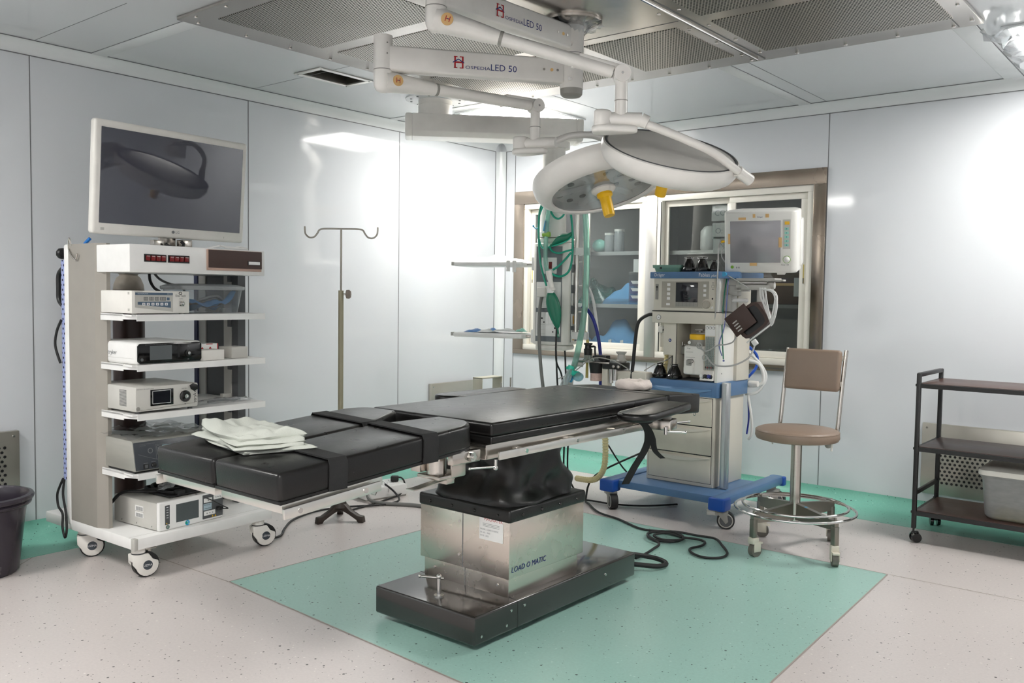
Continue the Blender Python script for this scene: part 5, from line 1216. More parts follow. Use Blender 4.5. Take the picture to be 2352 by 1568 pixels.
for x in (-.15, -.136): b.rect(x, x+.006, -.168, -.158, F2, 5)
b.build('key_panel', [M_GREYL2, M_YEL, M_TEALP, M_TXTN, M_GREENL, M_TXTG], pm)
b = MB(); b.lathe([(.021, 0), (.021, .003), (.017, .004), (.016, .014), (.012, .017), (0, .017)], 24, 0, P @ T(.163, -.029, -.112) @ RX(90)); b.build('rotary_knob', M_WHITE, pm); b = MB(); b.lathe([(.0235, 0), (.0235, .0022), (.021, .0024)], 24, 0, P @ T(.163, -.029, -.112) @ RX(90), cap=False); b.build('knob_ring', M_GREENL, pm)
for x0, x1, z0, z1 in ((-.135, -.088, .142, .158), (-.046, -.030, .155, .178), (.032, .054, .155, .178), (-.201, -.187, -.01, .055), (.113, .133, -.035, .028), (-.065, -.02, -.152, -.132)):
    MB().rect(x0, x1, z0, z1, P @ T(0, -.0312, 0) @ FR).build('tape_strip', M_TAPE, pm, smooth=False)
b = MB(); b.tube([(-.228, .05, .24), (-.25, .03, .25), (-.262, .0, .22), (-.262, -.03, .16), (-.258, -.05, .06), (-.262, -.05, -.10), (-.275, -.02, -.32), (-.285, .0, -.42)], .0045, 8); b.cyl((-.255, .02, .235), (-.235, .03, .24), .008, n=10, mat=1); b.tube([(-.226, .05, .20), (-.245, .03, .19), (-.25, .03, .14), (-.226, .06, .10)], .004, 6); b.build('sensor_cable', [M_HOSEG2, M_YEL], pm)

# blood-pressure cuff and cables hanging under the monitor
cf = thing('pressure_cuff', 'brown blood pressure cuff hanging folded below the patient monitor', 'blood pressure cuff', (-2.355, 5.26, 1.31))
Mc = RY(-38) @ T(0, 0, 0)
b = MB()
for (x0, x1, y0, y1, z0, z1) in ((-.115, .10, -.050, -.040, -.085, .10), (-.115, .10, .040, .050, -.085, .10), (-.115, -.100, -.05, .05, -.085, .10), (.085, .10, -.05, .05, -.085, .10)): pass
v = []; n = 28
for i in range(n):
    a = 2*PI*i/n; c, s_ = math.cos(a), math.sin(a); k = (abs(c/.105)**5+abs(s_/.088)**5)**(-.2); v.append((c*k, s_*k))
o_ = v; i_ = [(x*.80, y*.80) for x, y in v]
pts = []
for yy in (-.05, .05): pts += [(x, yy, z) for x, z in o_]+[(x, yy, z) for x, z in i_]
f = []
for i in range(n):
    j = (i+1) % n; f += [(i, j, n+j, n+i), (2*n+i, 3*n+i, 3*n+j, 2*n+j), (i, 2*n+i, 2*n+j, j), (n+i, n+j, 3*n+j, 3*n+i)]
b.add(pts, f, Mc); b.build('cuff', M_BROWN, cf)
b = MB(); b.box(-.195, -.030, -.062, -.052, -.05, .095, r=.003, M=RY(-38) @ T(.06, 0, .015)); M2 = RY(-38) @ T(.06, -.0635, .015) @ FR
for k in range(4): b.rect(-.165, -.130, -.03+.02*k, -.022+.02*k, M2, 1)
b.build('flap', [M_BROWN, M_GREYL], cf)
b = MB(); b.box(-.084, .084, -.042, -.03, -.07, .07, M=Mc); b.build('inner_lining', M_BLACK, cf)
b = MB(); b.box(-.10, .11, -.066, -.056, -.108, -.098, r=.003, M=Mc); b.box(-.075, -.04, -.064, -.044, -.150, -.112, r=.006, M=Mc); b.build('edge_clip', M_WHITE, cf)
b = MB(); rnd = random.Random(21)
for k in range(11):
    dx = rnd.uniform(-.02, .02); R_ = rnd.uniform(.03, .09); ph_ = rnd.uniform(-1, 1)
    b.tube([(.0+dx, .02*rnd.random(), .12), (.05+R_*.4, -.02+.02*rnd.random(), .095+.02*ph_), (.085+R_*.35, -.04, .02+.05*ph_), (.06+R_*.3, -.03, -.06-.05*rnd.random()), (.035+.02*ph_, .0, -.035), (.0+dx, .02, .06), (-.01+dx, .02, .13)], .0027, 6)
tag(b.build('monitor_cables', M_HOSEW), 'bundle of thin white monitoring cables hanging beside the brown cuff', 'cable bundle', loc=(-2.285, 5.22, 1.385))
b = MB(); b.tube([(0, .02, .30), (.0, -.01, .2), (-.006, -.02, .02), (.004, -.025, -.12), (.01, -.02, -.22)], .0042, 8); b.tube([(.01, .02, .30), (.02, -.01, .2), (.012, -.02, .0), (-.02, -.025, -.12), (.0, -.02, -.20)], .0036, 8, 1); b.ball((.012, -.02, -.23), .007, 1); b.lathe([(.016, 0), (.016, .03), (0, .03)], 14, 2, T(-.0, .0, .33) @ RX(90))
b.tube([(.0, .0, .33), (.06, -.01, .30), (.12, -.02, .27), (.17, -.02, .24)], .004, 6, 3)
tag(b.build('sensor_leads', [M_GREEN, M_HOSEV, M_CYAN, M_HOSEG2]), 'thin green and violet sensor leads hanging down the white side of the anaesthesia machine', 'cable', loc=(-2.575, 5.30, 1.27))
b = MB(); b.tube([(-.20, -.03, .03), (-.17, -.05, .0), (-.13, -.04, -.02), (-.06, -.03, .02), (.0, -.02, .03), (.04, -.01, .05), (.05, 0, .09), (.02, 0, .13), (-.02, 0, .16), (-.01, .0, .19)], .0045, 8)
b.tube([(.145*0-.14+.016*math.cos(t), -.045, -.062+.018*math.sin(t)) for t in [2*PI*k/14 for k in range(14)]], .0035, 6, smooth=1, closed=True); b.tube([(-.18+.018*math.cos(t), -.045, .012+.018*math.sin(t)) for t in [2*PI*k/14 for k in range(14)]], .0035, 6, smooth=1, closed=True)
b.tube([(-.125, -.045, -.055), (-.08, -.05, -.10), (.0, -.04, -.11), (.08, -.02, -.09), (.15, .0, -.04), (.17, .03, .04)], .0055, 8)
tag(b.build('ecg_cable', M_HOSEG2), 'grey monitoring cable with loops draped across the flow meters', 'cable', loc=(-2.52, 5.25, 1.12))
# masks and tray
b = MB()
mk = thing('face_mask', 'black face mask at the left end of the blue worktop', 'face mask', (AX-.192, AY-.02+.07, .895))
b.lathe([(.050, .0), (.056, .008), (.055, .022), (.046, .030)], 26, 0, Matrix.Diagonal((1.0, .86, 1, 1)), cap=False); b.lathe([(.05, .004), (.02, .012), (0, .016)], 26, 0, Matrix.Diagonal((1.0, .86, 1, 1)), cap=False); b.build('cushion', M_MASK, mk)
b = MB(); b.lathe([(.047, .028), (.042, .048), (.030, .074), (.023, .082), (.022, .098), (.018, .100), (.017, .085), (0, .080)], 26, 0, Matrix.Diagonal((1.0, .86, 1, 1)), cap=False); b.build('shell', M_MASK, mk)
b = MB(); b.tube([(.024*math.cos(t), .024*math.sin(t), .090) for t in [2*PI*k/18 for k in range(18)]], .002, 6, smooth=1, closed=True)
for k in range(4): a = PI/4+k*PI/2; b.tube([(.024*math.cos(a), .024*math.sin(a), .09), (.033*math.cos(a), .033*math.sin(a), .092), (.036*math.cos(a), .036*math.sin(a), .100)], .0018, 6)
b.build('hook_ring', M_CHROME, mk)
dup(mk, (AX-.072, AY+.035, .895), 40, 'black face mask on the blue worktop beside the vaporiser')
m2 = dup(mk, (AX-.010, AY+.09, 1.618), 10, 'black face mask on the top shelf next to the mint green tray'); m2.scale = (.92, .92, 1.0)
m3 = dup(mk, (AX+.088, AY+.09, 1.618), 70, 'black face mask in the middle of the three on the top shelf'); m3.scale = (.95, .95, .98)
m4 = dup(mk, (AX+.160, AY+.12, 1.618), 20, 'small black face mask at the right end of the three on the top shelf'); m4.scale = (.62, .62, .78)
tr = thing('instrument_tray', 'shallow mint green plastic tray on the blue top shelf beside the black masks', 'tray', (AX-.165, AY+.12, 1.618))
b = MB(); vessel(b, [(.092, .055, .018, .001), (.102, .062, .02, .030)]); vessel(b, [(.110, .070, .022, .028), (.112, .072, .022, .048)]); b.rect(-.045, -.028, .020, .034, face(0, -.0735, 0), 1); b.build('body', [M_MINT, M_BLACK], tr, ang=50)
M_PEND = mat('pendant_enamel', (242, 238, 232), .32)
M_CLOTHB2 = mat('sky_blue_gown', (112, 172, 222), .75, bump=.4, bscale=40)
M_YELO = mat('amber_outlet', (236, 166, 30), .4)
M_CYANP = mat('blue_pouch_film', (30, 110, 180), .3)
M_FILM2 = mat('white_pouch_paper', (226, 228, 228), .5)
M_TEALT2 = mat('bright_teal_plastic', (46, 196, 168), .3)
M_TUBET = glassy('teal_clear_tubing', (196, 226, 218), haze=.34, rough=.15, hazecol=(190, 226, 216))
M_TUBET2 = glassy('frosted_tubing', (216, 226, 226), haze=.40, rough=.2, hazecol=(226, 232, 232))
M_LIME = mat('lime_adapter', (150, 196, 84), .4)
M_CABIN = mat('cabinet_lining_steel', (150, 147, 142), .42, .3, var=.08, scale=3)
M_IVORYW = mat('cream_white_powder_coat', (236, 232, 222), .35, var=.01)
M_REDB = mat('red_bottle', (168, 60, 64), .35)
M_TEALF = glassy('teal_film', (120, 196, 182), haze=.3, rough=.2, hazecol=(110, 190, 176))
M_LILAC = glassy('lilac_clear', (180, 186, 226), haze=.2, rough=.1, hazecol=(190, 196, 230))
M_NOTE = mat('grey_note_paper', (186, 184, 178), .7)
# ------------------------------------------------------------------ supply pendant
PC = (-4.539, 4.609); PT = (-3.932, 5.238)
pd = thing('supply_pendant', 'white ceiling supply pendant with gas column and two side trays before the cabinet', 'supply pendant', (PT[0], PT[1], ZC), 16)
PM = (T(PT[0], PT[1], ZC) @ RZ(16)).inverted()
class WP(MB):
    """world coordinates -> pendant"""
    def build(s, name, mats, parent, **k):
        s.v = [tuple(PM @ Vector(v)) for v in s.v]; return MB.build(s, name, mats, parent, **k)
b = WP(); b.lathe([(.215, ZC), (.215, ZC-.008), (.20, ZC-.012), (.11, ZC-.014)], 40, 0, T(*PC, 0))
for k in range(12): a = 2*PI*k/12; b.cyl((PC[0]+.18*math.cos(a), PC[1]+.18*math.sin(a), ZC-.016), (PC[0]+.18*math.cos(a), PC[1]+.18*math.sin(a), ZC-.010), .008, n=10, mat=1)
b.build('ceiling_plate', [M_TRIM, M_GREYD], pd)
b = WP(); b.cyl((*PC, 2.72), (*PC, ZC-.012), .122, n=32); b.cyl((*PC, 2.80), (*PC, 2.805), .126, n=32); b.build('ceiling_tube', M_PEND, pd)
u = (Vector((*PT, 0))-Vector((*PC, 0))).normalized(); L_ = (Vector((*PT, 0))-Vector((*PC, 0))).length
Mb = frame((*PC, 0), u, (0, 0, 1))
b = WP(); sec = [(-.125, 2.600), (-.095, 2.565), (.095, 2.565), (.125, 2.600), (.125, 2.722), (-.125, 2.722)]
Mx = Mb @ Matrix(((0, 0, 1, 0), (1, 0, 0, 0), (0, 1, 0, 0), (0, 0, 0, 1)))
b.prism(sec, -.165, L_+.145, r=.004, M=Mx); b.prism([(x*1.012, 2.645+(z-2.645)*1.02) for x, z in sec], -.215, -.162, r=.014, M=Mx); b.prism([(x*1.012, 2.645+(z-2.645)*1.02) for x, z in sec], L_+.142, L_+.195, r=.014, M=Mx)
b.build('beam', M_PEND, pd)
b = MB(); z = ZC
b.cyl((0, 0, 2.52-z), (0, 0, 2.57-z), .115, n=32); b.cyl((0, 0, 1.94-z), (0, 0, 2.53-z), .098, .082, 32); b.cyl((0, 0, 1.90-z), (0, 0, 1.955-z), .098, n=32); b.cyl((0, 0, 1.87-z), (0, 0, 1.91-z), .108, n=32); b.build('drop_tube', M_OFFW, pd)
b = MB(); b.prism([(-.115, -.085), (-.085, -.11), (.13, -.11), (.165, -.085), (.165, .11), (-.115, .11)], 1.085-z, 1.83-z, r=.012, seg=3)
b.prism([(-.10, -.075), (-.075, -.095), (.12, -.095), (.15, -.075), (.15, .10), (-.10, .10)], 1.83-z, 1.868-z, r=.016, seg=3); b.prism([(-.10, -.075), (-.075, -.095), (.12, -.095), (.15, -.075), (.15, .10), (-.10, .10)], 1.045-z, 1.085-z, r=.016, seg=3)
col = b.build('column', M_OFFW, pd)
b = MB(); F = face(0, -.1112, -z); b.rect(-.083, .118, 1.11, 1.803, F, 0); F2 = face(0, -.1125, -z)
for y0, y1 in ((1.355, 1.545), (1.150, 1.325)): b.box(-.078, .112, -.118, -.110, y0-z, y1-z, r=.003, mat=1)
b.box(-.040, .078, -.118, -.110, 1.605-z, 1.722-z, r=.003, mat=1); b.box(.018, .042, -.1205, -.117, 1.640-z, 1.690-z, r=.001, mat=2)
F3 = face(0, -.1186, -z)
for x, zz in ((-.030, 1.262), (.072, 1.192)):
    for dx, dz, r in ((0, .018, .007), (-.016, -.010, .0055), (.016, -.010, .0055)): b.cyl((x+dx, -.1175, zz+dz-z), (x+dx, -.1190, zz+dz-z), r, n=12, mat=3)
for x0, x1, y0, y1 in ((-.068, -.005, 1.165, 1.235), (.02, .105, 1.24, 1.315), (-.068, .01, 1.365, 1.435), (.03, .105, 1.37, 1.53)):
    for q in ((x0, x1, y0, y0+.0012), (x0, x1, y1, y1+.0012)): b.rect(q[0], q[1], q[2], q[3], F3, 4)
    for q in ((x0, x0+.0012, y0, y1), (x1, x1+.0012, y0, y1)): b.rect(*q, F3, 4)
b.rect(-.066, -.007, 1.196, 1.197, F3, 4)
b.build('socket_panel', [M_SLATE, M_WHITE, M_RED, M_BLACK, M_GREYL], col)
b = MB(); b.rect(-.07, .07, 1.11, 1.803, frame((.1662, .02, -z), (0, 1, 0), (1, 0, 0)), 0)
for k, (zz, m_) in enumerate(((1.72, 1), (1.57, 1), (1.42, 1), (1.27, 2), (1.15, 2))): b.box(.164, .172, -.04, .03, zz-.045-z, zz+.045-z, r=.003, mat=1); b.box(.171, .176, -.012, .012, zz-.03-z, zz+.03-z, r=.002, mat=m_) if m_ == 2 else None
b.build('gas_outlets', [M_SLATE, M_WHITE, M_YELO], col)
for x, zz in ((.190, .0), (.252, .0)):
    b = MB(); b.cyl((x, .0, 1.13-z), (x, .0, 2.13-z), .0155, n=18); b.build('pole', M_STEELW, pd)
b = MB()
for zz in (1.77, 1.155): b.box(.165, .285, -.025, .025, zz-.027-z, zz+.027-z, r=.003)
b.build('pole_bracket', M_WHITE, pd)
b = MB()
for zz in (1.695, 1.52, 1.33, 1.19): b.cyl((.21, .0, zz-z), (.245, .0, zz-z), .006, n=10)
for x in (.27, .33):
    pass
b.tube([(.252, 0, 2.12-z), (.252, -.01, 2.14-z), (.29, -.02, 2.145-z), (.33, -.03, 2.14-z), (.335, -.035, 2.15-z), (.30, -.03, 2.16-z)], .004, 6)
b.build('pole_fitting', M_CHROME, pd)
def tray(zt, d):
    b = MB(); b.box(-.755, -.185, -.13, .20, zt-.035-z, zt-z, r=.012, seg=3); b.box(-.79, -.752, -.10, -.06, zt-.03-z, zt-.002-z, r=.003, mat=1)
    b.cyl((-.20, -.04, zt-.018-z), (-.135, -.04, zt-.018-z), .010, n=12, mat=2); b.cyl((-.20, .10, zt-.018-z), (-.135, .10, zt-.018-z), .010, n=12, mat=2); b.box(-.140, -.112, -.07, .10, zt-.065-z, zt+.035-z, r=.008)
    b.build('side_tray', [M_WHITE, M_GREYL, M_STEEL], pd)
tray(1.695, 0); tray(1.158, 0)
def pw(x, y, zz): return tuple(T(PT[0], PT[1], 0) @ RZ(16) @ Vector((x, y, zz)))
b = MB(); rnd = random.Random(6); n, k2 = 22, 8; v = []
for i in range(n+1):
    for k in range(k2+1):
        s, t = i/n, k/k2; e = min(1, min(s, 1-s, t, 1-t)*6)
        v.append((-.70+.50*s, -.09+.22*t, .002+e*(.010+.020*abs(math.sin(8*s))*(.6+.4*math.sin(5*t))+.022*math.exp(-((s-.5)/.14)**2)+rnd.uniform(0, .007))))
b.add(v, [(i*(k2+1)+k, (i+1)*(k2+1)+k, (i+1)*(k2+1)+k+1, i*(k2+1)+k+1) for i in range(n) for k in range(k2)])
b.box(-.315, -.285, -.1325, -.131, -.075, .004); b.box(-.265, -.235, -.1325, -.131, -.082, .004)
tag(b.build('gauze_pile', M_GAUZE, ang=60), 'heap of white gauze lying on the upper side tray of the pendant', 'gauze', loc=pw(0, 0, 1.696), rz=16)
for k, (x, y, w_, d_, a, m_, lb, nm) in enumerate(((-.62, -.02, .16, .10, 12, M_CYANP, 'blue sterile pouch at the outer end of the lower pendant tray', 'sterile_pouch'), (-.50, -.06, .13, .09, -18, M_FILM2, 'white paper pouch in the middle of the lower pendant tray', 'sterile_pouch'), (-.50, .03, .10, .08, 30, M_CYANP, 'blue sterile pouch tucked under the white pouch on the lower pendant tray', 'sterile_pouch'), (-.36, -.03, .20, .10, 4, M_FILM2, 'white pouch near the column on the lower pendant tray', 'sterile_pouch'), (-.235, -.02, .09, .05, 8, M_TEALP, 'pale blue wrapped syringe beside the column on the lower pendant tray', 'wrapped_syringe'))):
    b = MB(); n = 8; v = []
    for i in range(n+1):
        for j in range(n+1): s, t = i/n-.5, j/n-.5; v.append((w_*s, d_*t, .002+.022*(1-4*s*s)*(1-4*t*t)*(1+.3*math.sin(9*s+7*t))+k*.003))
    b.add(v, [(i*(n+1)+j, (i+1)*(n+1)+j, (i+1)*(n+1)+j+1, i*(n+1)+j+1) for i in range(n) for j in range(n)]); b.add([(x_, y_, .001) for x_, y_, _ in v], [(i*(n+1)+j, i*(n+1)+j+1, (i+1)*(n+1)+j+1, (i+1)*(n+1)+j) for i in range(n) for j in range(n)])
    tag(b.build(nm, m_, ang=60), lb, 'packet', loc=pw(x, y, 1.159), rz=16+a)
# breathing circuit tubes, bags and hoses hung on the pendant
def hung(nm, lb, cat, pts, r, m, **k):
    o = MB().tube(pts, r, 10, **k).build(nm, m); return tag(o, lb, cat, loc=(PT[0], PT[1], 0), rz=16)
hung('oxygen_tube', 'long green oxygen tube hanging down the left of the pendant column to the green bag', 'tube', [(-.015, -.15, 2.15), (-.045, -.16, 2.05), (-.05, -.16, 1.93), (-.045, -.16, 1.80), (-.030, -.165, 1.68), (.0, -.17, 1.58), (.022, -.17, 1.515)], .0075, M_TEALT)
hung('oxygen_tube', 'green tube hanging in a short loop across the pendant drop tube', 'tube', [(.012, -.12, 2.16), (.022, -.125, 2.08), (.05, -.13, 2.02), (.092, -.13, 2.0), (.132, -.13, 2.03), (.152, -.125, 2.09), (.158, -.12, 2.16)], .0075, M_TEALT)
hung('oxygen_tube', 'green tube right of the pendant column, curling under towards the red switch plate', 'tube', [(.160, -.12, 2.16), (.185, -.13, 2.03), (.203, -.14, 1.90), (.208, -.145, 1.78), (.202, -.15, 1.68), (.180, -.155, 1.615), (.130, -.16, 1.585), (.080, -.165, 1.592), (.050, -.17, 1.612)], .0085, M_TEALT)
hung('oxygen_tube', 'pale green tube looped loosely on the left of the pendant drop tube', 'tube', [(-.012, -.13, 2.13), (-.048, -.14, 2.04), (-.060, -.145, 1.96), (-.055, -.15, 1.88), (-.030, -.15, 1.80), (.0, -.15, 1.785), (.03, -.14, 1.80), (.10, -.14, 1.815), (.16, -.14, 1.84), (.20, -.14, 1.87)], .0055, M_TEALT2)
hung('oxygen_tube', 'green tube sagging across the top of the pendant socket panel', 'tube', [(.035, -.16, 1.80), (.06, -.165, 1.765), (.11, -.17, 1.75), (.17, -.165, 1.765), (.205, -.15, 1.775)], .0070, M_TEALT)
hung('oxygen_tube', 'cut end of green tube slanting up to the pole bracket', 'tube', [(.066, -.16, 1.632), (.11, -.16, 1.66), (.16, -.155, 1.71), (.198, -.15, 1.755)], .0080, M_TEALT)
hung('breathing_tube', 'wide clear and teal breathing tube hanging from high right of the pendant to the table', 'tube', [(.262, -.13, 2.16), (.298, -.14, 2.02), (.312, -.15, 1.85), (.318, -.15, 1.68), (.314, -.15, 1.50), (.310, -.15, 1.37), (.292, -.15, 1.22), (.268, -.15, 1.08), (.245, -.155, .97), (.235, -.16, .93)], .022, M_TUBET)
hung('breathing_tube', 'clear breathing tube hanging down the front of the pendant column to the green bag', 'tube', [(.025, -.135, 2.14), (.012, -.15, 1.98), (.008, -.16, 1.84), (.008, -.165, 1.72), (.020, -.17, 1.64), (.038, -.175, 1.58)], .016, M_TUBET)
b = MB(); b.lathe([(.022, .05), (.022, .0), (.018, -.02), (.020, -.075), (.027, -.08), (.027, -.095), (.022, -.10)], 18, 0, T(.050, -.18, 1.575) @ RY(-12), cap=True); tag(b.build('bag_connector', M_OFFW), 'white plastic connector between the clear tube and the green bag', 'connector', loc=(PT[0], PT[1], 0), rz=16)
gb = thing('breathing_bag', 'deflated green rubber breathing bag hanging in front of the pendant sockets', 'breathing bag', (PT[0], PT[1], 0), 16)
b = MB(); n, k2 = 18, 16; v = []
for i in range(n+1):
    t = i/n; wd = .018+.036*math.sin(PI*min(1, t*1.05)**.8)**.9; wd = max(.007, wd) if t < .97 else .006; cx_ = .062+.055*t; zz = 1.475-.265*t
    for k in range(k2):
        a = 2*PI*k/k2; fold = 1-.55*math.exp(-((a-4.9)/.35)**2)*math.sin(PI*t)
        v.append((cx_+wd*math.cos(a)*fold, -.185+.55*wd*math.sin(a)*fold, zz))
b.add(v, [(i*k2+k, i*k2+(k+1) % k2, (i+1)*k2+(k+1) % k2, (i+1)*k2+k) for i in range(n) for k in range(k2)]); b.build('bag', M_GREEN, gb, ang=60)
b = MB(); b.tube([(.116, -.185, 1.215), (.121, -.186, 1.195), (.124, -.187, 1.175)], .006, 8); b.tube([(.124+.007*math.cos(t), -.187, 1.162+.014*math.sin(t)) for t in [2*PI*k/16 for k in range(16)]], .0028, 6, smooth=1, closed=True); b.build('hanging_loop', M_GREEN, gb)
b = MB(); b.lathe([(.025, -.005), (.025, .02), (0, .02)], 18, 0, T(.060, -.185, 1.470)); b.build('collar', M_WHITE, gb)
b = MB(); n, k2 = 16, 12; v = []
for i in range(n+1):
    t = i/n; c = Vector((.05+.15*t, -.15+.02*math.sin(3*t), 1.815+.10*t**1.6+.02*math.sin(5*t))); wd = .010+.032*math.sin(PI*t)**.8
    for k in range(k2): a = 2*PI*k/k2; v.append((c.x-.3*wd*math.sin(a)*t, c.y+.6*wd*math.cos(a), c.z+wd*.75*math.sin(a)))
b.add(v, [(i*k2+k, i*k2+(k+1) % k2, (i+1)*k2+(k+1) % k2, (i+1)*k2+k) for i in range(n) for k in range(k2)]); b.tube([(.05, -.15, 1.815), (.04, -.155, 1.80), (.035, -.16, 1.785)], .008, 8)
tag(b.build('breathing_bag', M_GREEN, ang=60), 'twisted green rubber bag lying over the top of the pendant column', 'breathing bag', loc=(PT[0], PT[1], 0), rz=16)
b = MB(); b.cyl((-.015, -.165, 1.882), (.035, -.17, 1.886), .014, n=14); b.cyl((.025, -.17, 1.885), (.042, -.17, 1.886), .019, n=14); tag(b.build('tube_adapter', M_LIME), 'lime green tube adapter clipped to the tubes left of the pendant drop tube', 'connector', loc=(PT[0], PT[1], 0), rz=16)
b = MB(); b.cyl((-.008, -.15, 1.91), (.004, -.152, 1.985), .013, .010, 12, 0); b.tube([(-.055, -.155, 1.935), (-.075, -.16, 1.930), (-.090, -.16, 1.945)], .004, 6, 0); b.ball((-.092, -.16, 1.948), .008); tag(b.build('pilot_valve', M_CYAN), 'blue plastic valve hanging among the green tubes at the pendant', 'connector', loc=(PT[0], PT[1], 0), rz=16)
hung('power_cable', 'thick grey power cable plugged in the pendant and falling behind the table', 'cable', [(-.030, -.125, 1.44), (-.028, -.155, 1.40), (-.032, -.165, 1.30), (-.030, -.17, 1.15), (-.018, -.17, .98), (.0, -.16, .80), (.02, -.12, .55), (.03, -.05, .2), (.06, .0, .02)], .0125, M_HOSEG)
b = MB(); b.box(-.062, .004, -.155, -.118, 1.435, 1.505, r=.008); tag(b.build('power_plug', M_OFFW), 'white power plug of the grey cable in the pendant socket', 'plug', loc=(PT[0], PT[1], 0), rz=16)
for k, (x, top, lb) in enumerate(((.058, 1.05, 'black cable hanging under the pendant, nearest the grey cable'), (.098, 1.21, 'black cable hanging from the lower pendant socket, middle of three'), (.128, 1.05, 'black cable hanging under the pendant, nearest the steel poles'))):
    hung('power_cable', lb, 'cable', [(x-.012, -.02 if top < 1.2 else -.12, top), (x, -.04 if top < 1.2 else -.15, .98), (x+.012, -.05, .84), (x+.03, -.03, .5), (x+.02, 0, .15), (x+.07, 0, .02)], .0065, M_RUBBER)
hung('gas_hose', 'dark blue gas hose arching from the pendant pole down to the breathing unit', 'hose', [(.225, .03, 1.372), (.265, .04, 1.345), (.315, .05, 1.262), (.350, .05, 1.14), (.372, .04, 1.01), (.385, .0, .90), (.40, .0, .6)], .0125, M_HOSEN)
hung('gas_hose', 'white gas hose arching from the pendant pole beside the dark blue hose', 'hose', [(.22, .04, 1.535), (.262, .05, 1.51), (.300, .06, 1.42), (.325, .06, 1.29), (.345, .06, 1.15), (.365, .06, 1.02), (.385, .05, .88), (.40, .05, .6)], .0115, M_HOSEW)
hung('gas_hose', 'pale yellow hose from the pendant pole falling behind the black relief valve', 'hose', [(.215, .04, 1.195), (.255, .03, 1.18), (.277, .02, 1.12), (.285, .0, 1.02), (.29, -.02, .85)], .0105, M_HOSEY)
b = MB(); b.cyl((.225, -.165, .945), (.215, -.17, .915), .026, n=14); b.cyl((.19, -.15, .925), (.215, -.165, .935), .008, n=8); b.ball((.188, -.15, .928), .013); b.cyl((.225, -.19, .90), (.26, -.15, .885), .022, n=12); b.ball((.265, -.15, .885), .022)
tag(b.build('wye_connector', M_TEALT2), 'bright teal wye connector at the lower end of the wide breathing tube', 'connector', loc=(PT[0], PT[1], 0), rz=16)
hung('breathing_tube', 'frosted breathing tube resting past the wye connector behind the table', 'tube', [(.225, -.17, .915), (.205, -.20, .86), (.185, -.23, .80), (.175, -.25, .70)], .026, M_TUBET2)

# ------------------------------------------------------------------ glazed wall cabinet
gc = thing('glazed_cabinet', 'glazed wall cabinet with white sliding doors and stainless surround set in the wall', 'cabinet', ((CX0+CX1)/2, WB, CZ0))
OX, OZ = (CX0+CX1)/2, CZ0
class WC(MB):
    def build(s, name, mats, parent, **k):
        s.v = [(x-OX, y-WB, z-OZ) for x, y, z in s.v]; return MB.build(s, name, mats, parent, **k)
b = WC(); a0, a1, c0, c1 = -5.212, -2.319, .905, 2.393; y0, y1 = WB-.018, WB
for q in ((a0, a1, CZ1, c1), (a0, a1, c0, CZ0), (a0, CX0, CZ0, CZ1), (CX1, a1, CZ0, CZ1)): b.box(q[0], q[1], y0, y1, q[2], q[3], r=.002)
b.build('surround', M_BRONZE, gc)
b = WC(); D = .42
b.box(CX0, CX1, WB+D, WB+D+.01, CZ0, CZ1); b.box(CX0, CX0+.01, WB, WB+D, CZ0, CZ1); b.box(CX1-.01, CX1, WB, WB+D, CZ0, CZ1); b.box(CX0, CX1, WB, WB+D, CZ0, CZ0+.01); b.box(CX0, CX1, WB, WB+D, CZ1-.01, CZ1); b.box(-3.765, -3.745, WB, WB+D, CZ0, CZ1)
b.build('lining', M_CABIN, gc)
b = WC(); b.box(-3.805, -3.706, WB-.012, WB+.10, CZ0, CZ1, r=.002); b.build('mullion', M_STEELW, gc)
def unit(x0, x1, l0, l1, r0, r1, nm):
    b = WC(); w = .05
    for q in ((x0, x1, CZ1-w, CZ1), (x0, x1, CZ0, CZ0+w), (x0, x0+.045, CZ0+w, CZ1-w), (x1-.045, x1, CZ0+w, CZ1-w)): b.box(q[0], q[1], WB-.006, WB+.07, q[2], q[3], r=.002)
    fr_ = b.build('door_frame', M_IVORYW, gc)
    for (a, c, y, st) in ((l0, l1, WB+.040, .05), (r0, r1, WB+.012, .07)):
        b = WC(); zt, zb = CZ1-w-.002, CZ0+w+.002
        for q in ((a, c, zt-.045, zt), (a, c, zb, zb+.05), (a, a+st*.75, zb+.05, zt-.045), (c-st, c, zb+.05, zt-.045)): b.box(q[0], q[1], y, y+.024, q[2], q[3], r=.002)
        b.box(a+.012, a+.020, y-.0015, y+.001, 1.56, 1.70, mat=1); b.box(a+.013, a+.019, y-.003, y, 1.56, 1.59, mat=2)
        b.box(c-.042, c-.034, y-.0015, y+.001, 1.56, 1.70, mat=1); b.box(c-.041, c-.035, y-.003, y, 1.56, 1.60, mat=2)
        dr = b.build('sliding_door', [M_IVORYW, M_HOSEY, M_BLACK], gc)
        b = WC(); b.box(a+st*.75-.004, c-st+.004, y+.009, y+.013, zb+.046, zt-.041); b.build('pane', M_GLASS, dr, smooth=False)
unit(CX0, -3.805, -5.05, -4.41, -4.44, -3.815, 0); unit(-3.706, CX1, -3.66, -3.06, -3.08, -2.44, 1)
b = WC(); b.box(-3.672, -3.664, WB-.0075, WB+.0, 1.0, 2.22); b.build('track_shadow', M_BLACK, gc, smooth=False)
shelf_z = ((CX0+.01, -3.765, 1.830), (CX0+.01, -3.765, 1.378), (-3.745, CX1-.01, 1.825), (-3.745, CX1-.01, 1.40))
for x0, x1, zz in shelf_z[:3]:
    b = WC(); b.box(x0, x1, WB+.09, WB+D-.002, zz-.012, zz, r=.001); b.box(x0, x1, WB+.086, WB+.092, zz-.030, zz+.002); b.build('shelf', M_STEELW, gc)
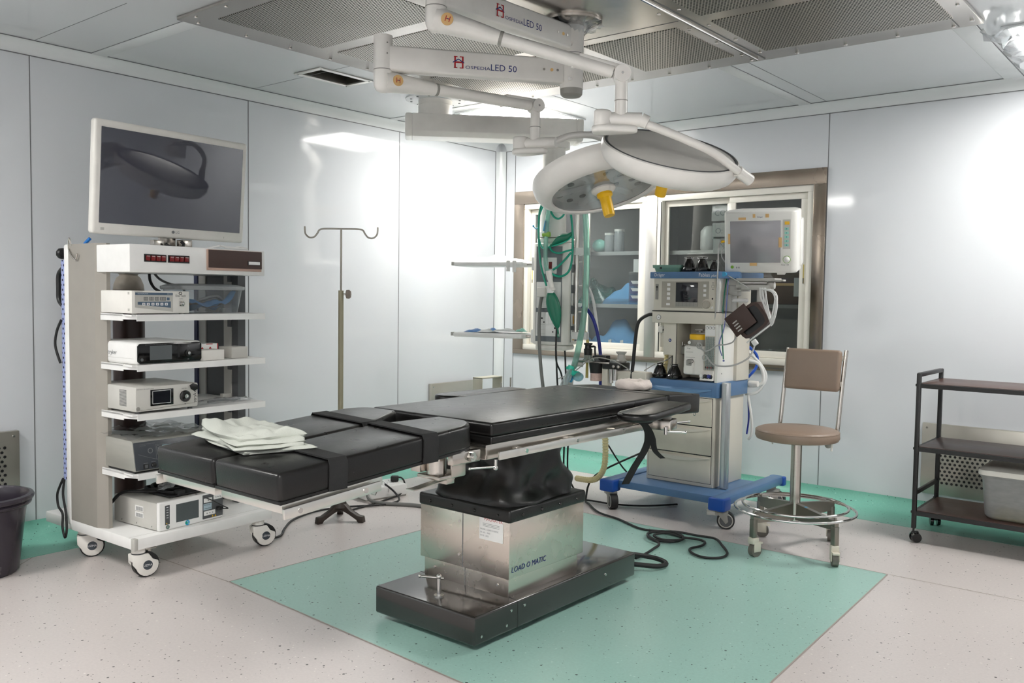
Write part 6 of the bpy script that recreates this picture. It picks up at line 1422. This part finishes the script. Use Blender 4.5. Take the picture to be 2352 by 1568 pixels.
# contents
def item(nm, lb, cat, x, y, zz, rz=0): return thing(nm, lb, cat, (x, WB+y, zz), rz)
for k, (x, lb) in enumerate(((-4.30, 'clear screw-top jar on the upper cabinet shelf, nearest the sliding door edge'), (-4.20, 'taller clear jar with printed band beside the screw-top jar on the cabinet shelf'))):
    j = item('jar', lb, 'jar', x, .20, 1.831)
    b = MB(); h_ = .15+.03*k; b.lathe([(.042, .0), (.045, .01), (.045, h_-.02), (.040, h_)], 20, cap=False); b.build('body', M_FROST, j); b = MB(); b.lathe([(.044, h_), (.044, h_+.02), (0, h_+.022)], 20); b.build('lid', M_OFFW, j)
b = MB(); b.ball((0, 0, .06), .07, sc=(1, .7, .85)); tag(b.build('mask_pouch', M_TEALP, ang=80), 'pale teal pouch at the left end of the upper cabinet shelf behind the breathing tube', 'pouch', loc=(-4.40, WB+.19, 1.831))
b = MB(); b.lathe([(.04, 0), (.044, .01), (.044, .12), (.03, .15), (.03, .17), (0, .17)], 20); tag(b.build('bottle', M_REDB), 'red bottle in the left bay of the cabinet behind the pendant column', 'bottle', loc=(-4.82, WB+.2, 1.831))
b = MB(); b.box(-.04, .04, -.04, .04, 0, .15, r=.003); b.box(-.041, .041, -.041, .0, .06, .10, mat=1); tag(b.build('carton', [M_WHITE, M_TXTR]), 'small white and red carton beside the red bottle in the cabinet', 'box', loc=(-4.93, WB+.2, 1.831))
def heap(nm, lb, cat, x, y, zz, w_, d_, h_, m, seed, flat=.5):
    r = random.Random(seed); b = MB(); n, k2 = 22, 12; v = []; p = [r.uniform(0, 6) for _ in range(6)]
    for i in range(n+1):
        for k in range(k2+1):
            s, t = i/n, k/k2; e = max(0, math.sin(PI*s))**flat*max(0, math.sin(PI*t))**flat
            v.append(((s-.5)*w_, (t-.5)*d_, .001+h_*e*(.82+.13*math.sin(9*s+p[0]+3*t)+.10*math.sin(7*t+p[1]+5*s)+.05*math.sin(21*s+p[2]+6*t))))
    b.add(v, [(i*(k2+1)+k, (i+1)*(k2+1)+k, (i+1)*(k2+1)+k+1, i*(k2+1)+k+1) for i in range(n) for k in range(k2)])
    return tag(b.build(nm, m, ang=70), lb, cat, loc=(x, WB+y, zz))
heap('folded_gown', 'rounded blue folded gown on the middle cabinet shelf behind the clear tray', 'folded gown', -4.10, .24, 1.379, .42, .26, .185, M_CLOTHB2, 3, .4)
heap('plastic_bag', 'translucent teal plastic bag slumped on the left of the middle cabinet shelf', 'plastic bag', -4.42, .24, 1.379, .36, .26, .26, M_TEALF, 5, .7)
heap('folded_gown', 'large blue gown bundle at the bottom of the cabinet behind the hoses', 'folded gown', -4.22, .27, .958, .50, .26, .29, M_CLOTHB2, 7, .35)
heap('folded_gown', 'blue gown bundle at the bottom right of the left cabinet bay', 'folded gown', -3.98, .22, .958, .34, .30, .17, M_CLOTHB2, 8, .45)
heap('folded_gown', 'blue gown with two white tapes lying at the bottom of the cabinet door', 'folded gown', -4.20, .12, .958, .40, .10, .12, M_CLOTHB2, 9, .5)
for x, a in ((-4.19, -12), (-4.07, -12)):
    b = MB(); b.box(-.016, .016, -.002, .002, 0, .075); o = b.build('paper_tape', M_WHITE); tag(o, 'white tape on the blue gown, %s' % ('nearer the hoses' if x < -4.1 else 'nearer the door stile'), 'label', loc=(x, WB+.068, 1.00), rz=0); o.rotation_euler = (-.3, math.radians(a), 0)
heap('folded_gown', 'blue gown in the far left cabinet bay behind the pendant column', 'folded gown', -4.72, .24, .958, .40, .26, .20, M_CLOTHB2, 12, .45)
b = MB(); vessel(b, [(.14, .08, .01, .001), (.145, .085, .01, .045), (.150, .09, .01, .048)]); tag(b.build('clear_tray', M_CLEAR, ang=60), 'clear plastic tray in front of the blue gown on the middle cabinet shelf', 'tray', loc=(-4.18, WB+.19, 1.379))
du = item('drawer_unit', 'small clear plastic drawer unit on the middle cabinet shelf by the door stile', 'drawer unit', -3.93, .19, 1.379)
b = MB(); b.box(-.10, .10, -.09, .10, 0, .004); b.box(-.10, -.096, -.09, .10, 0, .275); b.box(.096, .10, -.09, .10, 0, .275); b.box(-.10, .10, .096, .10, 0, .275)
for k in range(5): b.box(-.10, .10, -.09, .10, .062*k+.024-.0015, .062*k+.024+.0015)
b.build('case', M_CLEAR, du, smooth=False)
for k in range(3):
    b = MB(); b.box(-.092, .092, -.095, -.088, .03+.062*k, .078+.062*k, r=.002); b.prism([(-.075, .055), (.09, .055), (.09, .030), (-.055, .030)][::-1], 0, .008, M=face(0, -.094, .022+.062*k), mat=1); b.build('drawer', [M_LILAC, M_WHITE], du)
b = MB(); b.box(-.055, .055, -.05, .05, 0, .11, r=.002); tag(b.build('carton', M_WHITE), 'plain white carton standing on the clear drawer unit in the cabinet', 'box', loc=(-3.955, WB+.18, 1.656), rz=8)
b = MB(); b.box(-.19, .19, -.14, .14, 0, .30, r=.004); b.box(-.19, .19, -.1415, -.139, .14, .16, mat=1); b.rect(.05, .13, .06, .20, face(0, -.142, 0), 2); tag(b.build('carton', [M_CARD, M_TAPE, M_OFFW]), 'brown cardboard carton with pale label behind the right cabinet door', 'box', loc=(-2.64, WB+.26, 1.405))
b = WC(); b.box(-3.06, CX1-.01, WB+.09, WB+D-.002, 1.388, 1.40); b.box(-3.06, CX1-.01, WB+.086, WB+.092, 1.375, 1.402); b.build('shelf', M_STEELW, gc)
for k, (x, lb) in enumerate(((-2.86, 'clear glass basin at the bottom right of the cabinet'), (-2.62, 'clear glass dish beside the basin at the bottom right of the cabinet'))):
    b = MB(); b.lathe([(0, .004), (.07, .004), (.11, .09), (.115, .09), (.075, 0)], 28, cap=False); tag(b.build('glass_basin', M_CLEAR), lb, 'basin', loc=(x, WB+.2, .958))
b = MB(); b.lathe([(.07, 0), (.08, .02), (.08, .16), (.05, .20), (.0, .21)], 24); tag(b.build('canister', M_OFFW), 'white rounded canister behind the left pane of the right cabinet unit', 'canister', loc=(-3.36, WB+.26, 1.826))
b = MB(); b.lathe([(.08, 0), (.085, .02), (.085, .30), (.06, .34), (.0, .345)], 24); tag(b.build('canister', M_GREYL), 'tall pale canister below the shelf in the right cabinet unit', 'canister', loc=(-3.33, WB+.25, 1.40))
b = MB(); b.box(-.14, .14, -.1, .1, 0, .22, r=.03, seg=4); tag(b.build('container', M_GREYL), 'grey rounded container behind the masks in the right cabinet unit', 'container', loc=(-3.20, WB+.24, 1.40))
b = WC(); b.box(-3.745, -3.07, WB+.09, WB+D-.002, 1.388, 1.40); b.build('shelf', M_STEELW, gc)
for k, (s_, zz) in enumerate((('CO2', 2.115), ('O: N', 1.975), ('N2', 1.865))):
    b = MB(); b.box(-.09, .09, 0, .001, -.062, .062); b.text(s_, .045, face(0, -.0012, 0), 1, center=True); tag(b.build('paper_note', [M_NOTE, M_TXTG]), 'grey handwritten note reading %s inside the right cabinet door' % s_, 'note', loc=(-3.17+.01*k, WB+.075, zz))
M_GREYD2 = mat('grey_caster_wheel', (108, 104, 96), .5)
M_BLACKM = mat('black_powder_coat', (28, 28, 29), .42)
M_MILK = glassy('milky_bin', (206, 210, 212), haze=.46, rough=.3, hazecol=(236, 238, 238))
M_MILKL = mat('milky_lid', (222, 222, 214), .42)
M_TAUPEK = mat('taupe_knob', (140, 128, 120), .5)
M_OLIVES = mat('olive_painted_steel', (186, 182, 166), .4)
# ------------------------------------------------------------------ stool
st = thing('stool', 'taupe swivel stool with square backrest and steel foot ring in front of the cabinet wall', 'stool', (-1.925, 4.931, 0))
b = MB(); b.lathe([(0, .640), (.205, .640), (.226, .646), (.233, .660), (.232, .688), (.226, .698), (.21, .705), (.10, .711), (0, .712)], 44); b.torus(.230, .003, T(0, 0, .692), 0, 44, 6); b.build('seat', M_TAUPE, st)
b = MB(); b.cyl((0, 0, .205), (0, 0, .64), .030, n=28); b.cyl((0, 0, .165), (0, 0, .215), .0245, n=24); b.build('column', M_STEEL, st)
b = MB(); b.torus(.335, .0075, T(0, 0, .240), 0, 60, 8); b.build('foot_ring', M_CHROME, st); b = MB(); b.torus(.292, .0075, T(0, 0, .262), 0, 60, 8); b.build('foot_ring', M_CHROME, st)
for k, (cx_, cy_) in enumerate(((-.115, -.300), (.285, -.148), (-.266, .134), (.100, .312))):
    u = Vector((cx_, cy_, 0)).normalized(); M = frame((0, 0, 0), u, (0, 0, 1)); R_ = math.hypot(cx_, cy_)
    b = MB(); v = [(.02, -.014, .18), (.02, .014, .18), (.02, .014, .275), (.02, -.014, .275), (R_+.012, -.014, .195), (R_+.012, .014, .195), (R_+.012, .014, .245), (R_+.012, -.014, .245)]
    b.add(v, [(0, 1, 5, 4), (1, 2, 6, 5), (2, 3, 7, 6), (3, 0, 4, 7), (4, 5, 6, 7), (0, 3, 2, 1)], M); b.box(R_-.016, R_+.016, -.016, .016, .105, .215, r=.003, M=M); b.cyl((R_, 0, .235), (R_, 0, .262), .007, n=10, M=M)
    if k == 1: b.box(.07, .16, -.010, .010, .250, .262, r=.001, mat=1, M=M @ RY(9.5) @ T(-.03, 0, .018))
    leg = b.build('leg', [M_STEELD, M_CYAN], st)
    b = MB(); Mw = T(cx_, cy_, 0) @ RZ((70, -60, 20, 110)[k]); b.box(-.022, .026, -.022, .022, .075, .112, r=.006, M=Mw)
    for s_ in (-1, 1): b.box(-.012, .040, s_*.020-.003, s_*.020+.003, .030, .085, r=.003, M=Mw)
    b.box(.015, .060, -.018, .018, .070, .082, r=.003, M=Mw); b.build('caster', M_PUTTY, leg)
    b = MB(); b.cyl((.015, -.016, .038), (.015, .016, .038), .038, n=26, M=Mw); b.build('wheel', M_GREYD2, leg)
for sx in (-.197, .150):
    b = MB(); b.tube([(sx, .13, .625), (sx, .19, .632), (sx+.0, .215, .66), (sx+.005, .222, .72), (sx+.012, .262, 1.00), (sx+.018, .285, 1.150)], .0125, 14); b.ball((sx+.03, .0, .630), .019, 1); b.tube([(sx+.03, .0, .632), (sx+.01, .08, .632), (sx, .13, .628)], .012, 10); b.cyl((sx+.05, .0, .598), (sx+.05, .0, .64), .006, n=8, mat=2); b.build('back_post', [M_STEEL, M_GREYM, M_OFFW], st)
b = MB(); Mk = T(-.012, .252, 1.028) @ RX(-7); b.box(-.165, .165, -.032, .014, -.122, .122, r=.020, seg=4, M=Mk); b.box(-.172, .172, .0, .012, -.09, -.06, r=.002, M=Mk, mat=1); b.box(-.172, .172, .0, .012, .06, .09, r=.002, M=Mk, mat=1); b.build('backrest', [M_TAUPE, M_STEELD], st)

# ------------------------------------------------------------------ black shelf trolley
TX, TY = -1.446, 5.577
tc = thing('shelf_trolley', 'black steel-framed trolley with three dark wood shelves against the cabinet wall', 'trolley', (TX, TY, 0))
w, d = 1.05, .50
for x, xl in ((0, 'l'), (w, 'r')):
    for y in (0, d):
        b = MB(); b.box(x-.012, x+.012, y-.012, y+.012, .085, 1.015, r=.002)
        for zz in (.945, .565, .182): b.cyl((x-.012, y, zz), (x-.018, y, zz), .008, n=10)
        p = b.build('post', M_BLACKM, tc)
        b = MB(); b.cyl((x, y, .06), (x, y, .088), .006, n=10); M = T(x, y, 0) @ RZ(35 if y == 0 else 115)
        b.box(-.012, .030, -.012, .012, .035, .068, r=.008, M=M); b.build('caster', [M_BLACK], p)
        b = MB()
        for s_ in (-1, 1): b.cyl((.012, s_*.011, .031), (.012, s_*.030, .031), .031, .027, 22, M=M)
        b.build('wheel', M_GLOSSB, p)
    b = MB(); b.box(x-.012, x+.012, 0, d, .995, 1.018, r=.002); b.build('handle_bar', M_BLACKM, tc)
    b = MB(); b.box(x-.008, x+.008, 0, d, .285, .310, r=.001); b.build('side_bar', M_BLACKM, tc)
for zz in (.957, .578, .192):
    b = MB(); b.box(.010, w-.010, .008, d-.008, zz-.012, zz, r=.001); sh = b.build('shelf', M_BROWND, tc)
    b = MB(); b.box(0, w, -.010, .010, zz-.028, zz-.003); b.box(0, w, d-.010, d+.010, zz-.028, zz-.003); b.box(-.010, .010, 0, d, zz-.028, zz-.003); b.box(w-.010, w+.010, 0, d, zz-.028, zz-.003); b.build('rail', M_BLACKM, sh)
bn = thing('storage_bin', 'milky plastic bin with lid standing on the bottom shelf of the black trolley', 'plastic bin', (-.79, 5.82, .193))
b = MB(); vessel(b, [(.285, .165, .05, .001), (.300, .175, .05, .02), (.318, .188, .05, .24)]); vessel(b, [(.326, .196, .05, .242), (.326, .196, .05, .258)]); b.build('body', M_MILK, bn, ang=60)
b = MB(); vessel(b, [(.334, .204, .05, .256), (.336, .206, .05, .262), (.334, .204, .05, .285), (.310, .18, .05, .296), (.25, .13, .05, .298)]); p = rrect(.25, .13, .05); b.add([(x, y, .298) for x, y in p], [tuple(range(len(p)))]); b.build('lid', M_MILKL, bn, ang=50)
b = MB(); p = rrect(.27, .15, .05); b.prism([(x, y) for x, y in p], .003, .016); b.build('residue', M_HOSEY, bn)

# ------------------------------------------------------------------ bucket, IV pole, extension box, steel guard, cords
bk = thing('bucket', 'dark aubergine plastic bucket on the floor at the left end of the tower wall', 'bucket', (-4.87, 1.695, 0))
b = MB(); b.lathe([(0, .006), (.155, .006), (.165, 0), (.175, .012), (.205, .27), (.214, .34), (.228, .345), (.236, .352), (.238, .362), (.232, .370), (.246, .376), (.250, .388), (.244, .398), (.226, .402), (.218, .396), (.208, .36), (.200, .27), (.170, .02), (0, .014)], 52); b.build('body', M_BUCKET, bk)
iv = thing('iv_pole', 'olive drip stand with two-hook steel top in front of the left wall', 'drip stand', (-4.36, 3.60, 0))
b = MB(); b.lathe([(.050, .0+.085), (.040, .11), (.032, .135), (.030, .15), (0, .15)], 20)
for k in range(3):
    a = math.radians((20.5, 140.5, 260.5)[k]); u = Vector((math.cos(a), math.sin(a), 0)); M = frame((0, 0, 0), u, (0, 0, 1))
    b.prism([(.0, .075), (.0, .115), (.035, .112), (.08, .070), (.135, .042), (.165, .040), (.172, .0), (.135, .0), (.125, .015), (.07, .045)][::-1], -.020, .020, r=.004, M=M @ Matrix(((1, 0, 0, 0), (0, 0, -1, 0), (0, 1, 0, 0), (0, 0, 0, 1))))
b.build('base', M_BRNZ, iv)
b = MB(); b.cyl((0, 0, .12), (0, 0, 1.46), .0165, n=20); b.build('outer_tube', M_OLIVE, iv)
b = MB(); u = Vector((.773, .634, 0))
b.cyl((0, 0, 1.44), (0, 0, 1.845), .0065, n=14); P = []
for s_ in (-1, 1):
    b.tube([u*(s_*q)+Vector((0, 0, zz)) for q, zz in ((0, 1.845), (.10, 1.845), (.135, 1.838), (.15, 1.815), (.17, 1.793), (.20, 1.790), (.222, 1.808), (.228, 1.83), (.229, 1.858))], .0055, 8)
b.build('hook_rod', M_STEELD, iv)
b = MB(); b.cyl(u*.016+Vector((0, 0, 1.437)), u*.035+Vector((0, 0, 1.437)), .006, n=10, mat=1); b.lathe([(.014, 0), (.030, .006), (.032, .020), (.022, .032), (0, .034)], 6, 0, zframe(u*.030+Vector((0, 0, 1.437)), u)); b.build('clamp_knob', [M_TAUPEK, M_CHROME], iv)
eb = thing('extension_box', 'white socket extension box on the floor behind the drip stand', 'extension box', (-4.69, 4.22, 0), 78)
b = MB(); b.box(-.17, .17, -.115, .115, .01, .085, r=.006); b.box(-.165, .165, -.11, .11, 0, .014, r=.003, mat=1); b.box(-.13, -.02, -.06, .06, .085, .100, r=.004); b.box(.0, .15, -.075, .075, .085, .090, r=.002)
for x, y in ((.04, .03), (.11, .03), (.04, -.03), (.11, -.03)):
    for dx, dy in ((0, .016), (-.011, -.006), (.011, -.006)): b.cyl((x+dx, y+dy, .089), (x+dx, y+dy, .0912), .004, n=8, mat=2)
b.build('body', [M_WHITE, M_GREYM, M_BLACK], eb)
pg = thing('power_plug', 'black plug standing in the white extension box', 'plug', (-4.645, 4.335, .092), 40)
b = MB(); b.box(-.028, .028, -.022, .022, .0, .040, r=.008); b.tube([(.02, 0, .03), (.05, .0, .025), (.07, -.01, .0), (.075, -.03, -.035), (.05, -.08, -.075), (.0, -.16, -.083), (-.05, -.25, -.084), (-.14, -.40, -.084), (-.24, -.54, -.084)], .006, 8); b.build('body', M_RUBBER, pg)
def cord(nm, lb, pts, r, m, **k): return tag(MB().tube(pts, r, 8, **k).build(nm, m), lb, 'cable')
cord('power_cable', 'black power cord coiled on the teal floor by the stool and running under the table', [(-3.35, 5.6, .30), (-3.52, 5.25, .16), (-3.50, 5.10, .02), (-3.40, 5.0, .010), (-3.224, 4.855, .010), (-3.035, 4.796, .010), (-2.80, 4.69, .010), (-2.64, 4.73, .010), (-2.50, 4.68, .012), (-2.50, 4.55, .014), (-2.60, 4.52, .014), (-2.70, 4.60, .016), (-2.66, 4.70, .018), (-2.53, 4.70, .020), (-2.47, 4.60, .022), (-2.55, 4.53, .022), (-2.64, 4.57, .024), (-2.60, 4.66, .026), (-2.50, 4.66, .020), (-2.42, 4.70, .014), (-2.36, 4.68, .012), (-2.34, 4.60, .012), (-2.36, 4.50, .012), (-2.31, 4.43, .012), (-2.22, 4.40, .012), (-2.15, 4.46, .012), (-2.16, 4.56, .012), (-2.25, 4.68, .014), (-2.34, 4.77, .018), (-2.45, 4.76, .018), (-2.58, 4.72, .026), (-2.68, 4.62, .024), (-2.65, 4.52, .024), (-2.54, 4.46, .016), (-2.52, 4.36, .010), (-2.50, 4.22, .010), (-2.49, 4.12, .016)], .0072, M_RUBBER)
cord('table_cord', 'thick black looped cord coming out of the far end of the table base', [(-2.45, 3.80, .10), (-2.45, 3.86, .075), (-2.43, 3.93, .045), (-2.37, 4.0, .03), (-2.31, 4.05, .025), (-2.30, 4.12, .025), (-2.37, 4.15, .03), (-2.45, 4.10, .045), (-2.50, 4.00, .065), (-2.52, 3.90, .08), (-2.50, 3.80, .095)], .013, M_RUBBER)
cord('power_cable', 'black cable lying on the floor between the tower and the extension box', [(-4.30, 2.95, .16), (-4.29, 3.0, .03), (-4.30, 3.10, .010), (-4.42, 3.22, .010), (-4.55, 3.38, .010), (-4.62, 3.60, .010), (-4.58, 3.80, .010), (-4.45, 4.0, .010), (-4.42, 4.16, .016), (-4.52, 4.22, .05), (-4.60, 4.20, .10)], .007, M_RUBBER)
cord('grey_cable', 'thick grey cable lying on the floor from the extension box towards the table column', [(-4.62, 4.05, .06), (-4.56, 4.03, .02), (-4.45, 4.05, .013), (-4.25, 4.16, .013), (-4.0, 4.20, .013), (-3.7, 4.12, .013), (-3.4, 4.0, .013), (-3.0, 3.8, .013)], .0125, M_HOSEG)
cord('power_cable', 'thin black cable lying on the white floor under the anaesthesia machine', [(-3.55, 5.45, .35), (-3.45, 5.55, .15), (-3.30, 5.62, .06), (-3.10, 5.62, .03)], .006, M_RUBBER)
cord('power_cable', 'black cable on the floor passing beneath the front of the anaesthesia machine base', [(-3.60, 5.05, .012), (-3.45, 5.10, .010), (-3.28, 5.12, .010), (-3.10, 5.22, .010), (-2.95, 5.42, .010)], .006, M_RUBBER)
cord('breathing_hose', 'cream corrugated hose curving down beside the table to the floor', [(-3.30, 5.02, .545), (-3.30, 5.03, .46), (-3.31, 5.05, .36), (-3.34, 5.08, .26), (-3.41, 5.12, .18), (-3.50, 5.16, .14), (-3.62, 5.22, .12), (-3.72, 5.30, .10)], .020, M_CREAMT, smooth=10, rip=.13)
b = MB(); b.cyl((-3.30, 5.02, .54), (-3.30, 5.02, .60), .024, n=16); tag(b.build('hose_cuff', M_CYAN), 'blue cuff at the top of the cream corrugated hose under the table', 'connector')
cord('suction_hose', 'white hose sagging below the table rail towards the drawers', [(-3.40, 5.05, .72), (-3.25, 5.0, .60), (-3.10, 5.02, .565), (-2.98, 5.10, .57)], .010, M_HOSEW)
cord('gas_hose', 'short dark blue hose slanting below the table rail by the green leads', [(-3.25, 5.0, .66), (-3.14, 5.02, .615), (-3.02, 5.05, .565)], .009, M_HOSEN)
b = MB(); b.tube([(-3.18, 4.98, .67), (-3.20, 4.98, .63), (-3.17, 4.99, .60), (-3.19, 4.99, .575), (-3.22, 4.98, .585)], .006, 6); b.tube([(-3.18, 4.98, .64), (-3.13, 4.98, .66), (-3.10, 4.98, .635), (-3.08, 4.98, .60), (-3.11, 4.98, .585)], .005, 6); b.ball((-3.19, 4.99, .575), .014)
tag(b.build('green_lead', M_GREEN), 'tangle of thin dark green leads hanging under the table rail', 'cable')
sg = thing('step_frame', 'pale olive steel strap frame standing in the corner beyond the far edge of the table', 'steel frame', (-4.70, 5.285, 0))
b = MB(); w_ = .05
for y in (0.0, .245): b.box(-w_, w_, y-.004, y+.004, 0, .776, r=.001)
b.box(-w_, w_, -.004, .249, .770, .779, r=.001); b.build('strap', M_OLIVES, sg)
for y, zt in ((.20, .73), (.32, .765)):
    b = MB(); b.cyl((.08, y, .0), (.08, y, zt), .007, n=10); b.build('rod', M_GREYM, sg)
b = MB(); b.box(.04, .10, -.01, .34, .0, .02, r=.003); b.build('foot_bar', M_OLIVES, sg)
# ------------------------------------------------------------------ camera and exposure
cam = bpy.data.cameras.new('camera'); co = bpy.data.objects.new('camera', cam); COL.objects.link(co)
cam.sensor_width = 36; cam.lens = 2023.85/2352*36; cam.clip_start = .05; cam.clip_end = 60
a, p, r = -0.68843768, -0.0532815965, 0.0140110347
fw = Vector((math.sin(a)*math.cos(p), math.cos(a)*math.cos(p), math.sin(p)))
rt = Vector((math.cos(a), -math.sin(a), 0)); up = rt.cross(fw)
r2 = rt*math.cos(r)+up*math.sin(r); u2 = -rt*math.sin(r)+up*math.cos(r)
m = Matrix((r2, u2, -fw)).transposed().to_4x4(); m.translation = (0, 0, 1.45)
co.matrix_world = m
S.camera = co
w = bpy.data.worlds.new('World'); S.world = w; w.use_nodes = True
w.node_tree.nodes['Background'].inputs[0].default_value = (.5, .52, .55, 1); w.node_tree.nodes['Background'].inputs[1].default_value = .1
S.view_settings.view_transform = 'Standard'; S.view_settings.look = 'None'; S.view_settings.gamma = 1; S.view_settings.use_curve_mapping = False
S.view_settings.exposure = 2.45
S.cycles.max_bounces = 8; S.cycles.diffuse_bounces = 4; S.cycles.glossy_bounces = 3; S.cycles.transmission_bounces = 4; S.cycles.transparent_max_bounces = 10
S.cycles.caustics_reflective = False; S.cycles.caustics_refractive = False; S.cycles.sample_clamp_indirect = 6
